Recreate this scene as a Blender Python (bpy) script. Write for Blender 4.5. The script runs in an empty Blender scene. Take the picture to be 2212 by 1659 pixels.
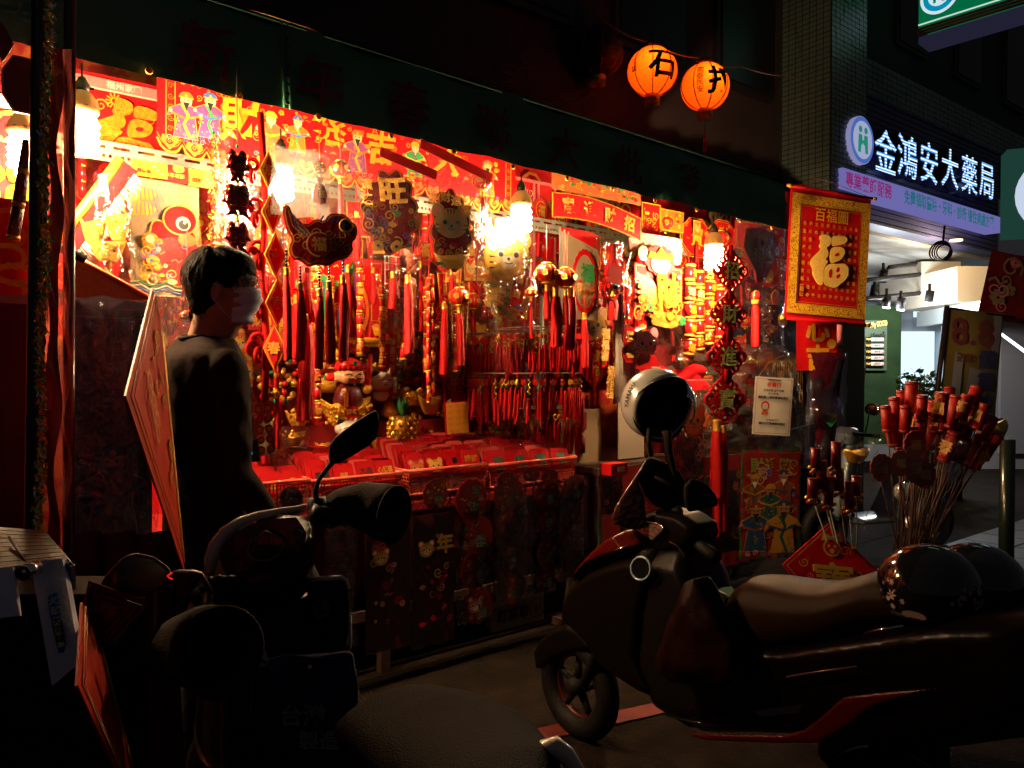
import bpy, bmesh, math, random
from math import sin, cos, pi, radians as R, atan2, sqrt, hypot
from mathutils import Vector as V, Matrix, noise
random.seed(7)
SC = bpy.context.scene
COL = SC.collection

# ---------------------------------------------------------------- camera
F = 1640.0                                    # focal length for a frame 2212 wide
HZ = 800.0
PITCH = math.atan((HZ - 829.5) / F)           # slightly downwards
CP = V((0, 0, 1.5))
cam = bpy.data.objects.new('camera', bpy.data.cameras.new('camera'))
COL.objects.link(cam)
cam.location = CP
cam.rotation_euler = (pi/2 + PITCH, 0, 0)
cam.data.sensor_width = 36
cam.data.lens = 36 * F / 2212
cam.data.clip_start = .05
cam.data.clip_end = 300
SC.camera = cam
# ---------------------------------------------------------------- night sky and exposure
w = bpy.data.worlds.new('World')
SC.world = w
w.use_nodes = True
w.node_tree.nodes['Background'].inputs[0].default_value = (.78, .76, .86, 1)
w.node_tree.nodes['Background'].inputs[1].default_value = .020
vs = SC.view_settings
vs.view_transform = 'Standard'
vs.look = 'None'
vs.gamma = 1
vs.use_curve_mapping = False
vs.exposure = 0.0
cy = SC.cycles
cy.use_denoising = True
cy.max_bounces = 7
cy.diffuse_bounces = 3
cy.glossy_bounces = 3
cy.transmission_bounces = 4
cy.transparent_max_bounces = 24
cy.sample_clamp_indirect = 3
cy.caustics_reflective = False
cy.caustics_refractive = False
cy.use_light_tree = True
BULB_W = 620.0           # strength of the bare bulbs
WARM = (1.0, .60, .27)

fwd = V((0, cos(PITCH), sin(PITCH)))
upv = V((0, -sin(PITCH), cos(PITCH)))
def ray(px, py): return fwd + V((1, 0, 0)) * ((px-1106)/F) + upv * ((829.5-py)/F)
def at(px, py, d): return CP + ray(px, py) * d

# the stall front runs along U, N points into the stall
ANG = R(38)
U = V((cos(ANG), sin(ANG), 0)); N = V((-sin(ANG), cos(ANG), 0))
def fr(u, d, z): return U*u + N*d + V((0, 0, z))
def onD(px, py, D):
    r = ray(px, py); return CP + r * (D / r.dot(N))
def atz(px, py, z):
    r = ray(px, py); return CP + r * ((z - 1.5) / r.z)
def fit(x0, y0, x1, y1, D=None, yaw=0, dep=None):
    """centre, width and height of an upright thing that fills a box, its face turned by yaw from the stall front"""
    xm = (x0+x1)/2; ym = (y0+y1)/2
    c = onD(xm, ym, D) if dep is None else at(xm, ym, dep)
    a = ANG + yaw; s = F/c.y; rx = (xm-1106)/F
    return c, (x1-x0)/(s*(cos(a) - rx*sin(a))), (y1-y0)/s

# ---------------------------------------------------------------- materials
MATS = {}
def nn(nt, t, **k):
    n = nt.nodes.new(t)
    for a, b in k.items():
        if a.startswith('i_'): n.inputs[a[2:].replace('_', ' ')].default_value = b
        else: setattr(n, a, b)
    return n
def mat(name, col=(.5, .5, .5), rough=.5, metal=0, emis=None, es=0, bump=None, var=None, coat=0, sheen=0, trans=0, alpha=1, spec=None):
    if name in MATS: return MATS[name]
    m = bpy.data.materials.new(name); MATS[name] = m; m.use_nodes = True
    nt = m.node_tree; p = nt.nodes['Principled BSDF']; L = nt.links.new
    p.inputs['Base Color'].default_value = (*col, 1)
    p.inputs['Roughness'].default_value = rough
    p.inputs['Metallic'].default_value = metal
    p.inputs['Coat Weight'].default_value = coat
    p.inputs['Coat Roughness'].default_value = .08
    p.inputs['Sheen Weight'].default_value = sheen
    p.inputs['Transmission Weight'].default_value = trans
    p.inputs['Alpha'].default_value = alpha
    if spec is not None: p.inputs['Specular IOR Level'].default_value = spec
    if emis:
        p.inputs['Emission Color'].default_value = (*emis, 1); p.inputs['Emission Strength'].default_value = es
    tc = nn(nt, 'ShaderNodeTexCoord')
    if var:                                    # var = (colour2, scale, sharpness)
        no = nn(nt, 'ShaderNodeTexNoise', i_Scale=var[1], i_Detail=4.0); L(tc.outputs['Object'], no.inputs['Vector'])
        cr = nn(nt, 'ShaderNodeValToRGB'); k = var[2] if len(var) > 2 else .2
        cr.color_ramp.elements[0].position = .5-k; cr.color_ramp.elements[1].position = .5+k
        cr.color_ramp.elements[0].color = (*col, 1); cr.color_ramp.elements[1].color = (*var[0], 1)
        L(no.outputs['Fac'], cr.inputs[0]); L(cr.outputs[0], p.inputs['Base Color'])
    if bump:                                   # bump = (scale, strength, kind)
        if len(bump) > 2 and bump[2] == 'v': no = nn(nt, 'ShaderNodeTexVoronoi', i_Scale=bump[0]); o = no.outputs['Distance']
        else: no = nn(nt, 'ShaderNodeTexNoise', i_Scale=bump[0], i_Detail=3.0, i_Distortion=.6); o = no.outputs['Fac']
        L(tc.outputs['Object'], no.inputs['Vector'])
        b = nn(nt, 'ShaderNodeBump', i_Strength=bump[1], i_Distance=.01); L(o, b.inputs['Height']); L(b.outputs[0], p.inputs['Normal'])
        if coat: L(b.outputs[0], p.inputs['Coat Normal'])
    return m
RED = mat('red_cloth', (.56, .004, .007), .6, spec=.15, var=((.44, .003, .005), 6))
REDP = mat('red_card', (.62, .006, .007), .38, spec=.3, var=((.5, .006, .012), 9))
REDV = mat('red_velvet', (.42, .003, .004), .8, spec=.15, bump=(300, .3))
DRED = mat('deep_red_cloth', (.26, .004, .006), .6, var=((.16, .003, .005), 5))
CRIM = mat('crimson_plastic', (.58, .012, .015), .2, coat=.5)
TAS = mat('tassel_thread', (.58, .004, .005), .5, spec=.25, bump=(220, .5))
GOLD = mat('gold_foil', (1.0, .50, .06), .26, .5, bump=(90, .35))
GLIT = mat('gold_glitter', (.80, .40, .03), .32, .35, bump=(260, .8, 'v'), var=((.62, .22, .01), 60))
GPR = mat('gold_print', (.62, .26, .012), .4, .05, bump=(140, .3))
OLDG = mat('dull_gold', (.55, .30, .05), .4, .7, bump=(120, .5))
WHI = mat('white_card', (.48, .38, .30), .5)
PAP = mat('cream_paper', (.36, .24, .14), .7, var=((.30, .19, .1), 5))
ORG = mat('orange_print', (.62, .11, .012), .45)
YEL = mat('yellow_print', (.68, .34, .015), .42)
GRN = mat('green_print', (.03, .26, .07), .35, coat=.4)
BLU = mat('blue_print', (.03, .10, .36), .4, coat=.3)
PNK = mat('pink_print', (.80, .22, .26), .45)
BLK = mat('black_plastic', (.004, .003, .003), .42, bump=(400, .08), spec=.2)
BLKG = mat('glossy_black', (.006, .006, .007), .07, coat=1)
BLKM = mat('matt_black', (.008, .006, .006), .7, spec=.2)
INK = mat('black_ink', (.01, .008, .008), .6)
JADE = mat('jade_bead', (.01, .25, .09), .15, coat=.6)
STEEL = mat('grey_steel', (.30, .28, .24), .5, .6, bump=(60, .1))
ALU = mat('aluminium', (.5, .5, .53), .45, .9, bump=(40, .15))
def film(name, tint=(1, 1, 1), fac=.10, rough=.10, sc=16, haze=.03, tr=(.97, .97, .97), st=.5):
    """clear crinkled plastic: mostly see-through, sharp glints, a little milky"""
    m = bpy.data.materials.new(name); MATS[name] = m; m.use_nodes = True
    nt = m.node_tree; nt.nodes.remove(nt.nodes['Principled BSDF']); L = nt.links.new; out = nt.nodes['Material Output']
    t = nn(nt, 'ShaderNodeBsdfTransparent', i_Color=(*tr, 1)); g = nn(nt, 'ShaderNodeBsdfGlossy', i_Color=(*tint, 1), i_Roughness=rough)
    d = nn(nt, 'ShaderNodeBsdfDiffuse', i_Color=(*[c*.8 for c in tint], 1))
    tl = nn(nt, 'ShaderNodeBsdfTranslucent', i_Color=(*[c*.8 for c in tint], 1))
    tc = nn(nt, 'ShaderNodeTexCoord'); no = nn(nt, 'ShaderNodeTexNoise', i_Scale=sc, i_Detail=3.0, i_Distortion=1.8)
    L(tc.outputs['Object'], no.inputs['Vector'])
    b = nn(nt, 'ShaderNodeBump', i_Strength=st, i_Distance=.03); L(no.outputs['Fac'], b.inputs['Height'])
    L(b.outputs[0], g.inputs['Normal'])
    fz = nn(nt, 'ShaderNodeFresnel', i_IOR=1.5); L(b.outputs[0], fz.inputs['Normal'])
    ad = nn(nt, 'ShaderNodeMath', operation='ADD'); ad.inputs[1].default_value = fac-.04; L(fz.outputs[0], ad.inputs[0])
    m0 = nn(nt, 'ShaderNodeMixShader', i_Fac=.5); L(d.outputs[0], m0.inputs[1]); L(tl.outputs[0], m0.inputs[2])
    m1 = nn(nt, 'ShaderNodeMixShader', i_Fac=haze); L(t.outputs[0], m1.inputs[1]); L(m0.outputs[0], m1.inputs[2])
    m2 = nn(nt, 'ShaderNodeMixShader'); L(ad.outputs[0], m2.inputs[0]); L(m1.outputs[0], m2.inputs[1]); L(g.outputs[0], m2.inputs[2])
    L(m2.outputs[0], out.inputs[0]); return m
FILM = film('clear_plastic', fac=.065, haze=.008)
FILMH = film('milky_plastic', fac=.10, haze=.03, rough=.14)
FILMR = film('red_tinted_plastic', (1, .25, .2), .12, haze=.25, tr=(.9, .4, .35))
def emit(name, col, s):
    m = bpy.data.materials.new(name); MATS[name] = m; m.use_nodes = True; nt = m.node_tree
    nt.nodes.remove(nt.nodes['Principled BSDF'])
    e = nn(nt, 'ShaderNodeEmission', i_Color=(*col, 1), i_Strength=s); nt.links.new(e.outputs[0], nt.nodes['Material Output'].inputs[0]); return m

# ---------------------------------------------------------------- mesh builder
I4 = Matrix.Identity(4)
def TR(x=0, y=0, z=0): return Matrix.Translation((x, y, z))
def RX(a): return Matrix.Rotation(a, 4, 'X')
def RY(a): return Matrix.Rotation(a, 4, 'Y')
def RZ(a): return Matrix.Rotation(a, 4, 'Z')
def SX(x, y, z): return Matrix.Diagonal((x, y, z, 1))
class MB:
    def __init__(s): s.v = []; s.f = []; s.m = []; s.mats = []; s.sm = []
    def add(s, vs, fs, m, T=None, smooth=False):
        if m not in s.mats: s.mats.append(m)
        k = s.mats.index(m); o = len(s.v)
        s.v += [tuple(T @ V(p)) for p in vs] if T is not None else [tuple(p) for p in vs]
        for f in fs: s.f.append([i+o for i in f]); s.m.append(k); s.sm.append(smooth)
        return s
    def box(s, sx, sy, sz, m, T=None, taper=1):
        x, y, z = sx/2, sy/2, sz/2; t = taper
        vs = [(-x*t, -y*t, -z), (x*t, -y*t, -z), (x*t, y*t, -z), (-x*t, y*t, -z), (-x, -y, z), (x, -y, z), (x, y, z), (-x, y, z)]
        return s.add(vs, [(3, 2, 1, 0), (4, 5, 6, 7), (0, 1, 5, 4), (1, 2, 6, 5), (2, 3, 7, 6), (3, 0, 4, 7)], m, T)
    def lathe(s, prof, m, T=None, n=12, smooth=True, a0=0, a1=2*pi, cap=1):
        full = abs(a1-a0-2*pi) < 1e-6; k = n if full else n+1; vs = []; fs = []
        for r, z in prof:
            for i in range(k):
                a = a0 + (a1-a0)*i/n; vs.append((r*cos(a), r*sin(a), z))
        for j in range(len(prof)-1):
            for i in range(n):
                a = j*k+i; b = j*k+(i+1) % k if full else j*k+i+1
                fs.append((a, b, b+k, a+k))
        if cap and full and prof[0][0] > 1e-6: fs.append(tuple(range(k))[::-1])
        if cap and full and prof[-1][0] > 1e-6: fs.append(tuple((len(prof)-1)*k+i for i in range(k)))
        return s.add(vs, fs, m, T, smooth)
    def cyl(s, r, h, m, T=None, n=12, r2=None, smooth=True):
        return s.lathe([(r, -h/2), (r if r2 is None else r2, h/2)], m, T, n, smooth)
    def sph(s, r, m, T=None, n=12, k=7):
        return s.lathe([(max(r*sin(pi*i/k), 1e-5), -r*cos(pi*i/k)) for i in range(k+1)], m, T, n)
    def tube(s, pts, r, m, n=6, T=None, closed=False, flat=1):
        pts = [V(p) for p in pts]; vs = []; fs = []; K = len(pts)
        rs = r if isinstance(r, (list, tuple)) else [r]*K
        u0 = None
        for i, p in enumerate(pts):
            d = (pts[(i+1) % K] if (closed or i < K-1) else p) - (pts[i-1] if (closed or i > 0) else p)
            if d.length < 1e-9: d = V((0, 0, 1))
            d.normalize()
            if u0 is None: u0 = d.cross(V((0, 1, 0)) if abs(d.y) < .9 else V((1, 0, 0)))
            u0 = (u0 - d*u0.dot(d))
            if u0.length < 1e-6: u0 = d.orthogonal()
            u0.normalize(); w0 = d.cross(u0)
            for j in range(n):
                a = 2*pi*j/n; vs.append(p + u0*(cos(a)*rs[i]) + w0*(sin(a)*rs[i]*flat))
        for i in range(K if closed else K-1):
            for j in range(n):
                a = i*n+j; b = i*n+(j+1) % n; c = ((i+1) % K)*n; fs.append((a, b, c+(j+1) % n, c+j))
        if not closed: fs.append(tuple(range(n))[::-1]); fs.append(tuple((K-1)*n+j for j in range(n)))
        return s.add(vs, fs, m, T, True)
    def torus(s, R_, r, m, T=None, n=20, k=6):
        return s.tube([(R_*cos(2*pi*i/n), 0, R_*sin(2*pi*i/n)) for i in range(n)], r, m, k, T, True)
    def plate(s, o, t, m, T=None, mb=None, y=0, puff=0):
        """outline o in x,z; front at y-t; optional side material; puff: an inner raised step"""
        k = len(o); a = 0
        for i in range(k): a += o[i][0]*o[(i+1) % k][1]-o[(i+1) % k][0]*o[i][1]
        if a < 0: o = o[::-1]
        vs = [(p[0], y-t, p[1]) for p in o] + [(p[0], y, p[1]) for p in o]
        s.add(vs, [tuple(range(k))], m, T)
        s.add(vs, [tuple(range(k, 2*k))[::-1]] + [(i, k+i, k+(i+1) % k, (i+1) % k) for i in range(k)], mb or m, T)
        return s
    def quadgrid(s, P, nu, nv, m, T=None, fn=None, smooth=True):
        """P = four corners (bl, br, tr, tl)"""
        P = [V(p) for p in P]; vs = []; fs = []
        for j in range(nv+1):
            for i in range(nu+1):
                a = i/nu; b = j/nv; p = (P[0]*(1-a)+P[1]*a)*(1-b)+(P[3]*(1-a)+P[2]*a)*b
                if fn: p = p + V(fn(a, b, p))
                vs.append(p)
        for j in range(nv):
            for i in range(nu):
                a = j*(nu+1)+i; fs.append((a, a+1, a+nu+2, a+nu+1))
        return s.add(vs, fs, m, T, smooth)
    def ribbon(s, pts, w_, t, m, T=None, y=0):
        """flat raised stroke along points in x,z"""
        L_ = []; R_ = []; K = len(pts)
        for i, p in enumerate(pts):
            q = pts[min(i+1, K-1)]; r = pts[max(i-1, 0)]; dx, dz = q[0]-r[0], q[1]-r[1]; l = hypot(dx, dz) or 1
            ww = (w_[i] if isinstance(w_, (list, tuple)) else w_)/2
            L_.append((p[0]-dz/l*ww, p[1]+dx/l*ww)); R_.append((p[0]+dz/l*ww, p[1]-dx/l*ww))
        vs = [(a[0], y-t, a[1]) for a in L_]+[(a[0], y-t, a[1]) for a in R_]
        return s.add(vs, [(i, K+i, K+i+1, i+1) for i in range(K-1)], m, T)
    def text(s, str_, size, m, T=None, bold=.025, y=0, t=0, sx=1, skew=0, maxw=None, lead=1.0, vert=False, wob=0):
        """lettering in the x,z plane facing -y"""
        if vert:
            n_ = len(str_)
            for i, c in enumerate(str_):
                s.text(c, size, m, (T or I4) @ TR(0, 0, ((n_-1)/2-i)*size*lead), bold, y, t, sx, skew, wob=wob)
            return s
        if bold > .035:                        # thick brush strokes: the thin character spread sideways
            r_ = (bold-.012)*size*.55
            for i in range(8):
                a = i*pi/4; s.text(str_, size, m, (T or I4) @ TR(r_*cos(a), -.00012*i, r_*sin(a)), .012, y, t, sx, skew, maxw, wob=wob*.999 if wob else 0)
            return s
        vs, fs, wd = glyph(str_, bold)
        k = size
        if maxw and wd*size*sx > maxw: sx = maxw/(wd*size)
        ph = (ord(str_[0]) % 97)*.7
        def q(x, z):
            if wob: x += wob*sin(z*5+ph)+wob*.7*sin(x*7+ph); z += wob*sin(x*4+ph*2)
            return x, z
        vv = []
        for x, z in vs:
            a, b = q(x, z); vv.append(((a+b*skew)*k*sx, y, b*k))
        if t:
            n_ = len(vv); s.add([(a, y-t, b) for a, _, b in vv], fs, m, T)
            ec = {}
            for f in fs:
                for i in range(len(f)):
                    e = (f[i], f[(i+1) % len(f)]); ec[e] = 1
            side = [(b, a, a+n_, b+n_) for a, b in ec if (b, a) not in ec]
            s.add([(a, y-t, b) for a, _, b in vv]+vv, side, m, T)
        else: s.add(vv, fs, m, T)
        return s
    def ngon(s, pts, m, T=None, y=0): return s.add([(p[0], y, p[1]) for p in pts], [tuple(range(len(pts)))], m, T)
    def mesh(s, name):
        me = bpy.data.meshes.new(name); me.from_pydata(s.v, [], s.f)
        for m in s.mats: me.materials.append(m)
        me.polygons.foreach_set('material_index', s.m); me.polygons.foreach_set('use_smooth', s.sm); me.update()
        return me
GC = {}
def glyph(c, bold=.025):
    if (c, bold) in GC: return GC[c, bold]
    cu = bpy.data.curves.new('t', 'FONT'); cu.body = c; cu.resolution_u = 2; cu.offset = bold
    ob = bpy.data.objects.new('t', cu); me = ob.to_mesh()
    vs = [(v.co.x, v.co.y) for v in me.vertices]; fs = [tuple(p.vertices) for p in me.polygons]
    ob.to_mesh_clear(); bpy.data.objects.remove(ob); bpy.data.curves.remove(cu)
    if vs:
        x0 = min(v[0] for v in vs); x1 = max(v[0] for v in vs); y0 = min(v[1] for v in vs); y1 = max(v[1] for v in vs)
        vs = [(a-(x0+x1)/2, b-(y0+y1)/2) for a, b in vs]
        # orient faces the same way
        g = []
        for f in fs:
            ar = sum(vs[f[i]][0]*vs[f[(i+1) % len(f)]][1]-vs[f[(i+1) % len(f)]][0]*vs[f[i]][1] for i in range(len(f)))
            g.append(f if ar > 0 else f[::-1])
        fs = g; GC[c, bold] = (vs, fs, x1-x0)
    else: GC[c, bold] = ([], [], 0)
    return GC[c, bold]

# ---------------------------------------------------------------- objects
def link(o, root=None):
    COL.objects.link(o)
    if root is not None: o.parent = root
    return o
def thing(name, label, cat, loc=(0, 0, 0), rz=0, group=None, rot=None):
    o = bpy.data.objects.new(name, None); o.empty_display_size = .05; link(o)
    o.location = loc; o.rotation_euler = rot or (0, 0, rz)
    o['label'] = label; o['category'] = cat
    if group: o['group'] = group
    return o
def part(name, mb, root, loc=None, label=None, kind=None, rot=None):
    me = mb if isinstance(mb, bpy.types.Mesh) else mb.mesh(name)
    o = link(bpy.data.objects.new(name, me), root)
    if loc is not None: o.location = loc
    if rot is not None: o.rotation_euler = rot
    if label: o['label'] = label
    if kind: o['kind'] = kind
    return o
def solo(name, mb, label, cat, loc=(0, 0, 0), rz=0, group=None, rot=None):
    me = mb if isinstance(mb, bpy.types.Mesh) else mb.mesh(name)
    o = link(bpy.data.objects.new(name, me)); o.location = loc; o.rotation_euler = rot or (0, 0, rz)
    o['label'] = label; o['category'] = cat
    if group: o['group'] = group
    return o
def wpart(name, mb, root, label=None, kind=None):
    """a part whose mesh was built in world coordinates; root has no rotation"""
    l = V(root.location); mb.v = [tuple(V(p)-l) for p in mb.v]
    return part(name, mb, root, label=label, kind=kind)
def wsolo(name, mb, label, cat, loc=None, group=None):
    l = V(loc) if loc is not None else V(mb.v[0]); mb.v = [tuple(V(p)-l) for p in mb.v]
    return solo(name, mb, label, cat, loc=l, group=group)
def structure(name, mb, loc=(0, 0, 0)):
    o = link(bpy.data.objects.new(name, mb.mesh(name))); o.location = loc; o['kind'] = 'structure'; return o
def dup(o, loc=None, label=None, rz=None, scale=None):
    c = o.copy(); COL.objects.link(c)
    if loc is not None: c.location = loc
    if label: c['label'] = label
    if rz is not None: c.rotation_euler = (0, 0, rz)
    if scale is not None: c.scale = scale if not isinstance(scale, (int, float)) else (scale,)*3
    for ch in o.children:
        d = ch.copy(); COL.objects.link(d); d.parent = c
        for g in ch.children: e = g.copy(); COL.objects.link(e); e.parent = d
    return c
ORD = ['first', 'second', 'third', 'fourth', 'fifth', 'sixth', 'seventh', 'eighth', 'ninth', 'tenth', 'eleventh', 'twelfth', 'thirteenth', 'fourteenth', 'fifteenth', 'sixteenth', 'seventeenth', 'eighteenth', 'nineteenth', 'twentieth'] + ['twenty-'+x for x in 'first second third fourth fifth sixth seventh eighth ninth'.split()] + ['thirtieth'] + ['thirty-'+x for x in 'first second third fourth fifth sixth seventh eighth ninth'.split()]
def remesh(mb, vox=.01, smooth=6, mat_=None, fac=.5):
    """melt overlapping solids into one continuous skin"""
    me = mb.mesh('tmp'); ob = bpy.data.objects.new('tmp', me); COL.objects.link(ob)
    a = ob.modifiers.new('r', 'REMESH'); a.mode = 'VOXEL'; a.voxel_size = vox; a.use_smooth_shade = True
    b = ob.modifiers.new('s', 'SMOOTH'); b.factor = fac; b.iterations = smooth
    dg = bpy.context.evaluated_depsgraph_get(); dg.update()
    out = bpy.data.meshes.new_from_object(ob.evaluated_get(dg))
    bpy.data.objects.remove(ob)
    out.materials.clear(); out.materials.append(mat_ or mb.mats[0])
    out.polygons.foreach_set('material_index', [0]*len(out.polygons))
    out.polygons.foreach_set('use_smooth', [True]*len(out.polygons))
    return out
def capsule(mb, p, q, r1, r2, m=None, n=14, flat=1):
    p = V(p); q = V(q); d = q-p; l = d.length; k = 5
    pr = [(max(r1*sin(pi/2*i/k), 1e-4), -r1*cos(pi/2*i/k)) for i in range(k+1)] + [(max(r2*cos(pi/2*i/k), 1e-4), l+r2*sin(pi/2*i/k)) for i in range(k+1)]
    T = TR(*p) @ d.to_track_quat('Z', 'Y').to_matrix().to_4x4() @ SX(1, flat, 1)
    mb.lathe(pr, m or BLK, T, n)
def ell(mb, c, r, m=None, T=None, n=16, k=10): mb.sph(1, m or BLK, (T or I4) @ TR(*c) @ SX(*r), n, k)
# outlines
def circ(r, n=20, x=0, z=0, rz=None, a0=0): return [(x+r*cos(a0+2*pi*i/n), z+(rz or r)*sin(a0+2*pi*i/n)) for i in range(n)]
def scallop(rx, rz, k=12, d=.08, n=96, x=0, z=0): return [(x+rx*(1+d*abs(sin(k*pi*i/n)))*cos(2*pi*i/n), z+rz*(1+d*abs(sin(k*pi*i/n)))*sin(2*pi*i/n)) for i in range(n)]
def rect(w_, h, x=0, z=0, r=0):
    if not r: return [(x-w_/2, z-h/2), (x+w_/2, z-h/2), (x+w_/2, z+h/2), (x-w_/2, z+h/2)]
    o = []
    for cx, cz, a in ((w_/2-r, -h/2+r, -pi/2), (w_/2-r, h/2-r, 0), (-w_/2+r, h/2-r, pi/2), (-w_/2+r, -h/2+r, pi)):
        for i in range(4): o.append((x+cx+r*cos(a+pi/2*i/3), z+cz+r*sin(a+pi/2*i/3)))
    return o
def blob(rx, rz, seed, n=40, amp=.18, x=0, z=0):
    rd = random.Random(seed); ph = [rd.random()*6.3 for _ in range(5)]
    return [(x+rx*cos(a)*(1+amp*(sin(3*a+ph[0])*.5+sin(5*a+ph[1])*.4+sin(9*a+ph[2])*.25)), z+rz*sin(a)*(1+amp*(sin(2*a+ph[3])*.4+sin(4*a+ph[4])*.5))) for a in [2*pi*i/n for i in range(n)]]
def cloudy(rx, rz, seed, k=9, n=90, d=.16):
    rd = random.Random(seed); ph = rd.random()*6
    return [(rx*cos(a)*(.84+d*abs(sin(k*a/2+ph))+.05*sin(3*a+ph)), rz*sin(a)*(.84+d*abs(sin(k*a/2+ph))+.05*cos(2*a+ph))) for a in [2*pi*i/n for i in range(n)]]
def inset(o, d):
    k = len(o); s = sum(o[i][0]*o[(i+1) % k][1]-o[(i+1) % k][0]*o[i][1] for i in range(k)); sg = 1 if s > 0 else -1; r = []
    for i in range(k):
        a = o[i-1]; b = o[(i+1) % k]; dx, dz = b[0]-a[0], b[1]-a[1]; l = hypot(dx, dz) or 1
        r.append((o[i][0]-dz/l*d*sg, o[i][1]+dx/l*d*sg))
    return r
def sc(o, k, kz=None, x=0, z=0): return [(a*k+x, b*(kz or k)+z) for a, b in o]
def spiral(mb, x, z, r, m, w_=None, y=0, turns=1.4, flip=1, a0=0, T=None):
    pts = []; K = 14
    for i in range(K):
        t = i/(K-1); a = a0+flip*turns*2*pi*t; rr = r*(1-.85*t); pts.append((x+rr*cos(a), z+rr*sin(a)))
    mb.ribbon(pts, [(w_ or r*.22)*(1-.4*i/K) for i in range(K)], .001, m, T, y)
def ornament(mb, W, H, seed, y, n=20, pal=None, size=.12, hole=0, T=None):
    """raised curls, coins, petals and clouds scattered over a field"""
    rd = random.Random(seed); pal = pal or [GPR, GPR, GLIT, GRN, ORG, BLU, WHI, PNK]; s0 = min(W, H)*size
    for i in range(n):
        x = (rd.random()-.5)*W*.9; z = (rd.random()-.5)*H*.9
        if hole and abs(x) < W*hole/2 and abs(z) < H*hole/2: continue
        m = rd.choice(pal); k = rd.random(); s = s0*(.6+rd.random()*.8); yy = y-.0004*(i % 5)
        if k < .4: spiral(mb, x, z, s, m, y=yy, flip=rd.choice((-1, 1)), a0=rd.random()*6, T=T)
        elif k < .55:
            mb.ngon(circ(s*.6, 10, x, z), m, T, yy-.0005); mb.ngon(circ(s*.25, 4, x, z), RED, T, yy-.001)
        elif k < .75:
            for j in range(5):
                a = j*2*pi/5+k; mb.ngon(circ(s*.3, 6, x+s*.38*cos(a), z+s*.38*sin(a)), m, T, yy-.0003*j)
        elif k < .9: mb.ngon(blob(s*.8, s*.5, rd.random(), 12, x=x, z=z), m, T, yy)
        else: mb.ribbon([(x-s, z), (x-s*.3, z+s*.4), (x+s*.3, z-s*.2), (x+s, z+s*.3)], s*.3, .001, m, T, yy)
# ================================================================ ground
def asphalt():
    m = mat('asphalt', (.007, .0045, .003), .9, var=((.020, .012, .008), 9, .25), bump=(70, 1), spec=.1); return m
b = MB(); b.quadgrid([(-60, -20, 0), (60, -20, 0), (60, 90, 0), (-60, 90, 0)], 4, 4, asphalt()); structure('road', b)
def facade_sheet(b, u0, u1, d0, d1, z, m): b.add([fr(u0, d0, z), fr(u1, d0, z), fr(u1, d1, z), fr(u0, d1, z)], [(0, 1, 2, 3)], m)
PAVE = mat('pavement_concrete', (.009, .006, .004), .9, var=((.022, .014, .009), 5, .25), bump=(60, 1), spec=.1)
b = MB(); facade_sheet(b, -6, 30, 3.3, 4.4, .004, PAVE); facade_sheet(b, 7.3, 30, 4.4, 14, .004, PAVE); structure('pavement', b)
REDL = mat('red_road_paint', (.10, .007, .005), .7, var=((.2, .02, .015), 8, .25), bump=(150, .5))
p0, p1, p2, p3 = atz(1120, 1612, .008), atz(1135, 1575, .008), atz(1262, 1552, .008), atz(1330, 1572, .008)
b = MB(); a = atz(1100, 1605, 0); c = atz(1300, 1560, 0); d = (c-a).normalized(); sd = V((-d.y, d.x, 0))
a0 = a-d*2.2; c0 = c+d*3.5
b.add([a0-sd*.05+V((0, 0, .008)), c0-sd*.05+V((0, 0, .008)), c0+sd*.05+V((0, 0, .008)), a0+sd*.05+V((0, 0, .008))], [(0, 1, 2, 3)], REDL); structure('red_kerb_line', b)
# paving slabs at the right, in front of the pharmacy
SLAB = mat('paving_slab', (.045, .045, .048), .6, var=((.065, .065, .07), 6, .3), bump=(120, .3))
sb = MB(); sb.box(.385, .385, .03, SLAB); sbm = sb.mesh('paving_slab')
ground = thing('slab_paving', 'grid of grey paving slabs in front of the pharmacy, right of the parked scooters', 'paving', fr(6.6, 2.6, .008), ANG)
for i in range(14):
    for j in range(6): part('slab', sbm, ground, loc=(i*.4, -j*.4, .0))

# ================================================================ dark building behind the stall
WALL = mat('dark_render', (.05, .028, .028), .9, var=((.08, .045, .04), 1.5, .3), bump=(30, .3))
def fbox(b, u0, u1, d0, d1, z0, z1, m):
    b.add([fr(u, d, z) for z in (z0, z1) for (u, d) in ((u0, d0), (u1, d0), (u1, d1), (u0, d1))],
          [(3, 2, 1, 0), (4, 5, 6, 7), (0, 1, 5, 4), (1, 2, 6, 5), (2, 3, 7, 6), (3, 0, 4, 7)], m)
bl = thing('street_building', 'unlit dark building rising behind the market stall', 'building', fr(2, 4.5, 0))
b = MB(); fbox(b, -8, 7.0, 4.5, 5.5, 0, 13, WALL); wpart('wall', b, bl)
for i in range(7):
    z = 4.2; u = -2.2+i*1.35
    b = MB(); fbox(b, u, u+.9, 4.44, 4.5, z, z+1.3, mat('window_frame_dark', (.03, .02, .02), .5)); wf = wpart('window', b, bl)
    b = MB(); fbox(b, u+.06, u+.84, 4.425, 4.438, z+.06, z+1.24, mat('dark_glass', (.01, .01, .012), .35)); l = V(bl.location); b.v = [tuple(V(p)-l) for p in b.v]
    g = part('pane', b, wf)
b = MB(); fbox(b, 5.4, 6.9, 4.1, 4.5, 3.1, 3.22, mat('rusty_ledge', (.14, .07, .045), .8, bump=(60, .4))); wpart('ledge', b, bl)
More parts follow.
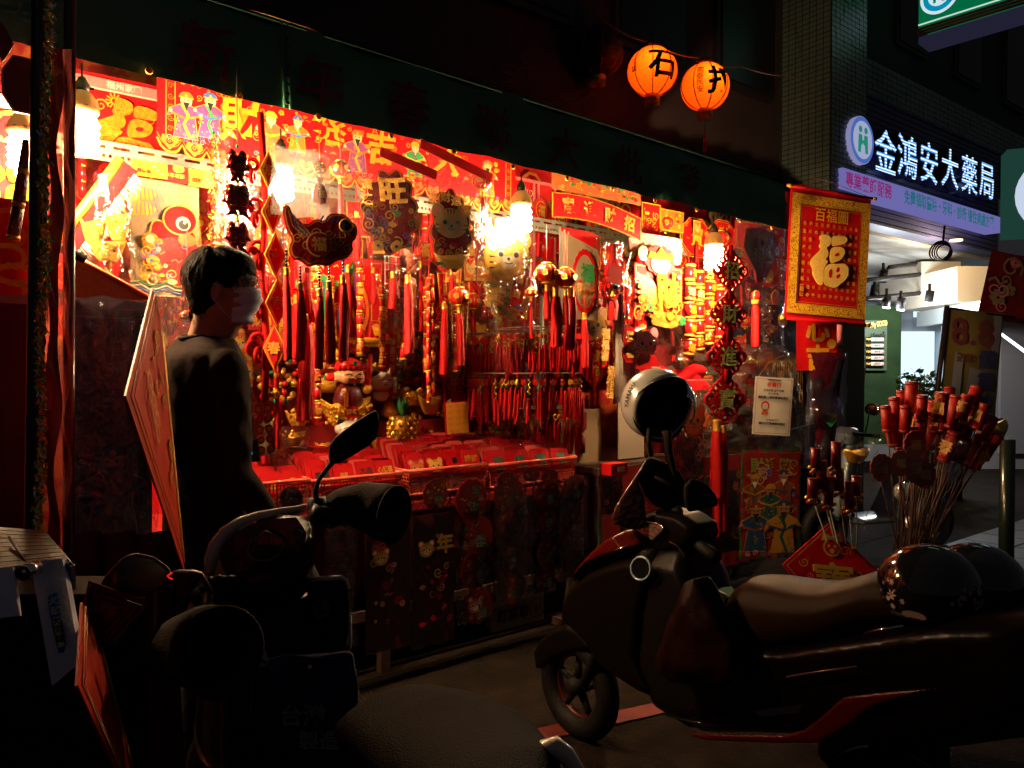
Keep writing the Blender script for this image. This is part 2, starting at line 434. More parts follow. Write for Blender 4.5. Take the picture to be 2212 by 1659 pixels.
# tiled column, small mosaic tiles
TIL = mat('green_mosaic_tile', (.10, .15, .12), .35, var=((.17, .21, .18), 7, .3)); TIL2 = mat('tile_joint', (.03, .035, .03), .9)
col = thing('tiled_column', 'tall building column faced with small grey green tiles, left of the pharmacy sign', 'column', fr(7.35, 4.2, 0))
b = MB(); fbox(b, 7.02, 7.72, 3.95, 4.9, 0, 13, TIL2); wpart('core', b, col)
b = MB(); rd = random.Random(3)
def tiles(b, u0, u1, z0, z1, D, face='f', du=.075, dz=.05, d1=None):
    nz = int((z1-z0)/dz); k = int(((u1-u0) if face == 'f' else (d1-D))/du)
    for j in range(nz):
        for i in range(k):
            o = rd.random()*.005; z = z0+j*dz; g = .004
            if face == 'f':
                u = u0+i*du; P = [fr(u+g, D-.006-o, z+g), fr(u+du-g, D-.006-o-rd.random()*.003, z+g), fr(u+du-g, D-.006-o, z+dz-g), fr(u+g, D-.006-o-rd.random()*.003, z+dz-g)]
            else:
                d = D+i*du; P = [fr(u0-.006-o, d+du-g, z+g), fr(u0-.006-o-rd.random()*.003, d+g, z+g), fr(u0-.006-o, d+g, z+dz-g), fr(u0-.006-o, d+du-g, z+dz-g)]
            b.add(P, [(0, 1, 2, 3)], TIL)
tiles(b, 7.02, 7.72, 2.4, 6.8, 3.95); tiles(b, 7.02, 7.02, 2.4, 6.8, 3.95, 's', d1=4.5); wpart('tile_facing', b, col, kind='stuff')

# ================================================================ pharmacy
ph = thing('pharmacy_building', 'pharmacy storefront with tiled parapet and open arcade at the right', 'building', fr(10, 4.4, 0))
b = MB(); fbox(b, 7.72, 20, 4.3, 5.2, 4.86, 13, mat('pharmacy_render', (.045, .05, .055), .8, bump=(40, .3))); wpart('upper_wall', b, ph)
b = MB(); fbox(b, 7.72, 20, 4.12, 5.2, 4.46, 4.86, TIL2); wpart('parapet', b, ph)
b = MB(); tiles(b, 7.72, 12.6, 4.47, 4.85, 4.12, du=.11, dz=.063); wpart('parapet_tiles', b, ph, kind='stuff')
b = MB(); fbox(b, 7.72, 20, 4.35, 13, 3.06, 3.16, mat('arcade_ceiling', (.42, .40, .36), .7, var=((.34, .32, .28), 2))); wpart('ceiling', b, ph)
for i, u in enumerate((9.0, 10.6, 12.2)):
    b = MB(); fbox(b, u, u+.8, 4.25, 4.3, 5.3, 6.6, mat('window_frame_dark')); wf = wpart('window', b, ph)
    b = MB(); fbox(b, u+.05, u+.75, 4.235, 4.248, 5.35, 6.55, mat('dark_glass')); b.v = [tuple(V(p)-V(ph.location)) for p in b.v]; part('pane', b, wf)
# sign board
SGB = mat('sign_cladding', (.05, .05, .12), .4)
sg = thing('pharmacy_sign', 'dark ribbed sign board with blue white glowing letters 金鴻安大藥局', 'shop sign', fr(10, 4.15, 3.75))
b = MB(); fbox(b, 7.74, 11.7, 4.14, 4.34, 3.12, 4.44, SGB); wpart('board', b, sg)
for i in range(21):
    z = 3.14+i*.062; b = MB(); fbox(b, 7.76, 11.68, 4.122, 4.138, z, z+.05, SGB); wpart('slat', b, sg)
for (a_, b_, c_, d_) in ((7.72, 11.72, 4.44, 4.47), (7.72, 11.72, 3.09, 3.12)):
    b = MB(); fbox(b, a_, b_, 4.10, 4.36, c_, d_, SGB); wpart('frame_rail', b, sg)
def ledmat():
    m = emit('led_blue_white', (.32, .62, 1), 1.7); nt = m.node_tree; L = nt.links.new; e = [n for n in nt.nodes if n.type == 'EMISSION'][0]
    tc = nn(nt, 'ShaderNodeTexCoord'); wv = nn(nt, 'ShaderNodeTexWave', wave_type='BANDS', bands_direction='Z', i_Scale=9.0); L(tc.outputs['Object'], wv.inputs[0])
    cr = nn(nt, 'ShaderNodeValToRGB'); cr.color_ramp.elements[0].position = .25; cr.color_ramp.elements[0].color = (.04, .25, .7, 1); cr.color_ramp.elements[1].color = (.75, .9, 1, 1)
    L(wv.outputs['Fac'], cr.inputs[0]); L(cr.outputs[0], e.inputs[0]); return m
LED = ledmat()
LX = [(1913, 327), (1960, 338), (2007, 352), (2052, 364), (2094, 378), (2131, 391)]
for i, c in enumerate('金鴻安大藥局'):
    lp = onD(LX[i][0], LX[i][1], 4.03); b = MB(); b.text(c, .50, SGB, bold=.03, t=.09, y=.09); o = part('letter', b, sg, loc=lp-V(sg.location), rot=(0, 0, ANG))
    b = MB(); b.text(c, .50, LED, bold=.006, y=-.004); part('led_face', b, o)
# round badge
DISC = emit('badge_white', (.62, .68, 1), .55); DBL = emit('badge_blue', (.10, .22, .75), .6); DGR = emit('badge_green', (.02, .32, .22), .7)
bd = thing('round_badge', 'round lit badge with two green figures, left end of the pharmacy sign', 'badge', onD(1862, 303, 3.9), ANG)
b = MB(); b.cyl(.24, .16, emit('badge_side', (.45, .45, .85), .5), RX(pi/2)@TR(0, 0, -.08), 32); part('rim', b, bd)
b = MB(); b.ngon(circ(.232, 32), DBL, y=-.005); b.ngon(circ(.19, 32), DISC, y=-.009); part('face', b, bd)
b = MB()
for s in (-1, 1):
    b.ngon(circ(.035, 12, s*.055, .10), DGR, y=-.013)
    b.ngon([(s*.02, .05), (s*.09, .05), (s*.10, -.13), (s*.045, -.13), (s*.035, -.05), (s*.01, -.05)], DGR, y=-.013)
b.ngon(rect(.05, .03, 0, -.02), DGR, y=-.0135); part('emblem', b, bd)
# light box
LB = emit('light_box_lilac', (.36, .34, .98), .40); lb = thing('light_box_sign', 'long thin lilac light box with magenta and teal lettering under the pharmacy letters', 'light box', fr(10, 3.95, 3.56))
b = MB(); fbox(b, onD(1820, 390, 3.9).dot(U), onD(2162, 470, 3.9).dot(U), 3.9, 4.09, 3.29, 3.49, LB); wpart('box', b, lb)
for k, (s_, u, wd, m) in enumerate((('專業藥師服務', onD(1878, 400, 3.9).dot(U), .95, emit('magenta_lettering', (.45, .03, .25), .5)), ('免費領取醫院・牙科・診所 慢性病處方箋', onD(2050, 450, 3.9).dot(U)+.1, 2.45, emit('teal_lettering', (.02, .28, .38), .45)))):
    b = MB(); b.text(s_, .165, m, bold=.02, maxw=wd, y=-.004); part('lettering', b, lb, loc=fr(u, 3.9, 3.39)-V(lb.location), rot=(0, 0, ANG))
# soffit lamps
WL = emit('warm_soffit_lamp', (1, .8, .55), 2.2)
# green health insurance sign, projecting
P = [at(1984, 93, 8), at(2300, 15, 7.05), at(2300, -190, 7.05), at(1984, -120, 8)]
gs = thing('green_hanging_sign', 'green projecting sign box with white characters, cut off by the top right corner', 'shop sign', P[0]); gs.rotation_euler = (0, 0, 0)
dx = (P[1]-P[0]); dx.z = 0; ga = atan2(dx.y, dx.x); Lg = dx.length; zb = (P[0].z+P[1].z)/2
gs.location = (P[0].x, P[0].y, zb+.10); gs.rotation_euler = (0, 0, ga)
b = MB(); b.box(Lg, .3, .07, emit('sign_underside', (.2, .2, .45), .07), TR(Lg/2, .15, -.04)); part('lower_trim', b, gs)
for i in range(3): b = MB(); b.box(Lg, .02, .022, mat('brown_trim', (.10, .05, .03), .5), TR(Lg/2, -.012-.004*i, .012+.03*i)); part('trim_strip', b, gs)
b = MB(); b.box(Lg, .3, 1.0, emit('sign_green', (0, .24, .09), .55), TR(Lg/2, .15, .6)); part('box', b, gs)
b = MB(); b.box(Lg, .01, .012, emit('sign_white_line', (.7, .9, .8), .8), TR(Lg/2, -.006, .12)); b.ngon(circ(.185, 32, .2, .36), emit('badge_white2', (.7, .85, .9), .9), y=-.004); b.ngon(circ(.155, 32, .2, .36), emit('badge_teal', (.0, .3, .5), .9), y=-.008); b.ngon(circ(.105, 32, .2, .36), MATS['badge_white2'], y=-.012)
for s in (-1, 1): b.ngon([(.2+s*.01, .40), (.2+s*.055, .40), (.2+s*.055, .29), (.2+s*.03, .29), (.2+s*.025, .34), (.2+s*.005, .34)], emit('badge_green2', (0, .3, .12), .8), y=-.016)
b.text('健保', .40, MATS['badge_white2'], TR(.85, 0, .40), bold=.02, y=-.006); part('emblem', b, gs)
# small sign at the right edge
P = at(2176, 345, 9.2)
rs = thing('green_side_sign', 'pale green projecting sign box with a white disc at the right edge', 'shop sign', (P.x, P.y, 3.1)); rs.rotation_euler = (0, 0, R(-20))
b = MB(); b.box(1.4, .3, 1.05, emit('sign_pale_green', (.05, .2, .15), .22), TR(.7, .15, .55)); part('box', b, rs)
b = MB(); b.ngon(circ(.42, 28, .50, .5, .45), emit('sign_disc', (.7, .8, 1), .8), y=-.005); part('disc', b, rs)

# ---- inside the arcade
def panel(b, x0, y0, x1, y1, d, m, t=.06, m2=None):
    a = at(x0, y1, d); c = at(x1, y0, d); b.box(c.x-a.x, t, c.z-a.z, m, TR((a.x+c.x)/2, (a.y+c.y)/2+t/2, (a.z+c.z)/2))
GW = mat('arcade_white_wall', (.52, .56, .58), .6, var=((.45, .47, .48), 3)); CW = mat('arcade_cream_wall', (.62, .54, .42), .6)
shop = thing('arcade_shop', 'white drinks shop and glass office in the arcade under the pharmacy sign', 'shop', at(2000, 1000, 11))
def wp(name, root, *a, **k): b = MB(); panel(b, *a, **k); return wpart(name, b, root)
wp('back_wall', shop, 1850, 560, 2300, 1120, 12.5, GW)
wp('side_wall', shop, 2120, 600, 2400, 1200, 11.5, mat('marble_panel', (.36, .32, .32), .35, var=((.28, .25, .25), 2.5, .3)))
wp('side_wall_panel', shop, 2162, 722, 2225, 980, 11.42, mat('marble_door', (.34, .29, .28), .4))
WIN = emit('lit_window', (.66, .88, 1), 1.3)
wp('window_frame', shop, 1938, 690, 2110, 905, 12.3, mat('grey_window_frame', (.35, .36, .38), .5))
wp('blind_box', shop, 1943, 652, 2090, 672, 12.2, mat('dark_blind', (.05, .06, .07), .6))
for (x0, x1) in ((1944, 2018), (2034, 2075)): wp('window', shop, x0, 716, x1, 895, 12.2, WIN, t=.03)
wp('green_board', shop, 1866, 660, 1946, 960, 10.8, mat('green_board', (.010, .022, .007), .8, var=((.016, .033, .010), 5), spec=.1))
mb_ = thing('menu_board', 'green drinks menu board with yellow heading and five white price strips', 'menu board', at(1905, 760, 10.7))
wp('board', mb_, 1868, 692, 1916, 800, 10.74, mat('menu_green', (.025, .05, .015), .6))
b = MB(); b.text('Oh My GOOD', .105, mat('menu_yellow', (.75, .5, .08), .5), bold=.02, maxw=.30); b.text('10tapS', .12, BLKM, TR(0, 0, -.16), bold=.02, maxw=.2)
part('heading', b, mb_, loc=at(1894, 702, 10.70)-V(mb_.location), rot=(0, R(-8), 0))
for i in range(5):
    y = 728+i*13.2; s = wp('price_strip', mb_, 1872, y, 1910, y+10.5, 10.71, BLKM, t=.02); b = MB(); panel(b, 1882, y+1.5, 1909, y+9, 10.69, WHI, t=.01)
    b.v = [tuple(V(p)-V(mb_.location)) for p in b.v]; part('strip_card', b, s)
    b = MB(); b.text('TOP%d' % (i+1), .035, mat('menu_yellow')); b.text('冷熱飲', .03, INK, TR(.12, 0, 0)); b.ngon(circ(.014, 8, .2, 0), PNK); part('strip_lettering', b, s, loc=at(1877, y+5, 10.67)-V(mb_.location))
wp('pillar', shop, 1824, 600, 1862, 1050, 8.6, mat('cream_pillar', (.55, .50, .42), .5))
b = MB(); b.text('D', .14, mat('menu_yellow')); wl = part('lettering', b, shop, loc=at(1829, 744, 8.55)-V(shop.location))
dp = thing('drinks_poster', 'white poster with rows of coloured drink cups behind the plastic bag', 'poster', at(1845, 860, 8.5)); dp.rotation_euler = (0, R(4), 0)
b = MB(); b.box(.20, .02, .68, WHI); part('sheet', b, dp)
b = MB(); rd = random.Random(5)
for j in range(5):
    for i in range(2): x = -.045+i*.085; z = .26-j*.13; m = rd.choice([ORG, CRIM, PNK, YEL, mat('purple_print', (.22, .04, .3), .5)]); b.ngon([(x-.016, z-.03), (x+.016, z-.03), (x+.022, z+.03), (x-.022, z+.03)], m, y=-.014)
part('cup_print', b, dp)
# ceiling beams, boxes, track lights
b = MB(); panel(b, 1990, 565, 2075, 640, 10.6, CW, t=1.2); wpart('duct_box', b, shop)
b = MB(); panel(b, 2068, 575, 2155, 652, 9.8, CW, t=1.6); wpart('duct_box', b, shop)
b = MB(); panel(b, 1965, 618, 2070, 655, 11.3, emit('fascia_screen', (.25, .4, .7), .22), t=.1); wpart('screen', b, shop)
b = MB()
for k in range(5):
    pts = [at(1968+i*12, 648-4*k+9*sin(i*.9+k*1.7), 11.26) for i in range(9)]; b.tube(pts, .012, emit('screen_swirl', (.7, .85, 1), 1.0), 4)
wpart('screen_print', b, shop)
b = MB(); panel(b, 1975, 655, 2055, 685, 12.2, WIN, t=.03); wpart('upper_window', b, shop)
b = MB(); a_ = at(1990, 668, 11.5); c_ = at(2165, 690, 9.2)
d = (c_-a_).normalized(); b.box((c_-a_).length, .12, .22, mat('beam_white', (.7, .75, .72), .5), TR(*((a_+c_)/2)) @ RZ(atan2(d.y, d.x))); wpart('beam', b, shop)
TRK = BLKM; SPOT = emit('spot_face', (.85, .92, 1), 12)
for k, (x0, y0, x1, y1, d0, d1) in enumerate(((1866, 606, 2010, 590, 9, 11), (1866, 646, 2035, 628, 9.4, 11.2), (1920, 578, 1978, 570, 9.4, 9.8))):
    b = MB(); b.tube([at(x0, y0, d0), at(x1, y1, d1)], .03, TRK, 4); wsolo('light_track', b, ['upper', 'lower', 'short front'][k]+' black ceiling light track in the arcade', 'light track')
for k, (x, y, lit) in enumerate(((1889, 632, 0), (1915, 655, 1), (2008, 645, 1), (1908, 600, 0), (1946, 660, 1))):
    d = 9.8; p = at(x, y, d); tl = thing('track_spotlight', ['unlit black track spotlight nearest the red scroll', 'lit track spotlight left of the small lit window strip', 'lit track spotlight on the lower track, rightmost', 'tilted unlit black spotlight high above the green board', 'small lit downlight between two track spotlights'][k], 'spotlight', p)
    b = MB(); b.cyl(.05, .14, BLKM, TR(0, 0, .03)@RX(.3), 12); b.cyl(.018, .12, BLKM, TR(0, 0, .13)); part('housing', b, tl)
    b = MB(); b.cyl(.045, .012, SPOT if lit else BLKG, TR(0, 0, -.055)@RX(.3), 12); part('lens', b, tl)
    if lit:
        ld = bpy.data.lights.new('spotlight_lamp', 'POINT'); ld.energy = 55; ld.color = (.85, .93, 1); ld.shadow_soft_size = .05; lo = link(bpy.data.objects.new('lamp_light', ld), tl); lo.location = (0, 0, -.13)
for (x, y, d, e, cc) in ((2065, 560, 9.0, 70, (1, .72, .4)),):
    p = at(x, y, d); dn = thing('ceiling_downlight', 'warm round downlight glowing on the arcade soffit', 'downlight', (p.x, p.y, 3.04)); b = MB(); b.cyl(.07, .02, WL, None, 16); part('lens', b, dn)
    ld = bpy.data.lights.new('downlight_lamp', 'POINT'); ld.energy = e; ld.color = cc; ld.shadow_soft_size = .06; lo = link(bpy.data.objects.new('lamp_light', ld), dn); lo.location = (0, 0, -.1)
b = MB(); b.tube([at(2158, 718, 10.2), at(2215, 760, 8.8)], .018, emit('tube_lamp', (.8, .9, 1), 3), 8); wsolo('tube_lamp', b, 'slanting white fluorescent tube at the right edge', 'lamp')
b = MB()
for k in range(4): b.torus(.085+.010*k, .010, BLKM, TR(0, .03*k, .01*k)@RX(.15*k), 20, 5)
b.tube([(-.02, 0, .09), (.0, 0, .3)], .012, BLKM, 5); solo('cable_coil', b, 'coil of black cable hanging from the arcade soffit', 'cable', loc=at(2040, 545, 8.6))
# plants in front of the lit window
LEAF = mat('leaf_green', (.03, .09, .02), .5, var=((.05, .14, .03), 8))
def plant(label, px, py, dep, W, H, seed, blade=False):
    rd = random.Random(seed); c = at(px, py, dep); t = thing('potted_plant', label, 'plant', (c.x, c.y, 0))
    h0 = c.z-H/2
    b = MB(); b.lathe([(.12, h0-.45), (.17, h0-.1), (.16, h0-.1), (.02, h0-.12)], mat('grey_pot', (.06, .06, .06), .6), None, 14); part('pot', b, t)
    b = MB(); b.cyl(.2, h0-.45, BLKM, TR(0, 0, (h0-.45)/2), 8); part('plinth', b, t)
    b = MB(); st = MB()
    for i in range(14 if blade else 90):
        a = rd.random()*6.28; el = rd.random()
        if blade:
            L_ = H*(.6+rd.random()*.5); tip = V((cos(a)*L_*.45, sin(a)*L_*.3, h0+L_*.95)); base = V((0, 0, h0-.1)); mid = (base+tip)/2+V((0, 0, L_*.2)); sd = V((-sin(a), cos(a), 0))*.03
            b.add([base-sd*.5, mid-sd, tip, mid+sd, base+sd*.5], [(0, 1, 2, 3, 4)], LEAF)
        else:
            r = (.3+.7*rd.random()); p = V((cos(a)*W/2*r*cos(el), sin(a)*W/3*r, h0+H*el*(.5+.5*rd.random()))); 
            if i % 4 == 0: st.tube([(0, 0, h0-.1), (p.x*.4, p.y*.4, (h0+p.z)/2), p], .006, LEAF, 4)
            for k in range(4):
                q = V((rd.uniform(-1, 1), rd.uniform(-1, 1), rd.uniform(-.7, .7))).normalized(); s = V((rd.uniform(-1, 1), rd.uniform(-1, 1), rd.uniform(-1, 1))).cross(q).normalized(); l = .05+.05*rd.random()
                p1 = p+q*.03; b.add([p1, p1+q*l*.5+s*l*.3, p1+q*l, p1+q*l*.5-s*l*.3], [(0, 1, 2, 3)], LEAF)
    part('foliage', b, t, kind='stuff')
    if not blade: part('stem', st, t)
plant('bushy dark green plant against the lit window', 1985, 830, 8.8, .55, .42, 1)
plant('spiky leaved plant right of the bushy plant', 2040, 835, 8.9, .4, .38, 2, True)
# standing banner
sbn = thing('standing_banner', 'yellow and grey upright banner printed 8.8 and blue characters', 'banner', at(2090, 820, 7.4))
c, W, H = fit(2040, 672, 2160, 905, dep=7.4, yaw=-ANG)
sbn.location = c; sbn.rotation_euler = (0, R(5), 0)
b = MB(); b.quadgrid([(-W/2, 0, -H/2), (W/2, 0, -H/2), (W/2, 0, H/2), (-W/2, 0, H/2)], 8, 10, mat('banner_yellow', (.26, .18, .025), .6, var=((.22, .17, .06), 2)), fn=lambda a, b_, p: (0, .02*sin(a*6+b_*2), 0)); part('cloth', b, sbn)
b = MB(); b.quadgrid([(-W*.36, -.028, -H/2), (-W*.2, -.028, -H/2), (-W*.2, -.028, H*.05), (-W*.36, -.028, H*.12)], 2, 2, mat('banner_white', (.34, .34, .38), .6)); b.quadgrid([(-W*.1, -.028, -H/2), (W*.12, -.028, -H/2), (W*.14, -.028, -H*.05), (-W*.08, -.028, -H*.02)], 2, 2, MATS['banner_white']); b.quadgrid([(W*.28, -.028, H*.1), (W*.42, -.028, H*.12), (W*.42, -.028, H*.47), (W*.28, -.028, H*.47)], 2, 2, MATS['banner_white'])
part('white_panel', b, sbn)
b = MB(); m8 = mat('banner_pink', (.22, .04, .05), .6); b.text('8.8', .36, m8, TR(-.04, 0, H*.30), bold=.02, y=-.032, skew=-.1); b.text('登記抽', .09, m8, TR(-.08, 0, H*.06), y=-.032, maxw=.2)
b.text('體重控制', .19, mat('banner_blue', (.05, .06, .2), .6), TR(.13, 0, -H*.24), bold=.04, y=-.033, vert=True, lead=1.1); part('lettering', b, sbn)
b = MB(); b.tube([(-W/2-.03, 0, H/2+.03), (-W/2-.05, 0, -H/2-.3)], .025, mat('banner_pole', (.06, .03, .03), .5), 8); b.tube([(-W/2-.05, 0, H/2+.01), (W/2+.1, 0, H/2-.03)], .01, BLK, 6); part('pole', b, sbn)
# dark red hanging banner at the upper right
c, W, H = fit(2125, 555, 2300, 700, dep=7.9, yaw=-ANG)
rb = thing('red_shop_banner', 'dark red banner with pale flower print hanging under the soffit at the right edge', 'banner', c); rb.rotation_euler = (0, R(12), 0)
b = MB(); b.quadgrid([(-W/2, 0, -H/2), (W/2, 0, -H/2), (W/2, 0, H/2), (-W/2, 0, H/2)], 6, 4, DRED, fn=lambda a, b_, p: (0, .03*sin(a*7), 0)); part('cloth', b, rb)
b = MB(); ornament(b, W*.3, H*.8, 3, -.035, 9, [PNK, PAP], .4, T=TR(-W*.3, 0, 0)); part('flower_print', b, rb)

# ================================================================ awning
def zaw(u): return 2.549-.0219*u
GRNV = mat('green_tarpaulin', (.07, .28, .15), .42, var=((.045, .19, .10), 2.5, .3), bump=(7, .8), spec=.4)
aw = thing('stall_awning', 'dark green tarpaulin awning with red lettering on its valance', 'awning', fr(2, 2.9, 2.5))
b = MB(); b.quadgrid([fr(-1.8, 2.9, zaw(-1.8)), fr(4.62, 2.9, zaw(4.62)), fr(4.62, 2.93, zaw(4.62)+.33), fr(-1.8, 2.93, zaw(-1.8)+.36)], 90, 8, GRNV,
    fn=lambda a, b_, p: N*(.020*noise.noise(V((a*26, b_*2.2, 1)))+.010*noise.noise(V((a*60+b_*4, b_*3, 4)))+.006*sin(a*90+b_*2)*(1-b_))+V((0, 0, .006*noise.noise(V((a*30, 5, 0)))*(1-b_)))); wpart('valance', b, aw)
b = MB(); b.quadgrid([fr(-1.8, 2.93, zaw(-1.8)+.36), fr(4.62, 2.93, zaw(4.62)+.33), fr(4.62, 4.45, 3.25), fr(-1.8, 4.45, 3.4)], 40, 8, GRNV, fn=lambda a, b_, p: V((0, 0, .03*noise.noise(V((a*12, b_*3, 3)))))); wpart('roof_sheet', b, aw)
b = MB(); b.tube([fr(-1.8, 2.935, zaw(-1.8)+.355), fr(4.63, 2.925, zaw(4.62)+.325)], .012, mat('dark_hem', (.01, .03, .02), .9, spec=.05), 6); wpart('top_hem', b, aw)
b = MB(); u = 1.145
for k in range(9): b.box(.016, .004, .012, mat('seam_thread', (.02, .06, .03), .6), TR(*fr(u, 2.888, zaw(u)+.02+.036*k))@RZ(ANG))
b.tube([fr(u-.012, 2.893, zaw(u)), fr(u-.012, 2.915, zaw(u)+.34)], .004, GRNV, 5); b.tube([fr(u+.012, 2.893, zaw(u)), fr(u+.012, 2.915, zaw(u)+.34)], .004, GRNV, 5); wpart('seam', b, aw)
AWT = mat('faded_red_lettering', (.15, .012, .015), .6)
for c, u in zip('新年春聯大批發', (.84, 1.28, 1.685, 2.14, 2.59, 3.06, 3.56)):
    b = MB(); b.text(c, .215, AWT, bold=.015, wob=.012, skew=.06); part('letter', b, aw, loc=fr(u, 2.878, zaw(u)+.135)-V(aw.location), rot=(0, 0, ANG))
for (x, y) in ((322, 153), (517, 207), (688, 252), (845, 293), (982, 327), (1108, 360), (1225, 385), (1323, 408), (1415, 433), (1505, 453), (1600, 477), (1668, 492)):
    p = onD(x, y, 2.872); b = MB(); b.torus(.010, .0035, GOLD, n=12, k=5); b.sph(.007, CRIM, None, 8, 5); part('grommet', b, aw, loc=p-V(aw.location), rot=(0, 0, ANG))
# frame rails under the awning
b = MB(); b.tube([fr(-1.8, 2.98, zaw(-1.8)+.06), fr(4.6, 2.98, zaw(4.6)+.06)], .02, STEEL, 8); wsolo('awning_rail', b, 'grey steel tube rail behind the awning valance', 'rail')
# slotted angle bar
bar = thing('slotted_bar', 'grey slotted steel angle bar running behind the hanging goods', 'shelf bar', fr(2, 3.6, 2.40))
b = MB(); HB = .085; zb0 = lambda u: 2.435-.012*u; 
def barquad(b, u0, u1, z0, z1, m=STEEL, D=3.6): b.add([fr(u0, D, zb0(u0)+z0), fr(u1, D, zb0(u1)+z0), fr(u1, D, zb0(u1)+z1), fr(u0, D, zb0(u0)+z1)], [(0, 1, 2, 3)], m)
u = -1.
barquad(b, -1, 5, -HB/2, -.026); barquad(b, -1, 5, -.012, .012); barquad(b, -1, 5, .024, HB/2)
k = 0
while u < 5:
    barquad(b, u, u+.03, .012, .024); u2 = u
    for j in range(4): barquad(b, u+j*.024, u+j*.024+.012, -.026, -.012)
    u += .096
b.add([fr(-1, 3.6, zb0(-1)+HB/2), fr(5, 3.6, zb0(5)+HB/2), fr(5, 3.64, zb0(5)+HB/2), fr(-1, 3.64, zb0(-1)+HB/2)], [(0, 1, 2, 3)], STEEL)
wpart('bar', b, bar)
# back cloth of the stall
b = MB(); b.quadgrid([fr(-1.6, 4.3, .1), fr(6.6, 4.3, .1), fr(6.6, 4.3, 3.3), fr(-1.6, 4.3, 3.3)], 60, 12, mat('back_cloth', (.40, .006, .008), .6, var=((.55, .09, .015), 14, .05)), fn=lambda a, b_, p: N*(.03*sin(a*160)*(.4+.6*noise.noise(V((a*9, b_, 0)))))); wsolo('back_cloth', b, 'red and gold patterned cloth hung across the back of the stall', 'cloth')
# poles at the left
def pole(name, label, px0, py0, px1, py1, dep, r, m, cat='pole'):
    p = at(px1, py1, dep); q = at(px0, py0, dep); d = (q-p)/(q.z-p.z); p = p - d*p.z; q = q + d*.5
    b = MB(); b.tube([p, q], r, m, 16); t = thing(name, label, cat, p); wpart('tube', b, t); return t, p, q
POL = mat('painted_steel', (.022, .024, .026), .35, .4, coat=.3)
t, p, q = pole('stall_pole', 'thick dark steel pole wound with gold tinsel at the left edge', 88, 0, 72, 1100, 1.62, .017, POL)
b = MB(); b.tube([p+V((0, 0, .0)), p+V((0, 0, .02))], .035, POL, 12); wpart('foot', b, t)
b = MB(); rd = random.Random(4); a = at(105, -20, 1.58); c = at(84, 1150, 1.58); tin = []
for i in range(1500):
    k = rd.random(); w_ = .4+.6*abs(sin(k*23)); pp = a*(1-k)+c*k+V((sin(k*17)*.004, 0, 0)); q1 = V((rd.gauss(0, .0045*w_), rd.gauss(0, .005), rd.gauss(0, .012))); q2 = V((rd.uniform(-1, 1), rd.uniform(-1, 1), rd.uniform(-2.2, 2.2))).normalized()*.006; s = q2.orthogonal().normalized()*.0014
    b.add([pp+q1-q2-s, pp+q1+q2-s, pp+q1+q2+s, pp+q1-q2+s], [(0, 1, 2, 3)], rd.choice([GOLD, GOLD, GOLD, mat('green_tinsel', (.25, .9, .2), .15, 1), mat('silver_tinsel', (.9, .85, .8), .1, 1)]))
b.quadgrid([c+V((-.006, .002, 0)), c+V((.006, 0, 0)), a+V((.006, 0, 0)), a+V((-.006, .002, 0))], 2, 160, MATS['green_tinsel'] if 0 else GOLD, fn=lambda a_, b_, p: (.002*sin(b_*90), .005*sin(b_*300+a_*3), 0), smooth=False)
wsolo('tinsel_garland', b, 'strip of gold and green tinsel hanging beside the thick left pole', 'tinsel')['kind'] = 'thing'
b = MB(); a = at(118, 100, 1.66); c = at(108, 1180, 1.66); b.quadgrid([c+V((-.012, 0, 0)), c+V((.016, 0, 0)), a+V((.016, 0, 0)), a+V((-.012, 0, 0))], 3, 40, CRIM, fn=lambda a_, b_, p: (.004*sin(b_*30), .01*sin(b_*19+a_*2), 0)); wsolo('red_ribbon', b, 'long red ribbon hanging right of the gold tinsel', 'ribbon')
t, p, q = pole('stall_pole', 'slim dark pole wrapped in clear plastic, second from the left edge', 150, 330, 148, 1150, 1.95, .014, mat('red_brown_paint', (.06, .012, .012), .3, coat=.4))
b = MB(); a = at(178, 120, 1.95); c = at(172, 1120, 1.95); b.quadgrid([c+V((-.06, -.02, 0)), c+V((-.012, -.03, 0)), a+V((-.01, -.03, 0)), a+V((-.075, -.02, 0))], 6, 50, FILMR, fn=lambda a_, b_, p: (.006*sin(b_*21), .012*sin(b_*33+a_*4), 0)); wsolo('plastic_wrap', b, 'loose clear plastic sheet wrapped round the slim left pole', 'plastic sheet')

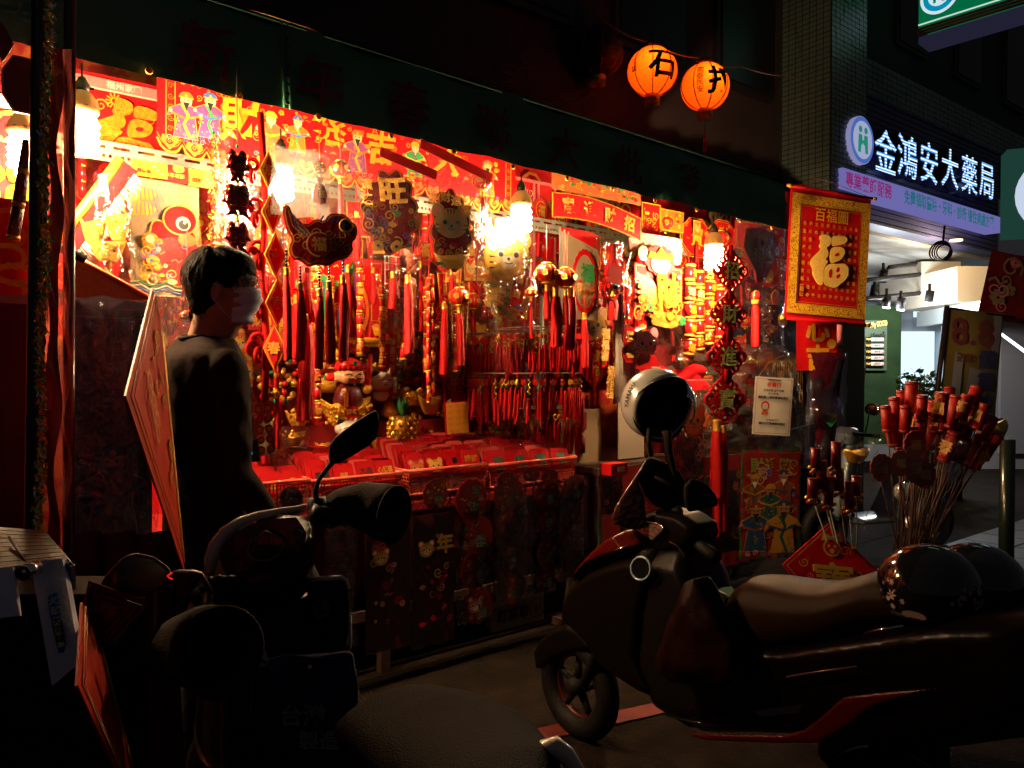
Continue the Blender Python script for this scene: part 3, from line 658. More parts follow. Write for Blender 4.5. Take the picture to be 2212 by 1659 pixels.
# ================================================================ bulbs
BULB = emit('bulb_glow', (1, .66, .33), BULB_W)
BULBV = mat('bulb_base', (.55, .20, .05), .6, emis=(1, .36, .08), es=.25, spec=.2)  # ballast emits faintly, standing in for bulb light shining through
spots = [(52, 300, 150, 'partly hidden behind the thick left pole'), (178, 255, 155, 'largest one, near the left poles'), (607, 372, 125, 'between the pouch and the fish strings'), (1126, 452, 106, 'beside the round tiger plaque'), (1542, 537, 94, 'nearest the knot chain')]
def bulb_mesh():
    g = MB(); h = MB(); s = MB()
    # unit height 1: holder on top, ballast, spiral
    s.tube([(0, 0, .53), (0, 0, .75)], .014, BLKM, 6); h2 = MB()
    h2.lathe([(.075, .36), (.095, .37), (.095, .47), (.07, .5), (.045, .56), (.02, .57)], mat('lamp_holder', (.03, .012, .008), .5), None, 14)
    h2.cyl(.02, .07, BLKM, TR(.115, 0, .43)@RY(pi/2), 8)
    h.lathe([(.19, .05), (.215, .09), (.215, .16), (.19, .24), (.13, .33), (.08, .37)], BULBV, None, 20)
    for i in range(10): h.box(.05, .008, .012, INK, RZ(i*pi/5)@TR(0, -.212, .13))
    h.lathe([(.14, 0), (.175, .02), (.175, .06)], WHI, None, 18)
    pts = []; T_ = 4.5; K = 60
    for i in range(K+1):
        a = 2*pi*T_*i/K; z = .02-.50*i/K; r = .165 if 0 < i < K else .08; pts.append((r*cos(a), r*sin(a), z))
    g.tube(pts, .052, BULB, 6); g.cyl(.10, .42, BULB, TR(0, 0, -.25), 10)
    return g, h, h2, s
for k, (x, y, hh, lab) in enumerate(spots):
    p = onD(x, y, 3.05); s = hh/F*p.y/1.0
    t = thing('spiral_bulb', 'glowing spiral energy saving bulb on a black holder, '+lab, 'light bulb', p, rz=.7*k, group='bare bulbs under the awning')
    g, h, h2, c = bulb_mesh(); t.scale = (s, s, s)
    part('glass_spiral', g, t); part('ballast', h, t); part('holder', h2, t); part('cord', c, t)

# ================================================================ paper lanterns
st = [at(1215, 20, 6.2), at(1300, 42, 6.0), at(1408, 92, 5.85), at(1522, 126, 5.75), at(1600, 143, 6.1), at(1720, 163, 7.3)]
b = MB(); pts = []
for i in range(len(st)-1):
    for j in range(6): k = j/6; q = st[i]*(1-k)+st[i+1]*k; q.z -= .03*sin(pi*k); pts.append(q)
b.tube(pts+[st[-1]], .006, mat('lantern_rope', (.35, .18, .1), .8), 5); wsolo('lantern_string', b, 'rope carrying the paper lanterns across to the tiled column', 'rope')
def papermat():
    m = bpy.data.materials.new('lantern_paper'); m.use_nodes = True; nt = m.node_tree; nt.nodes.remove(nt.nodes['Principled BSDF']); L = nt.links.new
    t = nn(nt, 'ShaderNodeBsdfTranslucent', i_Color=(.95, .14, .008, 1)); d = nn(nt, 'ShaderNodeBsdfDiffuse', i_Color=(.7, .13, .03, 1)); mx = nn(nt, 'ShaderNodeMixShader', i_Fac=.35)
    tc = nn(nt, 'ShaderNodeTexCoord'); sx = nn(nt, 'ShaderNodeSeparateXYZ'); L(tc.outputs['Object'], sx.inputs[0])
    L(t.outputs[0], mx.inputs[1]); L(d.outputs[0], mx.inputs[2]); L(mx.outputs[0], nt.nodes['Material Output'].inputs[0]); return m
LP = papermat(); LINK = mat('lantern_red_line', (.4, .01, .01), .6)
LPD = mat('shaded_lantern_paper', (.04, .006, .004), .8)  # lantern paper darkened in colour so this one looks unlit
def lantern(x, y, r_px, dep, char, side, label, energy, rz):
    c = at(x, y, dep); r = r_px/F*dep*.93; t = thing('paper_lantern', label, 'lantern', c, rz, group='round paper lanterns on the string')
    b = MB(); prof = []; K = 46
    for i in range(K+1):
        a = pi*(.09+.82*i/K); q = r*(1+(.006 if i % 2 else -.006)); prof.append((q*sin(a), -q*cos(a)*.98))
    L_ = MB(); L_.v = []; b.lathe(prof, LP if energy else LPD, None, 40, smooth=False)
    b.f = [f for f in b.f if len(f) == 4]; b.m = b.m[:len(b.f)]; b.sm = b.sm[:len(b.f)]; part('paper_shell', b, t)
    b = MB()
    for i in range(8):
        a = i*pi/4+.35; pts = [(r*1.012*sin(q)*cos(a), r*1.012*sin(q)*sin(a), -r*1.0*cos(q)) for q in [pi*(.1+.8*j/14) for j in range(15)]]; b.tube(pts, .0045, LINK, 4)
    part('red_line', b, t)
    b = MB(); zt = r*.95; b.lathe([(r*.30, zt), (r*.33, zt+.01), (r*.30, zt+.035), (r*.05, zt+.04)], mat('lantern_cap', (.10, .03, .02), .6), None, 18); part('cap', b, t)
    b = MB(); b.lathe([(r*.28, -zt-.045), (r*.31, -zt-.03), (r*.31, -zt), (r*.27, -zt+.005)], OLDG, None, 18)
    for i in range(22): a = i*2*pi/22; b.box(.008, .004, .035, OLDG, RZ(a)@TR(r*.29, 0, -zt-.058))
    part('base_fringe', b, t)
    b = MB(); b.tube([(0, 0, zt+.03), (-.01, 0, zt+.12)], .003, BLKM, 4); part('hook', b, t)
    for s_, sz, az, el in side + ((char, r*1.25, 0, 0),):
        vs, fs, wd = glyph(s_, .025 if sz > .1 else .015); me = bpy.data.meshes.new('t'); me.from_pydata([(x_, 0, z_) for x_, z_ in vs], [], fs); bm = bmesh.new(); bm.from_mesh(me)
        bmesh.ops.subdivide_edges(bm, edges=[e for e in bm.edges if e.calc_length() > .12], cuts=3, use_grid_fill=False); bmesh.ops.triangulate(bm, faces=bm.faces)
        b = MB(); vv = []
        for v in bm.verts:
            lx = v.co.x*sz/r; lz = v.co.z*sz/r+el; lz = max(-1.35, min(1.35, lz)); rr = r*1.03; A_ = az+lx/max(cos(lz), .4)
            vv.append((rr*sin(A_)*cos(lz), -rr*cos(A_)*cos(lz), rr*sin(lz)*.98))
        b.add(vv, [tuple(v.index for v in f.verts) for f in bm.faces], INK); part('character', b, t); bm.free()
    if energy:
        ld = bpy.data.lights.new('lantern_lamp', 'POINT'); ld.energy = energy; ld.color = (1, .62, .22); ld.shadow_soft_size = .03; lo = link(bpy.data.objects.new('lamp_light', ld), t); lo.location = (-.03, -.085, .03)
    return t
sd = tuple((c, .052, -.95, .42-.27*i) for i, c in enumerate('國泰民安'))
lantern(1409, 155, 57, 5.85, '石', tuple((c, .05, -1.25, .15-.25*i) for i, c in enumerate('風調')), 'lit orange paper lantern painted 石, middle one on the string', 3.2, .28)
lt = lantern(1523, 188, 55, 5.75, '打', sd, 'lit orange paper lantern painted 打 with small side characters', 3.2, .50)
b = MB(); b.tube([(0, 0, -.25), (0, 0, -.36)], .003, LINK, 4); b.cyl(.012, .12, TAS, TR(0, 0, -.43), 8); part('tassel', b, lt)
lantern(1292, 112, 58, 6.0, '方', (), 'unlit dark paper lantern, left of the two glowing ones', 0, .5)
# ================================================================ goods: builders
def hung(name, label, cat, x0, y0, x1, y1, D, yaw=0, group=None, tilt=0):
    c, W, H = fit(x0, y0, x1, y1, D, yaw)
    return thing(name, label, cat, c, group=group, rot=(0, tilt, ANG+yaw)), W, H
FU1 = ([(395, 770), (420, 740), (495, 738), (524, 775), (515, 825), (470, 848), (500, 880), (498, 925), (465, 955), (505, 960), (470, 1010), (450, 1060), (462, 1120), (458, 1172), (425, 1180), (390, 1150), (345, 1085), (350, 1050), (318, 1010), (322, 965), (375, 915), (425, 870), (395, 845), (420, 810)],
       [(522, 760), (560, 735), (650, 728), (692, 742), (690, 780), (650, 802), (590, 818), (540, 832), (528, 800)], [(520, 860), (560, 832), (640, 828), (675, 850), (665, 905), (620, 950), (570, 965), (538, 985), (516, 940)], [(465, 1030), (510, 985), (600, 978), (680, 965), (720, 1000), (724, 1060), (690, 1115), (645, 1145), (600, 1188), (530, 1184), (478, 1170), (458, 1110)])
FU2 = ([(562, 905), (580, 885), (618, 882), (610, 908), (575, 918)], [(512, 1048), (540, 1022), (550, 1060), (540, 1112), (515, 1100)], [(585, 1035), (610, 1000), (628, 1015), (620, 1045), (598, 1055)], [(590, 1080), (630, 1060), (640, 1080), (605, 1112)])
def soft(o):
    for _ in (0, 1): o = [p for i in range(len(o)) for p in ((o[i-1][0]*.25+o[i][0]*.75, o[i-1][1]*.25+o[i][1]*.75), (o[i][0]*.75+o[(i+1) % len(o)][0]*.25, o[i][1]*.75+o[(i+1) % len(o)][1]*.25))]
    return o
def fu_char(b, cx, cz, h, m, y=-.010, t=.008, T=None, o_=FU1):
    k = h/450
    for o in o_: b.plate(soft([(cx+(x-521)*k, cz+(958-z)*k) for x, z in o]), t, m, T, y=y)
def fu_gap(b, cx, cz, h, y=-.0183, T=None): fu_char(b, cx, cz, h, RED, y, .001, T, FU2)
CORD = mat('red_cord', (.5, .006, .008), .6)
TC = {}
def tasselmesh(L, r, seed=0):
    k = (round(L, 2), round(r, 3), seed % 3)
    if k in TC: return TC[k]
    L, r = k[0] or .01, k[1] or .002; rd = random.Random(k[2]); b = MB(); n = 14; vs = []; fs = []; Z = 6
    ph = [rd.random()*6 for _ in range(n)]
    for j in range(Z+1):
        t = j/Z
        for i in range(n):
            a = 2*pi*i/n; rr = r*(.62+.38*min(1, t*3))*(1+(.16 if i % 2 else -.12)) + r*.1*sin(t*3+ph[i]); z = -L*t - (L*.04*rd.random() if j == Z else 0)
            vs.append((rr*cos(a)+r*.25*sin(t*2.2+k[2]), rr*sin(a), z))
    for j in range(Z):
        for i in range(n): a = j*n+i; c = j*n+(i+1) % n; fs.append((a, a+n, c+n, c))
    fs.append(tuple(range(n))); b.add(vs, fs, TAS, smooth=True)
    for i in range(9):
        a = rd.random()*6.3; q = r*(.5+.6*rd.random()); b.tube([(q*cos(a), q*sin(a), -L*.6), (q*cos(a)*1.15, q*sin(a)*1.15, -L*(.97+.07*rd.random()))], r*.07, TAS, 3)
    c = MB(); c.lathe([(r*.66, -r*.2), (r*.72, 0), (r*.66, r*.2), (r*.66, r*1.5), (r*.74, r*1.7), (r*.6, r*1.9)], GOLD, None, 10)
    TC[k] = (b.mesh('tassel'), c.mesh('collar')); return TC[k]
def tassel(root, x, z, L, r, y=0, seed=0):
    a, c = tasselmesh(L, r, seed); part('tassel', a, root, loc=(x, y, z)); part('collar', c, root, loc=(x, y, z))
def cord(root, pts, r=.002, m=None): b = MB(); b.tube(pts, r, m or CORD, 4); return part('cord', b, root)
def plaque(root, o, t=.012, rim=GOLD, face=RED, rw=.006, y=0, name='board'):
    b = MB(); b.plate(o, t, rim, y=y, mb=face); i = inset(o, rw); b.plate(i, .002, face, y=y-t+.0005); return part(name, b, root)
def face_tiger(b, x, z, s, y, body=YEL, T=None):
    for q in (-1, 1): b.ngon(circ(s*.2, 12, x+q*s*.38, z+s*.36), body, T, y-.0005); b.ngon(circ(s*.11, 10, x+q*s*.38, z+s*.36), PNK, T, y-.0010)
    b.ngon(circ(s*.5, 22, x, z, s*.43), body, T, y-.0015)
    b.ngon(circ(s*.2, 14, x, z-s*.15, s*.15), WHI, T, y-.0020)
    for q in (-1, 1):
        b.ngon(circ(s*.095, 12, x+q*s*.2, z+s*.03), WHI, T, y-.0020); b.ngon(circ(s*.065, 12, x+q*s*.19, z+s*.02), INK, T, y-.0026)
        for j in range(3): b.ngon([(x+q*s*.47, z-s*(.02+.13*j)), (x+q*s*.3, z-s*(.05+.12*j)), (x+q*s*.46, z-s*(.07+.13*j))], INK, T, y-.0020)
        b.ngon(circ(s*.05, 8, x+q*s*.3, z-s*.14), PNK, T, y-.0022)
    for j in (-1, 0, 1): b.ngon([(x+j*s*.1-s*.03, z+s*.41), (x+j*s*.08, z+s*.22), (x+j*s*.1+s*.03, z+s*.41)], INK, T, y-.0022)
    b.ngon(circ(s*.04, 8, x, z-s*.08), INK, T, y-.0028); b.ribbon([(x-s*.1, z-s*.16), (x, z-s*.2), (x+s*.1, z-s*.16)], s*.02, 0, INK, T, y-.0028)
SKIN2 = mat('printed_skin', (.72, .38, .20), .5)
def figure(b, x, z, h, y, seed, T=None, beard=True, pal=None, SKIN2=SKIN2, GPR=GPR):
    """printed robed figure"""
    rd = random.Random(seed); c1, c2, c3 = rd.sample(pal or [ORG, BLU, GRN, mat('violet_print', (.22, .035, .16), .45), YEL, mat('rust_print', (.5, .09, .04), .5)], 3)
    w_ = h*.42; b.ngon([(x-w_*.62, z-h*.5), (x+w_*.6, z-h*.5), (x+w_*.45, z), (x+w_*.9, z-h*.02), (x+w_*.7, z+h*.12), (x+w_*.25, z+h*.22), (x-w_*.25, z+h*.22), (x-w_*.8, z+h*.1), (x-w_*.9, z-h*.08), (x-w_*.4, z)], GPR, T, y)
    i = inset([(x-w_*.62, z-h*.5), (x+w_*.6, z-h*.5), (x+w_*.45, z), (x+w_*.9, z-h*.02), (x+w_*.7, z+h*.12), (x+w_*.25, z+h*.22), (x-w_*.25, z+h*.22), (x-w_*.8, z+h*.1), (x-w_*.9, z-h*.08), (x-w_*.4, z)], h*.018)
    b.ngon(i, c1, T, y-.0007)
    b.ribbon([(x-w_*.2, z+h*.2), (x+w_*.1, z), (x-w_*.1, z-h*.2), (x+w_*.2, z-h*.48)], h*.06, 0, c2, T, y-.0014)
    b.ribbon([(x-w_*.7, z), (x, z-h*.08), (x+w_*.7, z+h*.03)], h*.05, 0, c3, T, y-.0018)
    b.ngon(circ(h*.12, 14, x, z+h*.3, h*.13), SKIN2, T, y-.0018); b.ngon([(x-h*.15, z+h*.35), (x+h*.15, z+h*.35), (x+h*.13, z+h*.42), (x+h*.06, z+h*.48), (x-h*.06, z+h*.48), (x-h*.13, z+h*.42)], c3, T, y-.0024); b.ngon(circ(h*.035, 8, x, z+h*.40), GPR, T, y-.003); b.ribbon([(x-h*.15, z+h*.36), (x+h*.15, z+h*.36)], h*.025, 0, GPR, T, y-.003)
    for q in (-1, 1): b.ngon(circ(h*.016, 6, x+q*h*.045, z+h*.31), INK, T, y-.0026)
    if beard: b.ngon([(x-h*.07, z+h*.26), (x+h*.07, z+h*.26), (x, z+h*.08)], rd.choice([INK, WHI]), T, y-.0026)
    for j in range(16): xx = x+rd.uniform(-.5, .5)*w_; zz = z+rd.uniform(-.45, .12)*h; mm = rd.choice([c2, c3, GPR, GPR]); spiral(b, xx, zz, h*rd.uniform(.025, .05), mm, y=y-.0031, T=T, flip=rd.choice((-1, 1)), a0=j) if j % 2 else b.ngon(circ(h*.018, 6, xx, zz), mm, T, y-.0031)
    for q in (-.75, .7): b.ngon(circ(h*.04, 8, x+q*w_, z+h*.04), SKIN2, T, y-.0028)
    for j in range(5): spiral(b, x+(j-2)*w_*.4, z-h*.53, h*.06, rd.choice([PNK, GPR, BLU]), y=y-.001, T=T, flip=(-1)**j)
def spotted(b, o, y, m, m2, T=None): b.ngon(o, m, T, y); b.ngon(inset(o, .004), m2, T, y-.0006)
def lanternmesh(r, gold=True):
    b = MB(); prof = [(max(r*sin(pi*(.12+.76*i/10)), .001), -r*.82*cos(pi*(.12+.76*i/10))) for i in range(11)]; b.lathe(prof, CRIM, None, 20)
    for i in range(10): a = i*pi/5; b.tube([(r*1.01*sin(q)*cos(a), r*1.01*sin(q)*sin(a), -r*.83*cos(q)) for q in [pi*(.12+.76*j/7) for j in range(8)]], r*.018, GOLD, 3)
    for z, s in ((r*.8, 1), (-r*.8, -1)): b.lathe([(r*.42, z-s*r*.06), (r*.5, z), (r*.42, z+s*r*.1)][::s], GOLD, None, 14)
    for i in range(6):
        a = i*pi/3+.2
        T = RZ(a)@TR(0, -r*1.01, 0); b.ngon(blob(r*.28, r*.3, i, 10), GLIT, T, 0)
    return b
def small_lantern(name, label, x, y, rp, D, L=0, group=None, up=0, tr=None):
    c, W, H = fit(x-rp, y-rp, x+rp, y+rp, D); r = H/2
    t = thing(name, label, 'lantern', c, ANG, group)
    part('body', lanternmesh(r), t)
    if up: cord(t, [(0, 0, r*.8), (0, 0, r*.8+up)], .0025)
    if L:
        l = L/F*c.y; b = MB(); b.sph(r*.16, GOLD, TR(0, 0, -r*1.05), 8, 5); b.tube([(0, 0, -r*.8), (0, 0, -r*1.5)], .002, CORD, 4); part('bead', b, t); tassel(t, 0, -r*1.5, l, tr or r*.26)
    return t
def diamond(root, s, txt, y=0, face=RED, t=.008, loc=None, sk=1.0):
    o = [(0, -s*sk), (s, 0), (0, s*sk), (-s, 0)]; b = MB(); b.plate(o, t, GPR, y=y); b.plate(inset(o, s*.07), .0015, face, y=y-t+.0003); b.plate(inset(o, s*.16), .0012, GPR, y=y-t-.001); b.plate(inset(o, s*.20), .0012, face, y=y-t-.0018)
    o_ = part('diamond_board', b, root, loc=loc); b = MB(); b.text(txt, s*.85, GLIT, y=y-t-.004, bold=.03, wob=.02); part('character', b, o_); return o_
def firecracker(r, L, seed=0, red=None, gd=None):
    b = MB(); b.cyl(r, L, red or CRIM, None, 12)
    for z in (-L/2+r*.3, L/2-r*.3): b.cyl(r*1.06, r*.5, gd or GOLD, TR(0, 0, z), 12)
    rd = random.Random(seed)
    b.text(rd.choice('福財春吉'), min(L*.45, r*2.2), GPR, y=-r*1.05, bold=.03)
    for i in range(5): spiral(b, rd.uniform(-r*.6, r*.6), rd.uniform(-L*.38, L*.38), r*.3, GPR, y=-r*1.02)
    return b
def fc_string(name, label, x0, y0, x1, y1, D, cols, n, seed, group=None, txt=False):
    t, W, H = hung(name, label, 'firecracker string', x0, y0, x1, y1, D, group=group); rd = random.Random(seed)
    L = H/n*1.05; r = min(W/cols/2.1, L*.28); ms = [firecracker(r, L*.92, seed+i).mesh('firecracker') for i in range(3)]
    for j in range(n):
        for i in range(cols): part('firecracker', rd.choice(ms), t, loc=((i-(cols-1)/2)*W/cols, -.004*(j % 2), H/2-(j+.5)*H/n+(.25*H/n if i % 2 else 0)), rot=(0, rd.uniform(-.13, .13), rd.uniform(-1, 1)))
    cord(t, [(0, .01, H/2+.08), (0, .012, -H/2)], .003); return t
def bag(root, W, H, d=.05, m=FILM, seed=0, loc=(0, 0, 0), fold=.25, name='plastic_bag', crisp=0):
    b = MB(); s = seed*3.1
    for sgn in (-1, 1):
        b.quadgrid([(-W/2, 0, -H/2), (W/2, 0, -H/2), (W/2, 0, H/2), (-W/2, 0, H/2)], 10, 12, m,
            fn=lambda a, c, p: (.02*noise.noise(V((s, c*3, sgn))), sgn*d*(sin(pi*a)**.6*(.3+.7*sin(pi*c)))*.5 + fold*d*noise.noise(V((a*(5+crisp*6)+s, c*(5+crisp*6), sgn*3))), .02*noise.noise(V((a*4, s, 9)))), smooth=not crisp)
    return part(name, b, root, loc=loc)
def sheet(root, W, H, m, name='sheet', t=.002, seed=0, y=0, loc=None, nx=6, nz=10, cur=.006):
    b = MB(); b.quadgrid([(-W/2, y, -H/2), (W/2, y, -H/2), (W/2, y, H/2), (-W/2, y, H/2)], nx, nz, m, fn=lambda a, c, p: (0, cur*noise.noise(V((a*2+seed, c*3, seed))), 0))
    b.box(W, t, H, m, TR(0, y+.004+cur, 0)); return part(name, b, root, loc=loc)
def frame2(b, W, H, w_, m, y, T=None):
    for (x, z, a, c) in ((0, H/2-w_/2, W, w_), (0, -H/2+w_/2, W, w_), (-W/2+w_/2, 0, w_, H-2*w_), (W/2-w_/2, 0, w_, H-2*w_)): b.ngon(rect(a, c, x, z), m, T, y)
FRET = None
def arabesque():
    """gold ground printed with dark red scrollwork"""
    m = bpy.data.materials.new('gold_scroll_border'); m.use_nodes = True; nt = m.node_tree; L = nt.links.new; p = nt.nodes['Principled BSDF']; p.inputs['Roughness'].default_value = .35; p.inputs['Metallic'].default_value = .2
    tc = nn(nt, 'ShaderNodeTexCoord'); no = nn(nt, 'ShaderNodeTexNoise', i_Scale=30.0, i_Detail=1.5, i_Distortion=2.2); L(tc.outputs['Object'], no.inputs[0])
    cr = nn(nt, 'ShaderNodeValToRGB'); e = cr.color_ramp.elements; e[0].position = .445; e[0].color = (.95, .52, .03, 1); e[1].position = .46; e[1].color = (.35, .01, .01, 1)
    f = cr.color_ramp.elements.new(.515); f.color = (.35, .01, .01, 1); g = cr.color_ramp.elements.new(.53); g.color = (.95, .52, .03, 1)
    L(no.outputs['Fac'], cr.inputs[0]); L(cr.outputs[0], p.inputs[0]); return m
ARAB = arabesque()

STRIP = film('pink_strip', (1, .16, .16), .12, haze=.75, tr=(.9, .3, .3))
# ================================================================ goods: the top row against the awning
t, W, H = hung('gold_character_cloth', 'red cloth with a huge gold glitter character behind the largest bulb', 'cloth banner', 160, 170, 352, 345, 3.72)
sheet(t, W, H, RED)
b = MB(); b.box(W, .004, H*.13, mat('pink_band', (.62, .12, .12), .5), TR(0, -.012, H*.38)); b.box(W, .003, H*.02, WHI, TR(0, -.015, H*.31)); b.text('福州家園', H*.1, WHI, TR(.02, 0, H*.385), y=-.018); part('header_band', b, t)
b = MB(); fu_char(b, W*.12, -H*.14, H*.8, GLIT, y=-.012, T=RY(.25)); fu_gap(b, W*.12, -H*.14, H*.8, y=-.0203, T=RY(.25)); part('character', b, t)
b = MB(); spiral(b, -W*.2, H*.12, .03, GPR, y=-.012); [b.ribbon([(-W*.05+.01*cos(a), H*.2+.01*sin(a)), (-W*.05+.035*cos(a), H*.2+.035*sin(a))], .006, .001, GPR, None, -.012) for a in [i*pi/6 for i in range(12)]]; spiral(b, W*.36, H*.05, .035, ORG, y=-.012); part('ornament', b, t)
# long pelmet
uu0 = .79; uu1 = 2.68
pel = thing('long_pelmet', 'long red cloth pelmet with gold 財發吉 characters and printed robed figures', 'pelmet', fr((uu0+uu1)/2, 3.4, 2.67), rot=(0, .012, ANG)); W = uu1-uu0; H = .44
b = MB(); n = 19; o = [(-W/2, H/2)]
for i in range(n*6+1):
    k = i/(n*6); o.append((-W/2+W*k, -H/2+.0-.045*abs(sin(pi*k*n))**.6 - .03*abs(sin(pi*k*3))))
o.append((W/2, H/2)); b.plate(o, .003, RED); part('cloth', b, pel)
b = MB(); oo = [(a, c+.005) for a, c in o[1:-1]]; b.ribbon(oo, .008, .001, GPR, y=-.004); b.ribbon([(a, c+.022) for a, c in oo], .004, .001, ORG, y=-.004)
for i in range(n):
    x = -W/2+W*(i+.5)/n; z = -H/2-.02+.0; k = (i+.5)/n; z = -H/2-.02-.03*abs(sin(pi*k*3))
    b.plate(sc([(0, -.026), (.03, .005), (.024, .026), (.008, .022), (0, .014), (-.008, .022), (-.024, .026), (-.03, .005)], 1.2, x=x, z=z+.02), .001, ORG, y=-.004); b.ngon(sc(circ(.014, 10), 1, x=x, z=z+.025), RED, y=-.0056); spiral(b, x, z+.025, .011, GPR, y=-.006)
for sgn in (-1, 1): b.ribbon([(sgn*(W/2-.035), -H/2+.02), (sgn*(W/2-.035), H/2)], .006, .001, ORG, y=-.004); b.ribbon([(sgn*(W/2-.07), -H/2+.03), (sgn*(W/2-.07), H/2)], .004, .001, GPR, y=-.004); [spiral(b, sgn*(W/2-.052), -H/2+.05+.045*i, .014, ORG, y=-.005, flip=(-1)**i) for i in range(9)]
for i in range(26):
    x = -W/2+.1+(W-.2)*i/25; z = H*.02+.045*(1 if i % 2 else .4)+.0; b.ngon([(x-.002, z+.05), (x+.002, z+.05), (x+.008, z), (x-.008, z)], GPR, None, -.004)
ornament(b, W*.98, H*.7, 31, -.0042, 150, [GPR, GPR, ORG, GLIT], .055); part('border_print', b, pel)
for c, x, s in (('財', 520, .2), ('發', 705, .2), ('吉', 822, .17), ('大', 965, .17)):
    r = onD(x, 0, 3.4); u = V((r.x, r.y, 0)).dot(U)-(uu0+uu1)/2; zz = {'財': -.075, '發': -.06, '吉': -.06, '大': -.05}[c]
    b = MB(); b.text(c, s, GPR, TR(u, 0, zz), bold=.03 if c != '發' else .012, y=-.006, t=.0015, wob=.03, skew=.08); part('character', b, pel)
for k, (x, s) in enumerate(((400, .20), (452, .2), (583, .2), (641, .17), (770, .21), (895, .18), (1052, .2))):
    r = onD(x, 0, 3.4); u = V((r.x, r.y, 0)).dot(U)-(uu0+uu1)/2; b = MB(); figure(b, u, -.10+.02*(k % 2), s, -.005, 40+k); part('figure_print', b, pel)
# paper child / dragon poster on white
t, W, H = hung('white_poster', 'white poster of a red and gold festive dragon child behind the man', 'poster', 284, 392, 432, 640, 3.5)
sheet(t, W, H, PAP)
b = MB(); o = cloudy(W*.46, H*.30, 4, 9); b.plate([(x+W*.08, z-H*.12) for x, z in o], .008, GPR, y=-.006); b.plate(inset([(x+W*.08, z-H*.12) for x, z in o], .006), .002, RED, y=-.0135)
b.plate(circ(W*.26, 24, W*.2, H*.17, W*.24), .006, GPR, y=-.012); b.plate(circ(W*.235, 24, W*.2, H*.17, W*.215), .006, RED, y=-.014)
b.ngon(circ(W*.11, 18, W*.24, H*.14), WHI, y=-.021); b.ngon(circ(W*.075, 18, W*.245, H*.13), INK, y=-.022); b.ngon(circ(W*.025, 8, W*.26, H*.15), WHI, y=-.023)
b.ngon(circ(W*.14, 18, W*.3, 0, W*.1), ORG, y=-.0205); b.plate(circ(W*.12, 14, -W*.24, -H*.02, W*.1), .003, GLIT, y=-.016); b.ngon(circ(W*.07, 12, -W*.24, -H*.02), SKIN2, y=-.02); b.ngon(circ(W*.1, 12, -W*.2, -H*.2, W*.08), YEL, y=-.018); b.ngon(circ(W*.04, 10, -W*.12, -H*.1), PNK, y=-.019)
ornament(b, W*.8, H*.4, 8, -.017, 26, [GLIT, GPR, SKIN2, ORG, BLU, YEL], .12, T=TR(0, 0, -H*.2)); part('dragon_print', b, t)
b = MB()
for j in range(2):
    z = H*(.30-.13*j); b.plate([(-W*.5, z), (-W*.2, z+.01), (-W*.10, z+.045), (-W*.16, z+.04), (-W*.26, z+.06), (-W*.5, z+.07)], .002, YEL, y=-.006)
    for i in range(8): b.ribbon([(-W*.49+.018*i, z+.005), (-W*.46+.014*i, z+.06)], .003, .001, BLU, y=-.0085)
part('roof_print', b, t)
b = MB(); [b.tube([(-W/2+i*W/8, -.008, -H/2+.02+.014*k+.012*sin(i*2)) for i in range(9)], .0035, (BLU, WHI, GRN)[k], 4) for k in range(3)]; part('wave_print', b, t)
for k, (x0, x1, lab, m, tx) in enumerate(((285, 362, 'yellow card header printed with two characters above the white poster', YEL, '潤德福'), (362, 408, 'red card header with gold arch, middle of the three above the white poster', REDP, '年年有餘'), (408, 462, 'orange card header, right one of the three above the white poster', mat('orange_card', (.85, .33, .02), .45), '招財'))):
    t, W, H = hung('card_header', lab, 'card', x0, 350+k*9, x1, 382+k*11, 3.46, tilt=.0); sheet(t, W, H, m, cur=.002); b = MB(); b.text(tx, H*.3, REDP if k != 1 else GPR, TR(-W*.18, 0, -H*.15), y=-.006)
    if k == 1: b.ngon(circ(W*.28, 14, 0, H*.3, H*.25), GPR, y=-.005)
    else: [b.ngon(circ(.008, 8, W*(.1+.12*i), H*(.2-.2*i), .003), BLU, y=-.006) for i in range(3)]
    part('lettering', b, t)
# tilted fringed scroll and ingots at the left
t, W, H = hung('fringed_scroll', 'tilted red scroll with shaggy white fringe beneath the largest bulb', 'scroll', 165, 330, 248, 590, 3.3, tilt=.55)
b = MB(); b.cyl(W*.16, H, ORG, TR(-W*.3, 0, 0), 12); b.box(W*.5, .02, H, RED, TR(0, 0, 0)); part('roll', b, t)
b = MB(); rd = random.Random(9)
for i in range(220): z = rd.uniform(-H*.42, H*.45); x = W*.2; l = rd.uniform(.02, .06); b.add([(x, -.02, z), (x, -.02, z+.004), (x+l, -.03-rd.random()*.02, z-l*.4)], [(0, 1, 2)], rd.choice([WHI, WHI, YEL]))
part('fringe', b, t, kind='stuff')
def ingot(root, W, H, m=GOLD, y=0, loc=None, name='ingot', depth=None):
    b = MB(); n = 24; vs = []; fs = []; D_ = depth or W*.45
    for j in range(9):
        t_ = j/8
        for i in range(n):
            a = 2*pi*i/n; lift = (abs(cos(a))**2.2)*H*.45*t_; rr = .45+.55*t_**.7; vs.append((W/2*rr*cos(a), D_/2*rr*sin(a), -H/2+H*.55*t_+lift))
    for j in range(8):
        for i in range(n): a = j*n+i; c = j*n+(i+1) % n; fs.append((a, c, c+n, a+n))
    fs.append(tuple(8*n+i for i in range(n))); b.add(vs, fs, m, None, True)
    b.lathe([(1, 0), (.95, .3), (.7, .7), (.35, .95), (.001, 1)], m, TR(0, 0, H*.02)@SX(W*.24, D_*.36, H*.36), 16)
    return part(name, b, root, loc=loc)
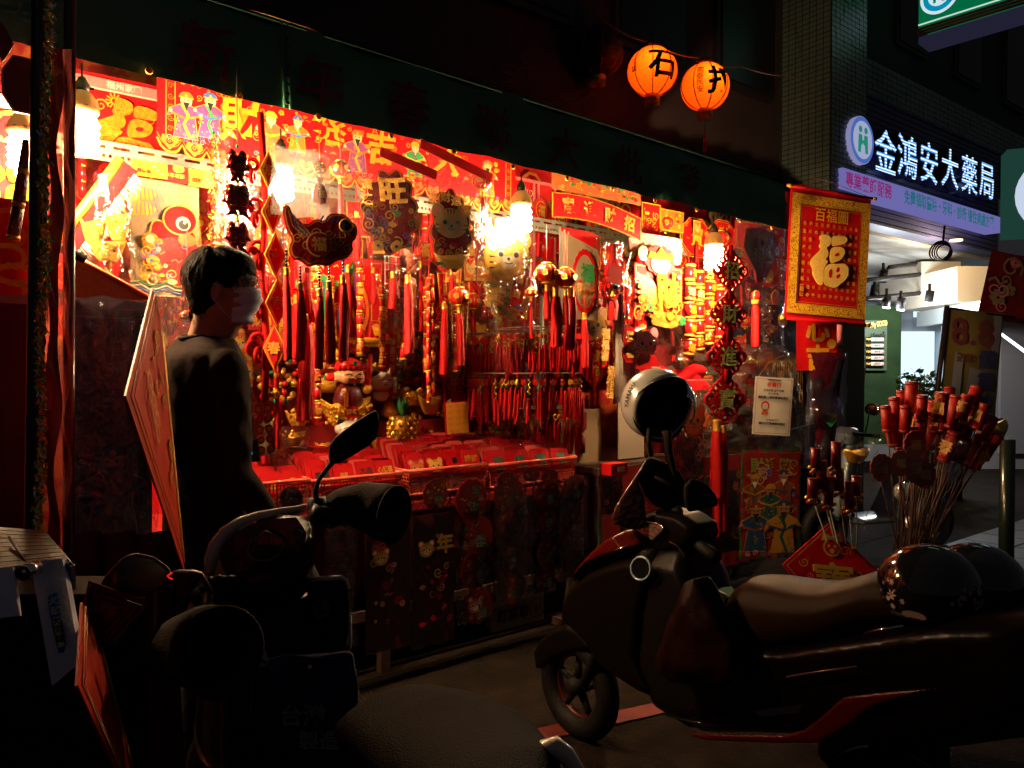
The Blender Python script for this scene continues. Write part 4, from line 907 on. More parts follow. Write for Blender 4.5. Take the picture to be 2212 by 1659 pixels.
for k, (x0, y0, x1, y1, lab) in enumerate(((172, 470, 232, 528, 'gold foil ingot ornament hanging left beneath the largest bulb'), (225, 455, 285, 520, 'gold foil ingot ornament touching the left edge of the white poster'), (190, 515, 275, 565, 'wide gold foil ingot ornament above the brown panel'))):
    t, W, H = hung('gold_ingot', lab, 'ingot', x0, y0, x1, y1, 3.2-.02*k); ingot(t, W, H, GLIT); b = MB(); ornament(b, W*.8, H*.5, k, -W*.24, 8, [RED, GOLD], .16); part('ornament', b, t)
b = MB(); b.add([onD(153, 549, 3.0), onD(322, 642, 3.0), onD(322, 648, 3.02), onD(153, 655, 3.02)], [(0, 3, 2, 1)], mat('brown_board', (.36, .13, .05), .6, var=((.28, .09, .03), 4), bump=(40, .2))); q = [onD(153, 549, 3.0), onD(322, 642, 3.0)]; b.tube(q, .008, ORG, 6); b.tube([onD(128, 535, 2.9), onD(185, 560, 2.9)], .016, BLKM, 8)
wsolo('brown_board', b, 'triangular brown board leaning behind the slim left pole', 'board')
# left of the pole
t, W, H = hung('octagon_plaque', 'dark octagonal plaque seen from behind at the left edge', 'plaque', 0, 120, 92, 250, 2.75); o = circ(W*.5, 8, rz=H/2, a0=pi/8); plaque(t, o, .012, OLDG, mat('brown_back', (.14, .025, .02), .6, bump=(90, .4)))
t, W, H = hung('gold_blob_cloth', 'red cloth with gold blobs left of the thick pole', 'cloth banner', -30, 190, 80, 620, 3.35); sheet(t, W, H, RED)
b = MB(); fu_char(b, -.02, -H*.1, H*.42, GLIT); spiral(b, 0, H*.28, .08, GPR, y=-.01); b.box(W, .003, .05, PNK, TR(0, -.01, H*.42)); part('character', b, t)
t, W, H = hung('brown_bamboo_roll', 'tilted dark brown roll hanging left of the thick pole', 'roll', 28, 298, 62, 520, 2.7, tilt=.14); b = MB(); [b.cyl(W*.42, H*.3, mat('bark_brown', (.12, .03, .012), .6, bump=(80, .8)), TR(.0, 0, H*(.33-.33*i)), 14) for i in range(3)]; [b.cyl(W*.45, .012, OLDG, TR(0, 0, H*(.18-.33*i)), 14) for i in range(3)]; part('roll', b, t)
t, W, H = hung('orange_spiral_banner', 'orange and red swirled banner at the left edge under the gold blob cloth', 'cloth banner', -20, 430, 68, 640, 2.95); sheet(t, W, H, RED); b = MB(); [spiral(b, 0, H*.15-.09*i, .09, (ORG, YEL, GPR)[i], y=-.012-.002*i, flip=(-1)**i) for i in range(3)]; part('swirl', b, t)
t, W, H = hung('left_goods_counter', 'dark counter draped with maroon cloth behind the left poles', 'counter', -60, 648, 70, 1250, 2.6); sheet(t, W, H, mat('maroon_cloth', (.10, .004, .006), .7)); b = MB(); b.box(W, .05, .025, mat('clear_rail', (.4, .2, .2), .2), TR(0, -.03, H/2)); part('rail', b, t)

# ---- front row: dark because the bulbs are behind or beside them
def fish_plaque(t, W, H):
    o = [(-.50, .42), (-.42, .5), (-.34, .30), (-.2, .16), (-.05, .30), (.05, .25), (.1, .36), (.22, .40), (.34, .38), (.40, .30), (.5, .2), (.49, .02), (.42, -.05), (.43, -.2), (.36, -.32), (.2, -.36), (.12, -.45), (-.05, -.42), (-.16, -.48), (-.25, -.38), (-.38, -.36), (-.42, -.18), (-.36, -.06), (-.45, .1)]
    o = [(x*W, z*H) for x, z in o][::-1]
    r = []                                   # soften
    for i in range(len(o)):
        a = o[i]; c = o[(i+1) % len(o)]; r += [(a[0]*.75+c[0]*.25, a[1]*.75+c[1]*.25), (a[0]*.25+c[0]*.75, a[1]*.25+c[1]*.75)]
    b = MB(); b.plate(r, .03, RED); b.plate(inset(r, .006), .003, OLDG, y=-.029); b.plate(inset(r, .011), .004, mat('dark_red_foil', (.35, .01, .012), .25, .5, bump=(40, .5)), y=-.031); part('body', b, t)
    b = MB(); b.plate(circ(W*.17, 24, -W*.02, -H*.12), .006, OLDG, y=-.034); b.plate(circ(W*.15, 24, -W*.02, -H*.12), .004, mat('dark_red_foil'), y=-.038); b.text('福', W*.2, OLDG, TR(-W*.02, 0, -H*.12), y=-.044, bold=.03, t=.003); part('medallion', b, t)
    b = MB(); b.sph(H*.08, BLKG, TR(W*.34, -.036, H*.2)@SX(1, .5, 1), 14, 8); b.torus(H*.1, .004, GOLD, TR(W*.34, -.038, H*.2)); part('eye', b, t)
    b = MB()
    for i in range(12): spiral(b, W*(-.3+.06*i), H*(-.05+.12*sin(i*2.1)), H*.09, OLDG, y=-.037, flip=(-1)**i)
    for i in range(5): b.ribbon([(-W*.42+i*.012, H*.4-i*.01), (-W*.36+i*.01, H*.15), (-W*.22+i*.008, 0)], .004, .002, (OLDG, BLU)[i % 2], y=-.036)
    for i in range(4): b.ribbon([(W*(.0+.07*i), H*.24), (W*(.04+.07*i), H*.34)], .006, .002, BLU, y=-.036)
    part('scales', b, t)
t, W, H = hung('fish_plaque', 'large shiny carp plaque with a 福 medallion below the second bulb', 'fish ornament', 610, 448, 772, 582, 2.82, yaw=-.35); fish_plaque(t, W, H)
# tassels of the fish
for k, (x, y0, y1, w_) in enumerate(((619, 593, 770, 9), (649, 627, 775, 10), (690, 640, 790, 10), (711, 625, 782, 10), (741, 612, 776, 10))):
    c, W, H = fit(x-w_, y0, x+w_, y1, 2.84); t = thing('fish_tassel', ORD[k]+' red tassel from the left under the carp plaque, on dark beads', 'tassel', c, ANG, 'tassels hanging from the carp plaque')
    tassel(t, 0, H/2, H, W*.42, seed=k); b = MB(); [b.sph(.006, BLKG, TR(0, 0, H/2+.025+.013*i), 8, 5) for i in range(6)]; part('bead', b, t)
t, W, H = hung('large_tassel', 'thick bright red tassel with a price tag right of the man', 'tassel', 640, 690, 675, 905, 3.0); tassel(t, 0, H/2-.0, H, W*.42, seed=1); b = MB(); b.cyl(W*.4, .25, TAS, TR(0, 0, H/2+.15), 12); b.box(.02, .002, .022, WHI, TR(0, -W*.42, H/2+.2)); part('upper_tassel', b, t)
t, W, H = hung('slanting_tassel', 'short red tassel slanting behind the fish tassels', 'tassel', 655, 590, 672, 700, 3.0, tilt=-.25); tassel(t, 0, H/2, H*.95, W*.42)
def wobbly(t, W, H, seed, top, face=mat('dark_red_foil'), rim=OLDG, tig=False, sheetm=None):
    b = MB(); o = cloudy(W*.5, H*.5, seed, 11); b.plate(o, .022, RED); b.plate(inset(o, .005), .003, rim, y=-.021); b.plate(inset(o, .009), .003, face, y=-.0225); part('board', b, t)
    b = MB(); n_ = len(top)
    if n_ == 1: b.text(top, H*.34, GLIT, TR(W*.05, 0, H*.24), bold=.06, y=-.03, t=.006, wob=.04)
    else:
        for i, c in enumerate(top): b.text(c, W*.95/n_, GLIT, TR(W*(-.36+.72*i/(n_-1)), 0, H*(.40-.10*((i/(n_-1))-.3)**2*3)), bold=.05, y=-.03, t=.005)
    part('characters', b, t)
    b = MB()
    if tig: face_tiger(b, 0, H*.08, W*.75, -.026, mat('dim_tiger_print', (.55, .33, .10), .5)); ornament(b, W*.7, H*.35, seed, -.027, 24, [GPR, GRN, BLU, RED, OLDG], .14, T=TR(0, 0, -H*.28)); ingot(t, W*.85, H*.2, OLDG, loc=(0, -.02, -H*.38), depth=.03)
    else: ornament(b, W*.85, H*.55, seed, -.026, 40, [GPR, OLDG, GRN, BLU, ORG, mat('violet_print')], .10, T=TR(0, 0, -H*.16)); [b.plate(circ(W*.09, 16, W*q, -H*.42), .004, OLDG, y=-.026) for q in (-.2, .1)]; [b.ngon(circ(W*.035, 4, W*q, -H*.42), BLU, y=-.031) for q in (-.2, .1)]
    part('relief', b, t)
t, W, H = hung('prosperity_plaque', 'red foam plaque topped by a puffy 旺 character inside a clear bag', 'plaque', 775, 368, 905, 548, 2.95, yaw=-.3); wobbly(t, W, H, 5, '旺')
b = MB(); b.text('運連', W*.19, GLIT, TR(-W*.38, 0, H*.2), y=-.03, bold=.03, vert=True, lead=1.2); part('side_characters', b, t)
t2, W, H = hung('clear_bag', 'big clear bag with a pink strip header around the 旺 plaque', 'plastic bag', 700, 340, 935, 575, 2.90, tilt=.06); bag(t2, W, H, .09, seed=2); b = MB(); b.box(W*.55, .004, H*.09, STRIP, TR(W*.22, -.04, H*.48)@RY(.14)); part('header', b, t2)
t2, W, H = hung('clear_bag', 'clear hanging bag in front of the second bulb beside the pouch', 'plastic bag', 590, 325, 715, 470, 2.86); bag(t2, W, H, .06, FILMH, seed=3)
t, W, H = hung('tiger_boat_plaque', 'foam plaque of a small tiger riding a gold ingot under 招財進寶', 'plaque', 924, 412, 1018, 585, 2.95, yaw=-.25, tilt=-.03); wobbly(t, W, H, 9, '招財進寶', tig=True)
t2, W, H = hung('clear_bag', 'clear bag with a red dotted header around the tiger on an ingot', 'plastic bag', 920, 345, 1052, 600, 2.91, tilt=.08); bag(t2, W, H, .07, seed=5); b = MB(); b.box(W*1.2, .004, H*.08, STRIP, TR(-W*.1, -.03, H*.46)@RY(.15)); part('header', b, t2)
# string of paired fish
for k, (y0, y1, w_) in enumerate(((322, 398, 26), (398, 470, 36), (478, 548, 30))):
    t, W, H = hung('fish_pair', ['upper dark', 'middle broad tailed', 'lower gold eyed'][k]+' pair of glossy red carp on the string left of the second bulb', 'fish ornament', 513-w_, y0, 513+w_, y1, 2.85+.0*k, group='carp pairs on one string')
    for s in (-1, 1):
        b = MB(); T = TR(s*W*.16, 0, 0)@RY(s*.1); m = mat('carp_lacquer', (.30, .006, .008), .18, coat=.6, bump=(110, .6, 'v'))
        b.lathe([(.001, H*.5), (W*.13, H*.44), (W*.22, H*.25), (W*.24, H*.0), (W*.16, -H*.22), (W*.07, -H*.34)], m, T@SX(1, .6, 1), 14)
        b.plate(soft([(-W*.07, -H*.28), (W*.07, -H*.28), (W*.22+s*W*.12, -H*.5), (W*.05, -H*.42), (-W*.05, -H*.42), (-W*.22+s*W*.12, -H*.5)]), .008, m, T); b.plate([(s*W*.2, H*.1), (s*W*.34, -H*.06), (s*W*.2, -H*.08)][::s], .006, m, T)
        for q in (-1, 1): b.sph(W*.035, GOLD, T@TR(q*W*.07, -W*.09, H*.3), 8, 5)
        for j in range(3): b.tube([(-W*.11, -W*.09, H*(.1-.12*j)), (0, -W*.12, H*(.07-.12*j)), (W*.11, -W*.09, H*(.1-.12*j))], .0007, GOLD, 4, T)
        part('carp', b, t)
    b = MB(); b.tube([(0, 0, H*.5), (0, 0, H*.5+(.35 if k == 0 else .05))], .002, INK, 4); b.sph(.009, GOLD, TR(0, 0, -H*.5-.01), 8, 5); b.sph(.007, JADE, TR(0, 0, H*.5+.01), 8, 5); part('cord', b, t)
# pouch
t, W, H = hung('lucky_pouch', 'small dark red gourd shaped pouch with green jewels beside the second bulb', 'pouch', 674, 383, 707, 442, 2.88); b = MB(); b.lathe([(.001, -H*.5), (W*.42, -H*.42), (W*.5, -H*.15), (W*.35, H*.15), (W*.14, H*.28), (W*.26, H*.45), (W*.2, H*.5)], mat('dark_red_foil'), SX(1, .6, 1), 16); part('pouch', b, t); b = MB(); b.text('福', W*.5, OLDG, TR(0, 0, -H*.14), y=-W*.32, bold=.03); [b.sph(W*.06, JADE, TR(W*q, -W*.27, H*.02), 8, 5) for q in (-.14, .14)]; part('jewel', b, t)
b = MB(); [b.torus(W*.2, .004, OLDG, TR(W*.2*cos(a), 0, H*.85+W*.2*sin(a)), 12, 4) for a in [i*pi/3 for i in range(6)]]; b.tube([(0, 0, H*.5), (0, 0, H*2.2)], .002, GOLD, 4); part('knot', b, t)
small_lantern('round_lantern', 'red lantern charm with gold skirt left of the 旺 plaque', 735, 365, 21, 3.05, 75, up=.15)
small_lantern('round_lantern', 'bell shaped red lantern with long tassel under the awning, left of the third bulb', 1042, 392, 22, 3.0, 60, up=.1)
small_lantern('round_lantern', 'dark red pair lantern left of the white flag', 1181, 590, 25, 2.98, 60, up=.2)
small_lantern('round_lantern', 'gold crowned lantern in front of its twin, left of the white flag', 1222, 600, 25, 2.96, 60, up=.2)
small_lantern('round_lantern', 'gold speckled lantern with the longest tassel at the middle of the stall', 992, 641, 23, 3.1, 110, up=.25, tr=.018)
small_lantern('round_lantern', 'tiny red lantern right of the round tiger plaque', 1147, 632, 12, 3.05, 70, up=.12)
small_lantern('round_lantern', 'red lantern half hidden under the tiger on the ingot', 975, 560, 22, 3.15, 40, up=.1)
for k, (x, y, rp) in enumerate(((401, 682, 12), (421, 681, 11))): small_lantern('red_bell', ['left', 'right'][k]+' glossy red bell with gold top beside the neck of the man', x, y, rp, 2.75, 0, group=None, up=.18)
t, W, H = hung('chilli_string', 'bunch of small red chillies above the two red bells', 'chilli ornament', 385, 560, 425, 665, 2.78); rd = random.Random(2); b = MB()
for i in range(16): x = rd.uniform(-W*.35, W*.35); z = rd.uniform(-H*.4, H*.45); a = rd.uniform(-.7, .7); b.lathe([(.001, -.04), (.005, -.02), (.007, .0), (.005, .01)], CRIM, TR(x, rd.uniform(-.02, .02), z)@RY(a), 6)
part('chilli', b, t); cord(t, [(0, 0, H/2+.1), (0, 0, -H/2)])
# tiger round plaque near bulb 3
t, W, H = hung('tiger_plaque', 'large yellow tiger cub plaque holding a red scroll beside the third bulb', 'plaque', 1040, 492, 1150, 690, 3.2, yaw=-.25)
o = [(x, z) for x, z in sc(circ(1, 30), W*.42, H*.27, -W*.02, H*.2)]; b = MB(); b.plate(circ(W*.43, 28, -W*.02, H*.2, H*.28), .02, YEL); b.plate(circ(W*.12, 12, W*.28, H*.42), .018, YEL); b.plate(circ(W*.12, 12, -W*.34, H*.42), .018, YEL); b.plate(cloudy(W*.48, H*.30, 3, 9), .016, GLIT, TR(0, 0, -H*.22)); part('board', b, t)
b = MB(); face_tiger(b, 0, H*.19, W*.78, -.022); part('tiger_face', b, t)
b = MB(); b.plate([(W*.0, -H*.38), (W*.26, -H*.32), (W*.36, H*.02), (W*.12, -H*.02)], .01, RED, y=-.018); b.text('福', W*.16, GLIT, TR(W*.2, 0, -H*.06)@RY(.2), y=-.031); b.text('到', W*.16, GLIT, TR(W*.14, 0, -H*.22)@RY(.2), y=-.031); part('red_scroll', b, t)
b = MB(); ornament(b, W*.8, H*.35, 5, -.020, 30, [GRN, GRN, ORG, RED, GPR, BLU], .12, T=TR(-W*.05, 0, -H*.28)); part('robe_relief', b, t)
t2, W, H = hung('clear_bag', 'clear bag hanging in front of the yellow tiger plaque', 'plastic bag', 1030, 470, 1160, 705, 3.1, tilt=-.04); bag(t2, W, H, .06, seed=6)
# scroll ribbon banner
t, W, H = hung('ribbon_banner', 'curved red ribbon banner lettered 寶進財招 under the awning', 'banner', 1198, 392, 1388, 520, 3.3)
b = MB(); K = 24; top = [(-W/2+W*i/K, H*.02+H*.20*cos((i/K-.35)*2.1)-H*.06*(i/K)) for i in range(K+1)]; bot = [(x, z-H*.40) for x, z in top]; o = top[::-1]+bot; b.plate(o, .004, GPR); b.plate(inset(o, .006), .002, RED, y=-.0035); part('ribbon', b, t)
for i, c in enumerate('寶進財招'):
    x = W*(-.34+.23*i); z = H*.02+H*.20*cos((x/W+.5-.35)*2.1)-H*.06*(x/W+.5)-H*.20; b = MB(); b.text(c, H*.27, GLIT, TR(x, 0, z)@RY(.25*(x/W)+.03), y=-.008, bold=.035, t=.0015, wob=.02); part('character', b, t)
b = MB(); ornament(b, W, H*.3, 21, -.006, 60, [ORG, GPR, RED, YEL, GRN], .16, T=TR(0, 0, H*.38)); b.box(W, .003, H*.3, mat('orange_cloth', (.55, .10, .02), .6), TR(0, .002, H*.38)); part('upper_print', b, t)
# pillar banners right of bulb 3
for k, (x0, y0, x1, y1, m, lab) in enumerate(((1090, 385, 1165, 470, RED, 'plain red gift bag tops behind the third bulb'), (1150, 395, 1200, 600, REDP, 'red door banner with pink edge right of the third bulb'), (1040, 470, 1105, 500, YEL, 'yellow card header behind the third bulb'))):
    t, W, H = hung('red_banner', lab, 'banner', x0, y0, x1, y1, 3.75); sheet(t, W, H, m); b = MB(); frame2(b, W, H, .02, MATS['pink_band'], -.008); ornament(b, W*.7, H*.7, k, -.009, 14); part('border_print', b, t)
# white flag with oval
for k in range(3):
    t, W, H = hung('white_flag', ['white cloth flag with a red oval 福 medallion, front one', 'white flag edge just behind the front 福 flag', 'rearmost white flag edge behind the 福 flags'][k], 'flag', 1229-k*9, 505-k*4, 1293-k*9, 690-k*5, 3.24+.03*k); sheet(t, W, H, WHI if k else PAP, seed=k)
    b = MB(); b.plate([(-W/2, H/2), (W/2, H/2), (W/2, H*.32), (-W/2, H*.46)][::-1], .003, RED, y=-.006); part('red_top', b, t)
    if k == 0:
        b = MB(); b.plate(scallop(W*.40, H*.36, 20, .06), .003, RED, TR(0, 0, -H*.06), y=-.007); b.ngon(circ(W*.34, 28, 0, -H*.06, H*.31), PAP, y=-.0105); b.text('福', W*.5, GRN, TR(W*.08, 0, H*.04), y=-.012, bold=.05); ornament(b, W*.6, H*.3, 3, -.012, 30, [GPR, RED, OLDG], .14, T=TR(0, 0, -H*.2)); part('medallion', b, t)
# lace band and fortune god
t, W, H = hung('lace_band', 'pink and white lace border strip above the fortune god poster', 'banner', 1362, 508, 1475, 548, 3.35); sheet(t, W, H, MATS['pink_band']); b = MB(); [spiral(b, -W*.45+W*.06*i, 0, H*.2, WHI, y=-.008, flip=(-1)**i) for i in range(16)]; part('lace_print', b, t)
t, W, H = hung('fortune_god_poster', 'red poster with a gold robed fortune god, glowing left of the fourth bulb', 'poster', 1362, 532, 1482, 708, 3.3); b = MB(); b.plate(rect(W*.86, H*.62, 0, -H*.05), .006, RED); frame2(b, W*.82, H*.58, .004, GPR, -.008, TR(0, 0, -H*.05)); part('sheet', b, t)
b = MB(); b.plate(scallop(W*.25, H*.17, 12, .12, x=0, z=H*.32), .01, RED, y=-.006); b.plate(circ(W*.17, 20, 0, H*.27, H*.11), .008, YEL, y=-.014); b.plate([(-W*.24, H*.33), (W*.24, H*.33), (W*.2, H*.42), (W*.08, H*.4), (0, H*.48), (-W*.08, H*.4), (-W*.2, H*.42)], .006, GLIT, y=-.020)
for q in (-1, 1): b.ribbon([(q*W*.03, H*.29), (q*W*.07, H*.305), (q*W*.11, H*.29)], .005, .001, INK, y=-.024); b.plate(circ(W*.09, 12, q*W*.3, H*.38), .006, GRN, y=-.012)
b.ngon(circ(W*.05, 12, 0, H*.22, H*.025), INK, y=-.024); part('god_head', b, t)
b = MB(); b.ribbon([(-W*.36, H*.05), (-W*.2, -H*.02), (-W*.06, -H*.22), (0, -H*.36)], [.09, .12, .12, .07], .006, YEL, y=-.012); b.text('財', W*.42, GLIT, TR(W*.12, 0, -H*.04), y=-.02, bold=.06, t=.005, wob=.03); b.plate(blob(W*.3, H*.1, 4, 20), .008, GLIT, TR(W*.12, 0, -H*.4), y=-.008); ornament(b, W*.9, H*.7, 6, -.021, 46, [GLIT, GPR, YEL, GRN, ORG], .10, T=TR(0, 0, -H*.12)); part('robe', b, t)

# octagons
for k, (x0, x1, y0, y1) in enumerate(((1472, 1535, 478, 556), (1534, 1588, 482, 548))):
    t, W, H = hung('octagon_sign', ['red and gold octagonal 招財 plaque left of the fourth bulb', 'second octagonal plaque half hidden by the fourth bulb'][k], 'plaque', x0-4, y0-6, x1, y1, 3.6); o = circ(W*.54, 8, rz=H*.54, a0=pi/8); plaque(t, o, .01, YEL, RED, .005); b = MB(); b.plate(inset(o, .018), .001, GPR, y=-.0125); b.plate(inset(o, .022), .001, RED, y=-.0132); b.text('寶' if k == 0 else '財', H*.5, YEL, TR(0, 0, H*.03), y=-.018, bold=.04); ornament(b, W*.8, H*.8, k, -.016, 14, [GPR, ORG], .07, hole=.6); part('character', b, t)
# hanging couplet card fan etc. at the right
t, W, H = hung('fish_plaque', 'flat glossy red fish plaque with a coin at the right end of the stall', 'fish ornament', 1598, 492, 1682, 612, 3.2); b = MB(); o = [(-W*.45, H*.1), (-W*.4, H*.42), (0, H*.5), (W*.35, H*.42), (W*.5, H*.1), (W*.3, -H*.1), (W*.1, -H*.45), (-W*.1, -H*.5), (-W*.15, -H*.3)][::-1]; b.plate(o, .02, CRIM); b.plate(circ(W*.12, 16, 0, H*.22), .004, GOLD, y=-.02); b.ngon(circ(W*.05, 4, 0, H*.22), INK, y=-.026); b.text('有餘', W*.2, GPR, TR(0, 0, H*.02), y=-.022); part('body', b, t)
t, W, H = hung('dragon_garland', 'silver and gold foil dragon garland at the right end of the stall', 'garland', 1620, 560, 1698, 745, 3.35); b = MB(); rd = random.Random(11)
for i in range(520):
    a = rd.random(); x = W*(.4-.6*a+.12*sin(a*9)); z = H*(.45-.9*a); q = V((rd.uniform(-1, 1), rd.uniform(-1, 1), rd.uniform(-1, 1))).normalized()*.03; p_ = V((x+rd.gauss(0, .035), rd.gauss(0, .02), z+rd.gauss(0, .02))); s = q.orthogonal().normalized()*.004; b.add([p_-s, p_+q, p_+s], [(0, 1, 2)], rd.choice([GLIT, GOLD, MATS['silver_tinsel'], CRIM, GRN]))
part('foil_strip', b, t, kind='stuff'); b = MB(); [b.plate(circ(W*.12, 12, W*(-.1+.2*i), H*(.3-.25*i)), .01, (YEL, ORG, GLIT)[i], y=-.03) for i in range(3)]; part('coin', b, t)
t, W, H = hung('long_tassel', 'long red tassel with gold cap left of the red scroll', 'tassel', 1622, 655, 1642, 745, 3.1); tassel(t, 0, H/2, H, W*.26); b = MB(); b.sph(W*.36, CRIM, TR(0, 0, H*.66), 10, 6); b.torus(W*.38, .004, GOLD, TR(0, -.01, H*.66)); b.cyl(W*.28, .05, GOLD, TR(0, 0, H*.56), 10); part('bead', b, t)
# firecracker curtains
for k, x in enumerate((1490, 1511, 1533, 1554)):
    fc_string('firecracker_string', ORD[k]+' gold banded firecracker string from the left beneath the fourth bulb', x-11, 570+(k % 2)*14, x+11, 770-(k % 3)*12, 3.4+.02*(k % 2), 1, 5, 30+k, 'firecracker strings under the fourth bulb')
fc_string('firecracker_string', 'slim string of small firecrackers left of the middle tasselled lantern', 921, 600, 937, 870, 3.15, 2, 8, 50)
fc_string('firecracker_string', 'string of tiny firecrackers behind the large tassel', 678, 545, 692, 905, 3.3, 1, 10, 51)
fc_string('firecracker_string', 'firecracker string hanging between the tiger plaque and the middle lantern', 872, 380, 895, 520, 3.4, 2, 5, 52)
# knot chain, dark against the bulb
kn = thing('knot_chain', 'chain of four big red velvet knots lettered 招財進寶 in front of the fourth bulb', 'knot ornament', onD(1572, 700, 2.86), ANG-.25)
for k, (x, y, r_, c) in enumerate(((1578, 585, 40, '招'), (1574, 678, 42, '財'), (1568, 770, 46, '進'), (1558, 862, 48, '寶'))):
    cc, W, H = fit(x-r_, y-r_, x+r_, y+r_, 2.86, -.25); s = H/2; lz = cc.z-kn.location.z; lx = (k-1.5)*-.012
    b = MB()
    for j in range(16):
        a = j*2*pi/16; big = j % 4 == 0; rr = s*(.74 if not big else .86); q = s*(.17 if not big else .26); b.torus(q, s*.055, REDV, TR(rr*cos(a), 0, rr*sin(a))@SX(1, 1.6, 1), 12, 6)
        if big: b.torus(q*.5, s*.05, REDV, TR(rr*cos(a), 0, rr*sin(a)), 10, 5)
    kl = part('knot_loops', b, kn, loc=(lx, 0, lz))
    b = MB(); o = [(0, -s*.72), (s*.72, 0), (0, s*.72), (-s*.72, 0)]; b.plate(o, s*.22, REDV, y=s*.11); part('pad', b, kl)
    b = MB(); b.text(c, s*1.0, mat('green_gold_glitter', (.30, .30, .08), .3, .5, bump=(200, .9, 'v')), bold=.012, y=-s*.13, t=.004, skew=.06); part('character', b, kl)
    b = MB(); b.cyl(s*.14, s*.6, REDV, TR(0, 0, s*1.05), 10); b.torus(s*.12, s*.05, REDV, TR(0, 0, s*1.0)); part('link', b, kl)
cc = onD(1550, 935, 2.86); lz = cc.z-kn.location.z
for k, dx in enumerate((-.045, .0)): tassel(kn, -.03+dx, lz+.0, .62-.02*k, .022, seed=k)
# spring diamonds with rope knots
sp = thing('spring_diamond_string', 'string of gold edged diamond plaques on thick red rope right of the man', 'plaque string', onD(592, 600, 3.0), ANG-.1)
for k, (y, h, m) in enumerate(((372, 40, YEL), (462, 48, YEL), (553, 48, ORG), (656, 52, ORG), (752, 50, ORG))):
    x = (575, 583, 589, 593, 589)[k]; cc, W, H = fit(x-h*.5, y-h, x+h*.5, y+h, 3.0, -.1); d = V((cc.x, cc.y, cc.z))-V(sp.location); lx = d.dot(U); s = H/2
    o = [(0, -s), (s*.48, 0), (0, s), (-s*.48, 0)]; b = MB(); b.plate(o, .008, GPR); b.plate(inset(o, .005), .001, m, y=-.0075); b.plate(inset(o, .012), .001, GPR, y=-.009); b.plate(inset(o, .014), .001, RED, y=-.0098); db = part('diamond_board', b, sp, loc=(lx, -.03, cc.z-sp.location.z), rot=(0, 0, -.5 if k > 3 else .1)); b = MB(); b.text('招財進寶春'[k], s*.55, GLIT, y=-.014, bold=.03); part('character', b, db)
    b = MB(); [b.torus(s*.3, .009, REDV, TR(-s*.30-.02*(j % 2), 0, s*(.3-.3*j))@RZ(.5*j), 12, 6) for j in range(3)]; part('rope_loop', b, sp, loc=(lx-.03, 0, cc.z-sp.location.z))
b = MB(); b.tube([(-.05, 0, .65), (-.03, .0, .3), (-.05, 0, 0), (-.03, 0, -.25), (-.04, 0, -.5)], .014, REDV, 8); part('rope', b, sp)
# hanging scroll behind the fish
t, W, H = hung('wall_scroll', 'red hanging scroll with green and blue dragon print and gold rod behind the carp', 'scroll', 735, 560, 842, 735, 3.6); sheet(t, W, H, RED); b = MB(); b.cyl(.016, W*1.1, GPR, TR(0, 0, -H/2)@RY(pi/2), 10); part('rod', b, t); b = MB(); b.plate(rect(W*.22, H*.72, W*.22, H*.1), .002, GPR, y=-.008); b.plate(rect(W*.19, H*.7, W*.22, H*.1), .002, RED, y=-.0095); b.text('四江', W*.15, GPR, TR(W*.22, 0, H*.2), y=-.013, vert=True, lead=1.6, bold=.03); b.text('福壽全財', W*.12, GPR, TR(W*.42, 0, -H*.05), y=-.010, vert=True, lead=1.3); part('lettering', b, t)
b = MB(); [b.ribbon([(-W*.45+W*.1*j+W*.08*sin(q*2+j), H*(.45-.3*q)) for q in [i*.35 for i in range(9)]], .018, .001, (BLU, GRN, GPR, mat('violet_print'), ORG)[j], y=-.009-.001*j) for j in range(5)]; b.plate(circ(W*.09, 12, W*.22, -H*.34, H*.05), .002, GPR, y=-.009); ingot(t, W*.24, H*.12, GPR, loc=(W*.22, -.02, -H*.38), depth=.02); part('dragon_print', b, t)
t, W, H = hung('wall_poster', 'red poster of a robed blue and green god behind the fish tassels', 'poster', 630, 548, 735, 690, 3.65); sheet(t, W, H, RED); b = MB(); figure(b, 0, 0, H*.95, -.008, 77); ornament(b, W, H, 5, -.012, 26, [BLU, GRN, GPR, YEL], .09, hole=.5); part('figure_print', b, t)
# white wire grid
t, W, H = hung('wire_grid', 'white wire grid panel with small price tags behind the middle of the stall', 'wire rack', 832, 555, 872, 672, 3.55); b = MB(); WG = mat('white_wire', (.75, .72, .7), .35)
for i in range(6): x = -W/2+W*i/5; b.tube([(x, 0, -H/2), (x, 0, H/2)], .0022, WG, 4)
for i in range(9): z = -H/2+H*i/8; b.tube([(-W/2, 0, z), (W/2, 0, z)], .0022, WG, 4)
part('wire', b, t); b = MB(); b.box(.03, .002, .05, WHI, TR(0, -.01, -H*.62)); b.box(.02, .002, .02, WHI, TR(-.04, -.01, -H*.42)); part('price_tag', b, t)
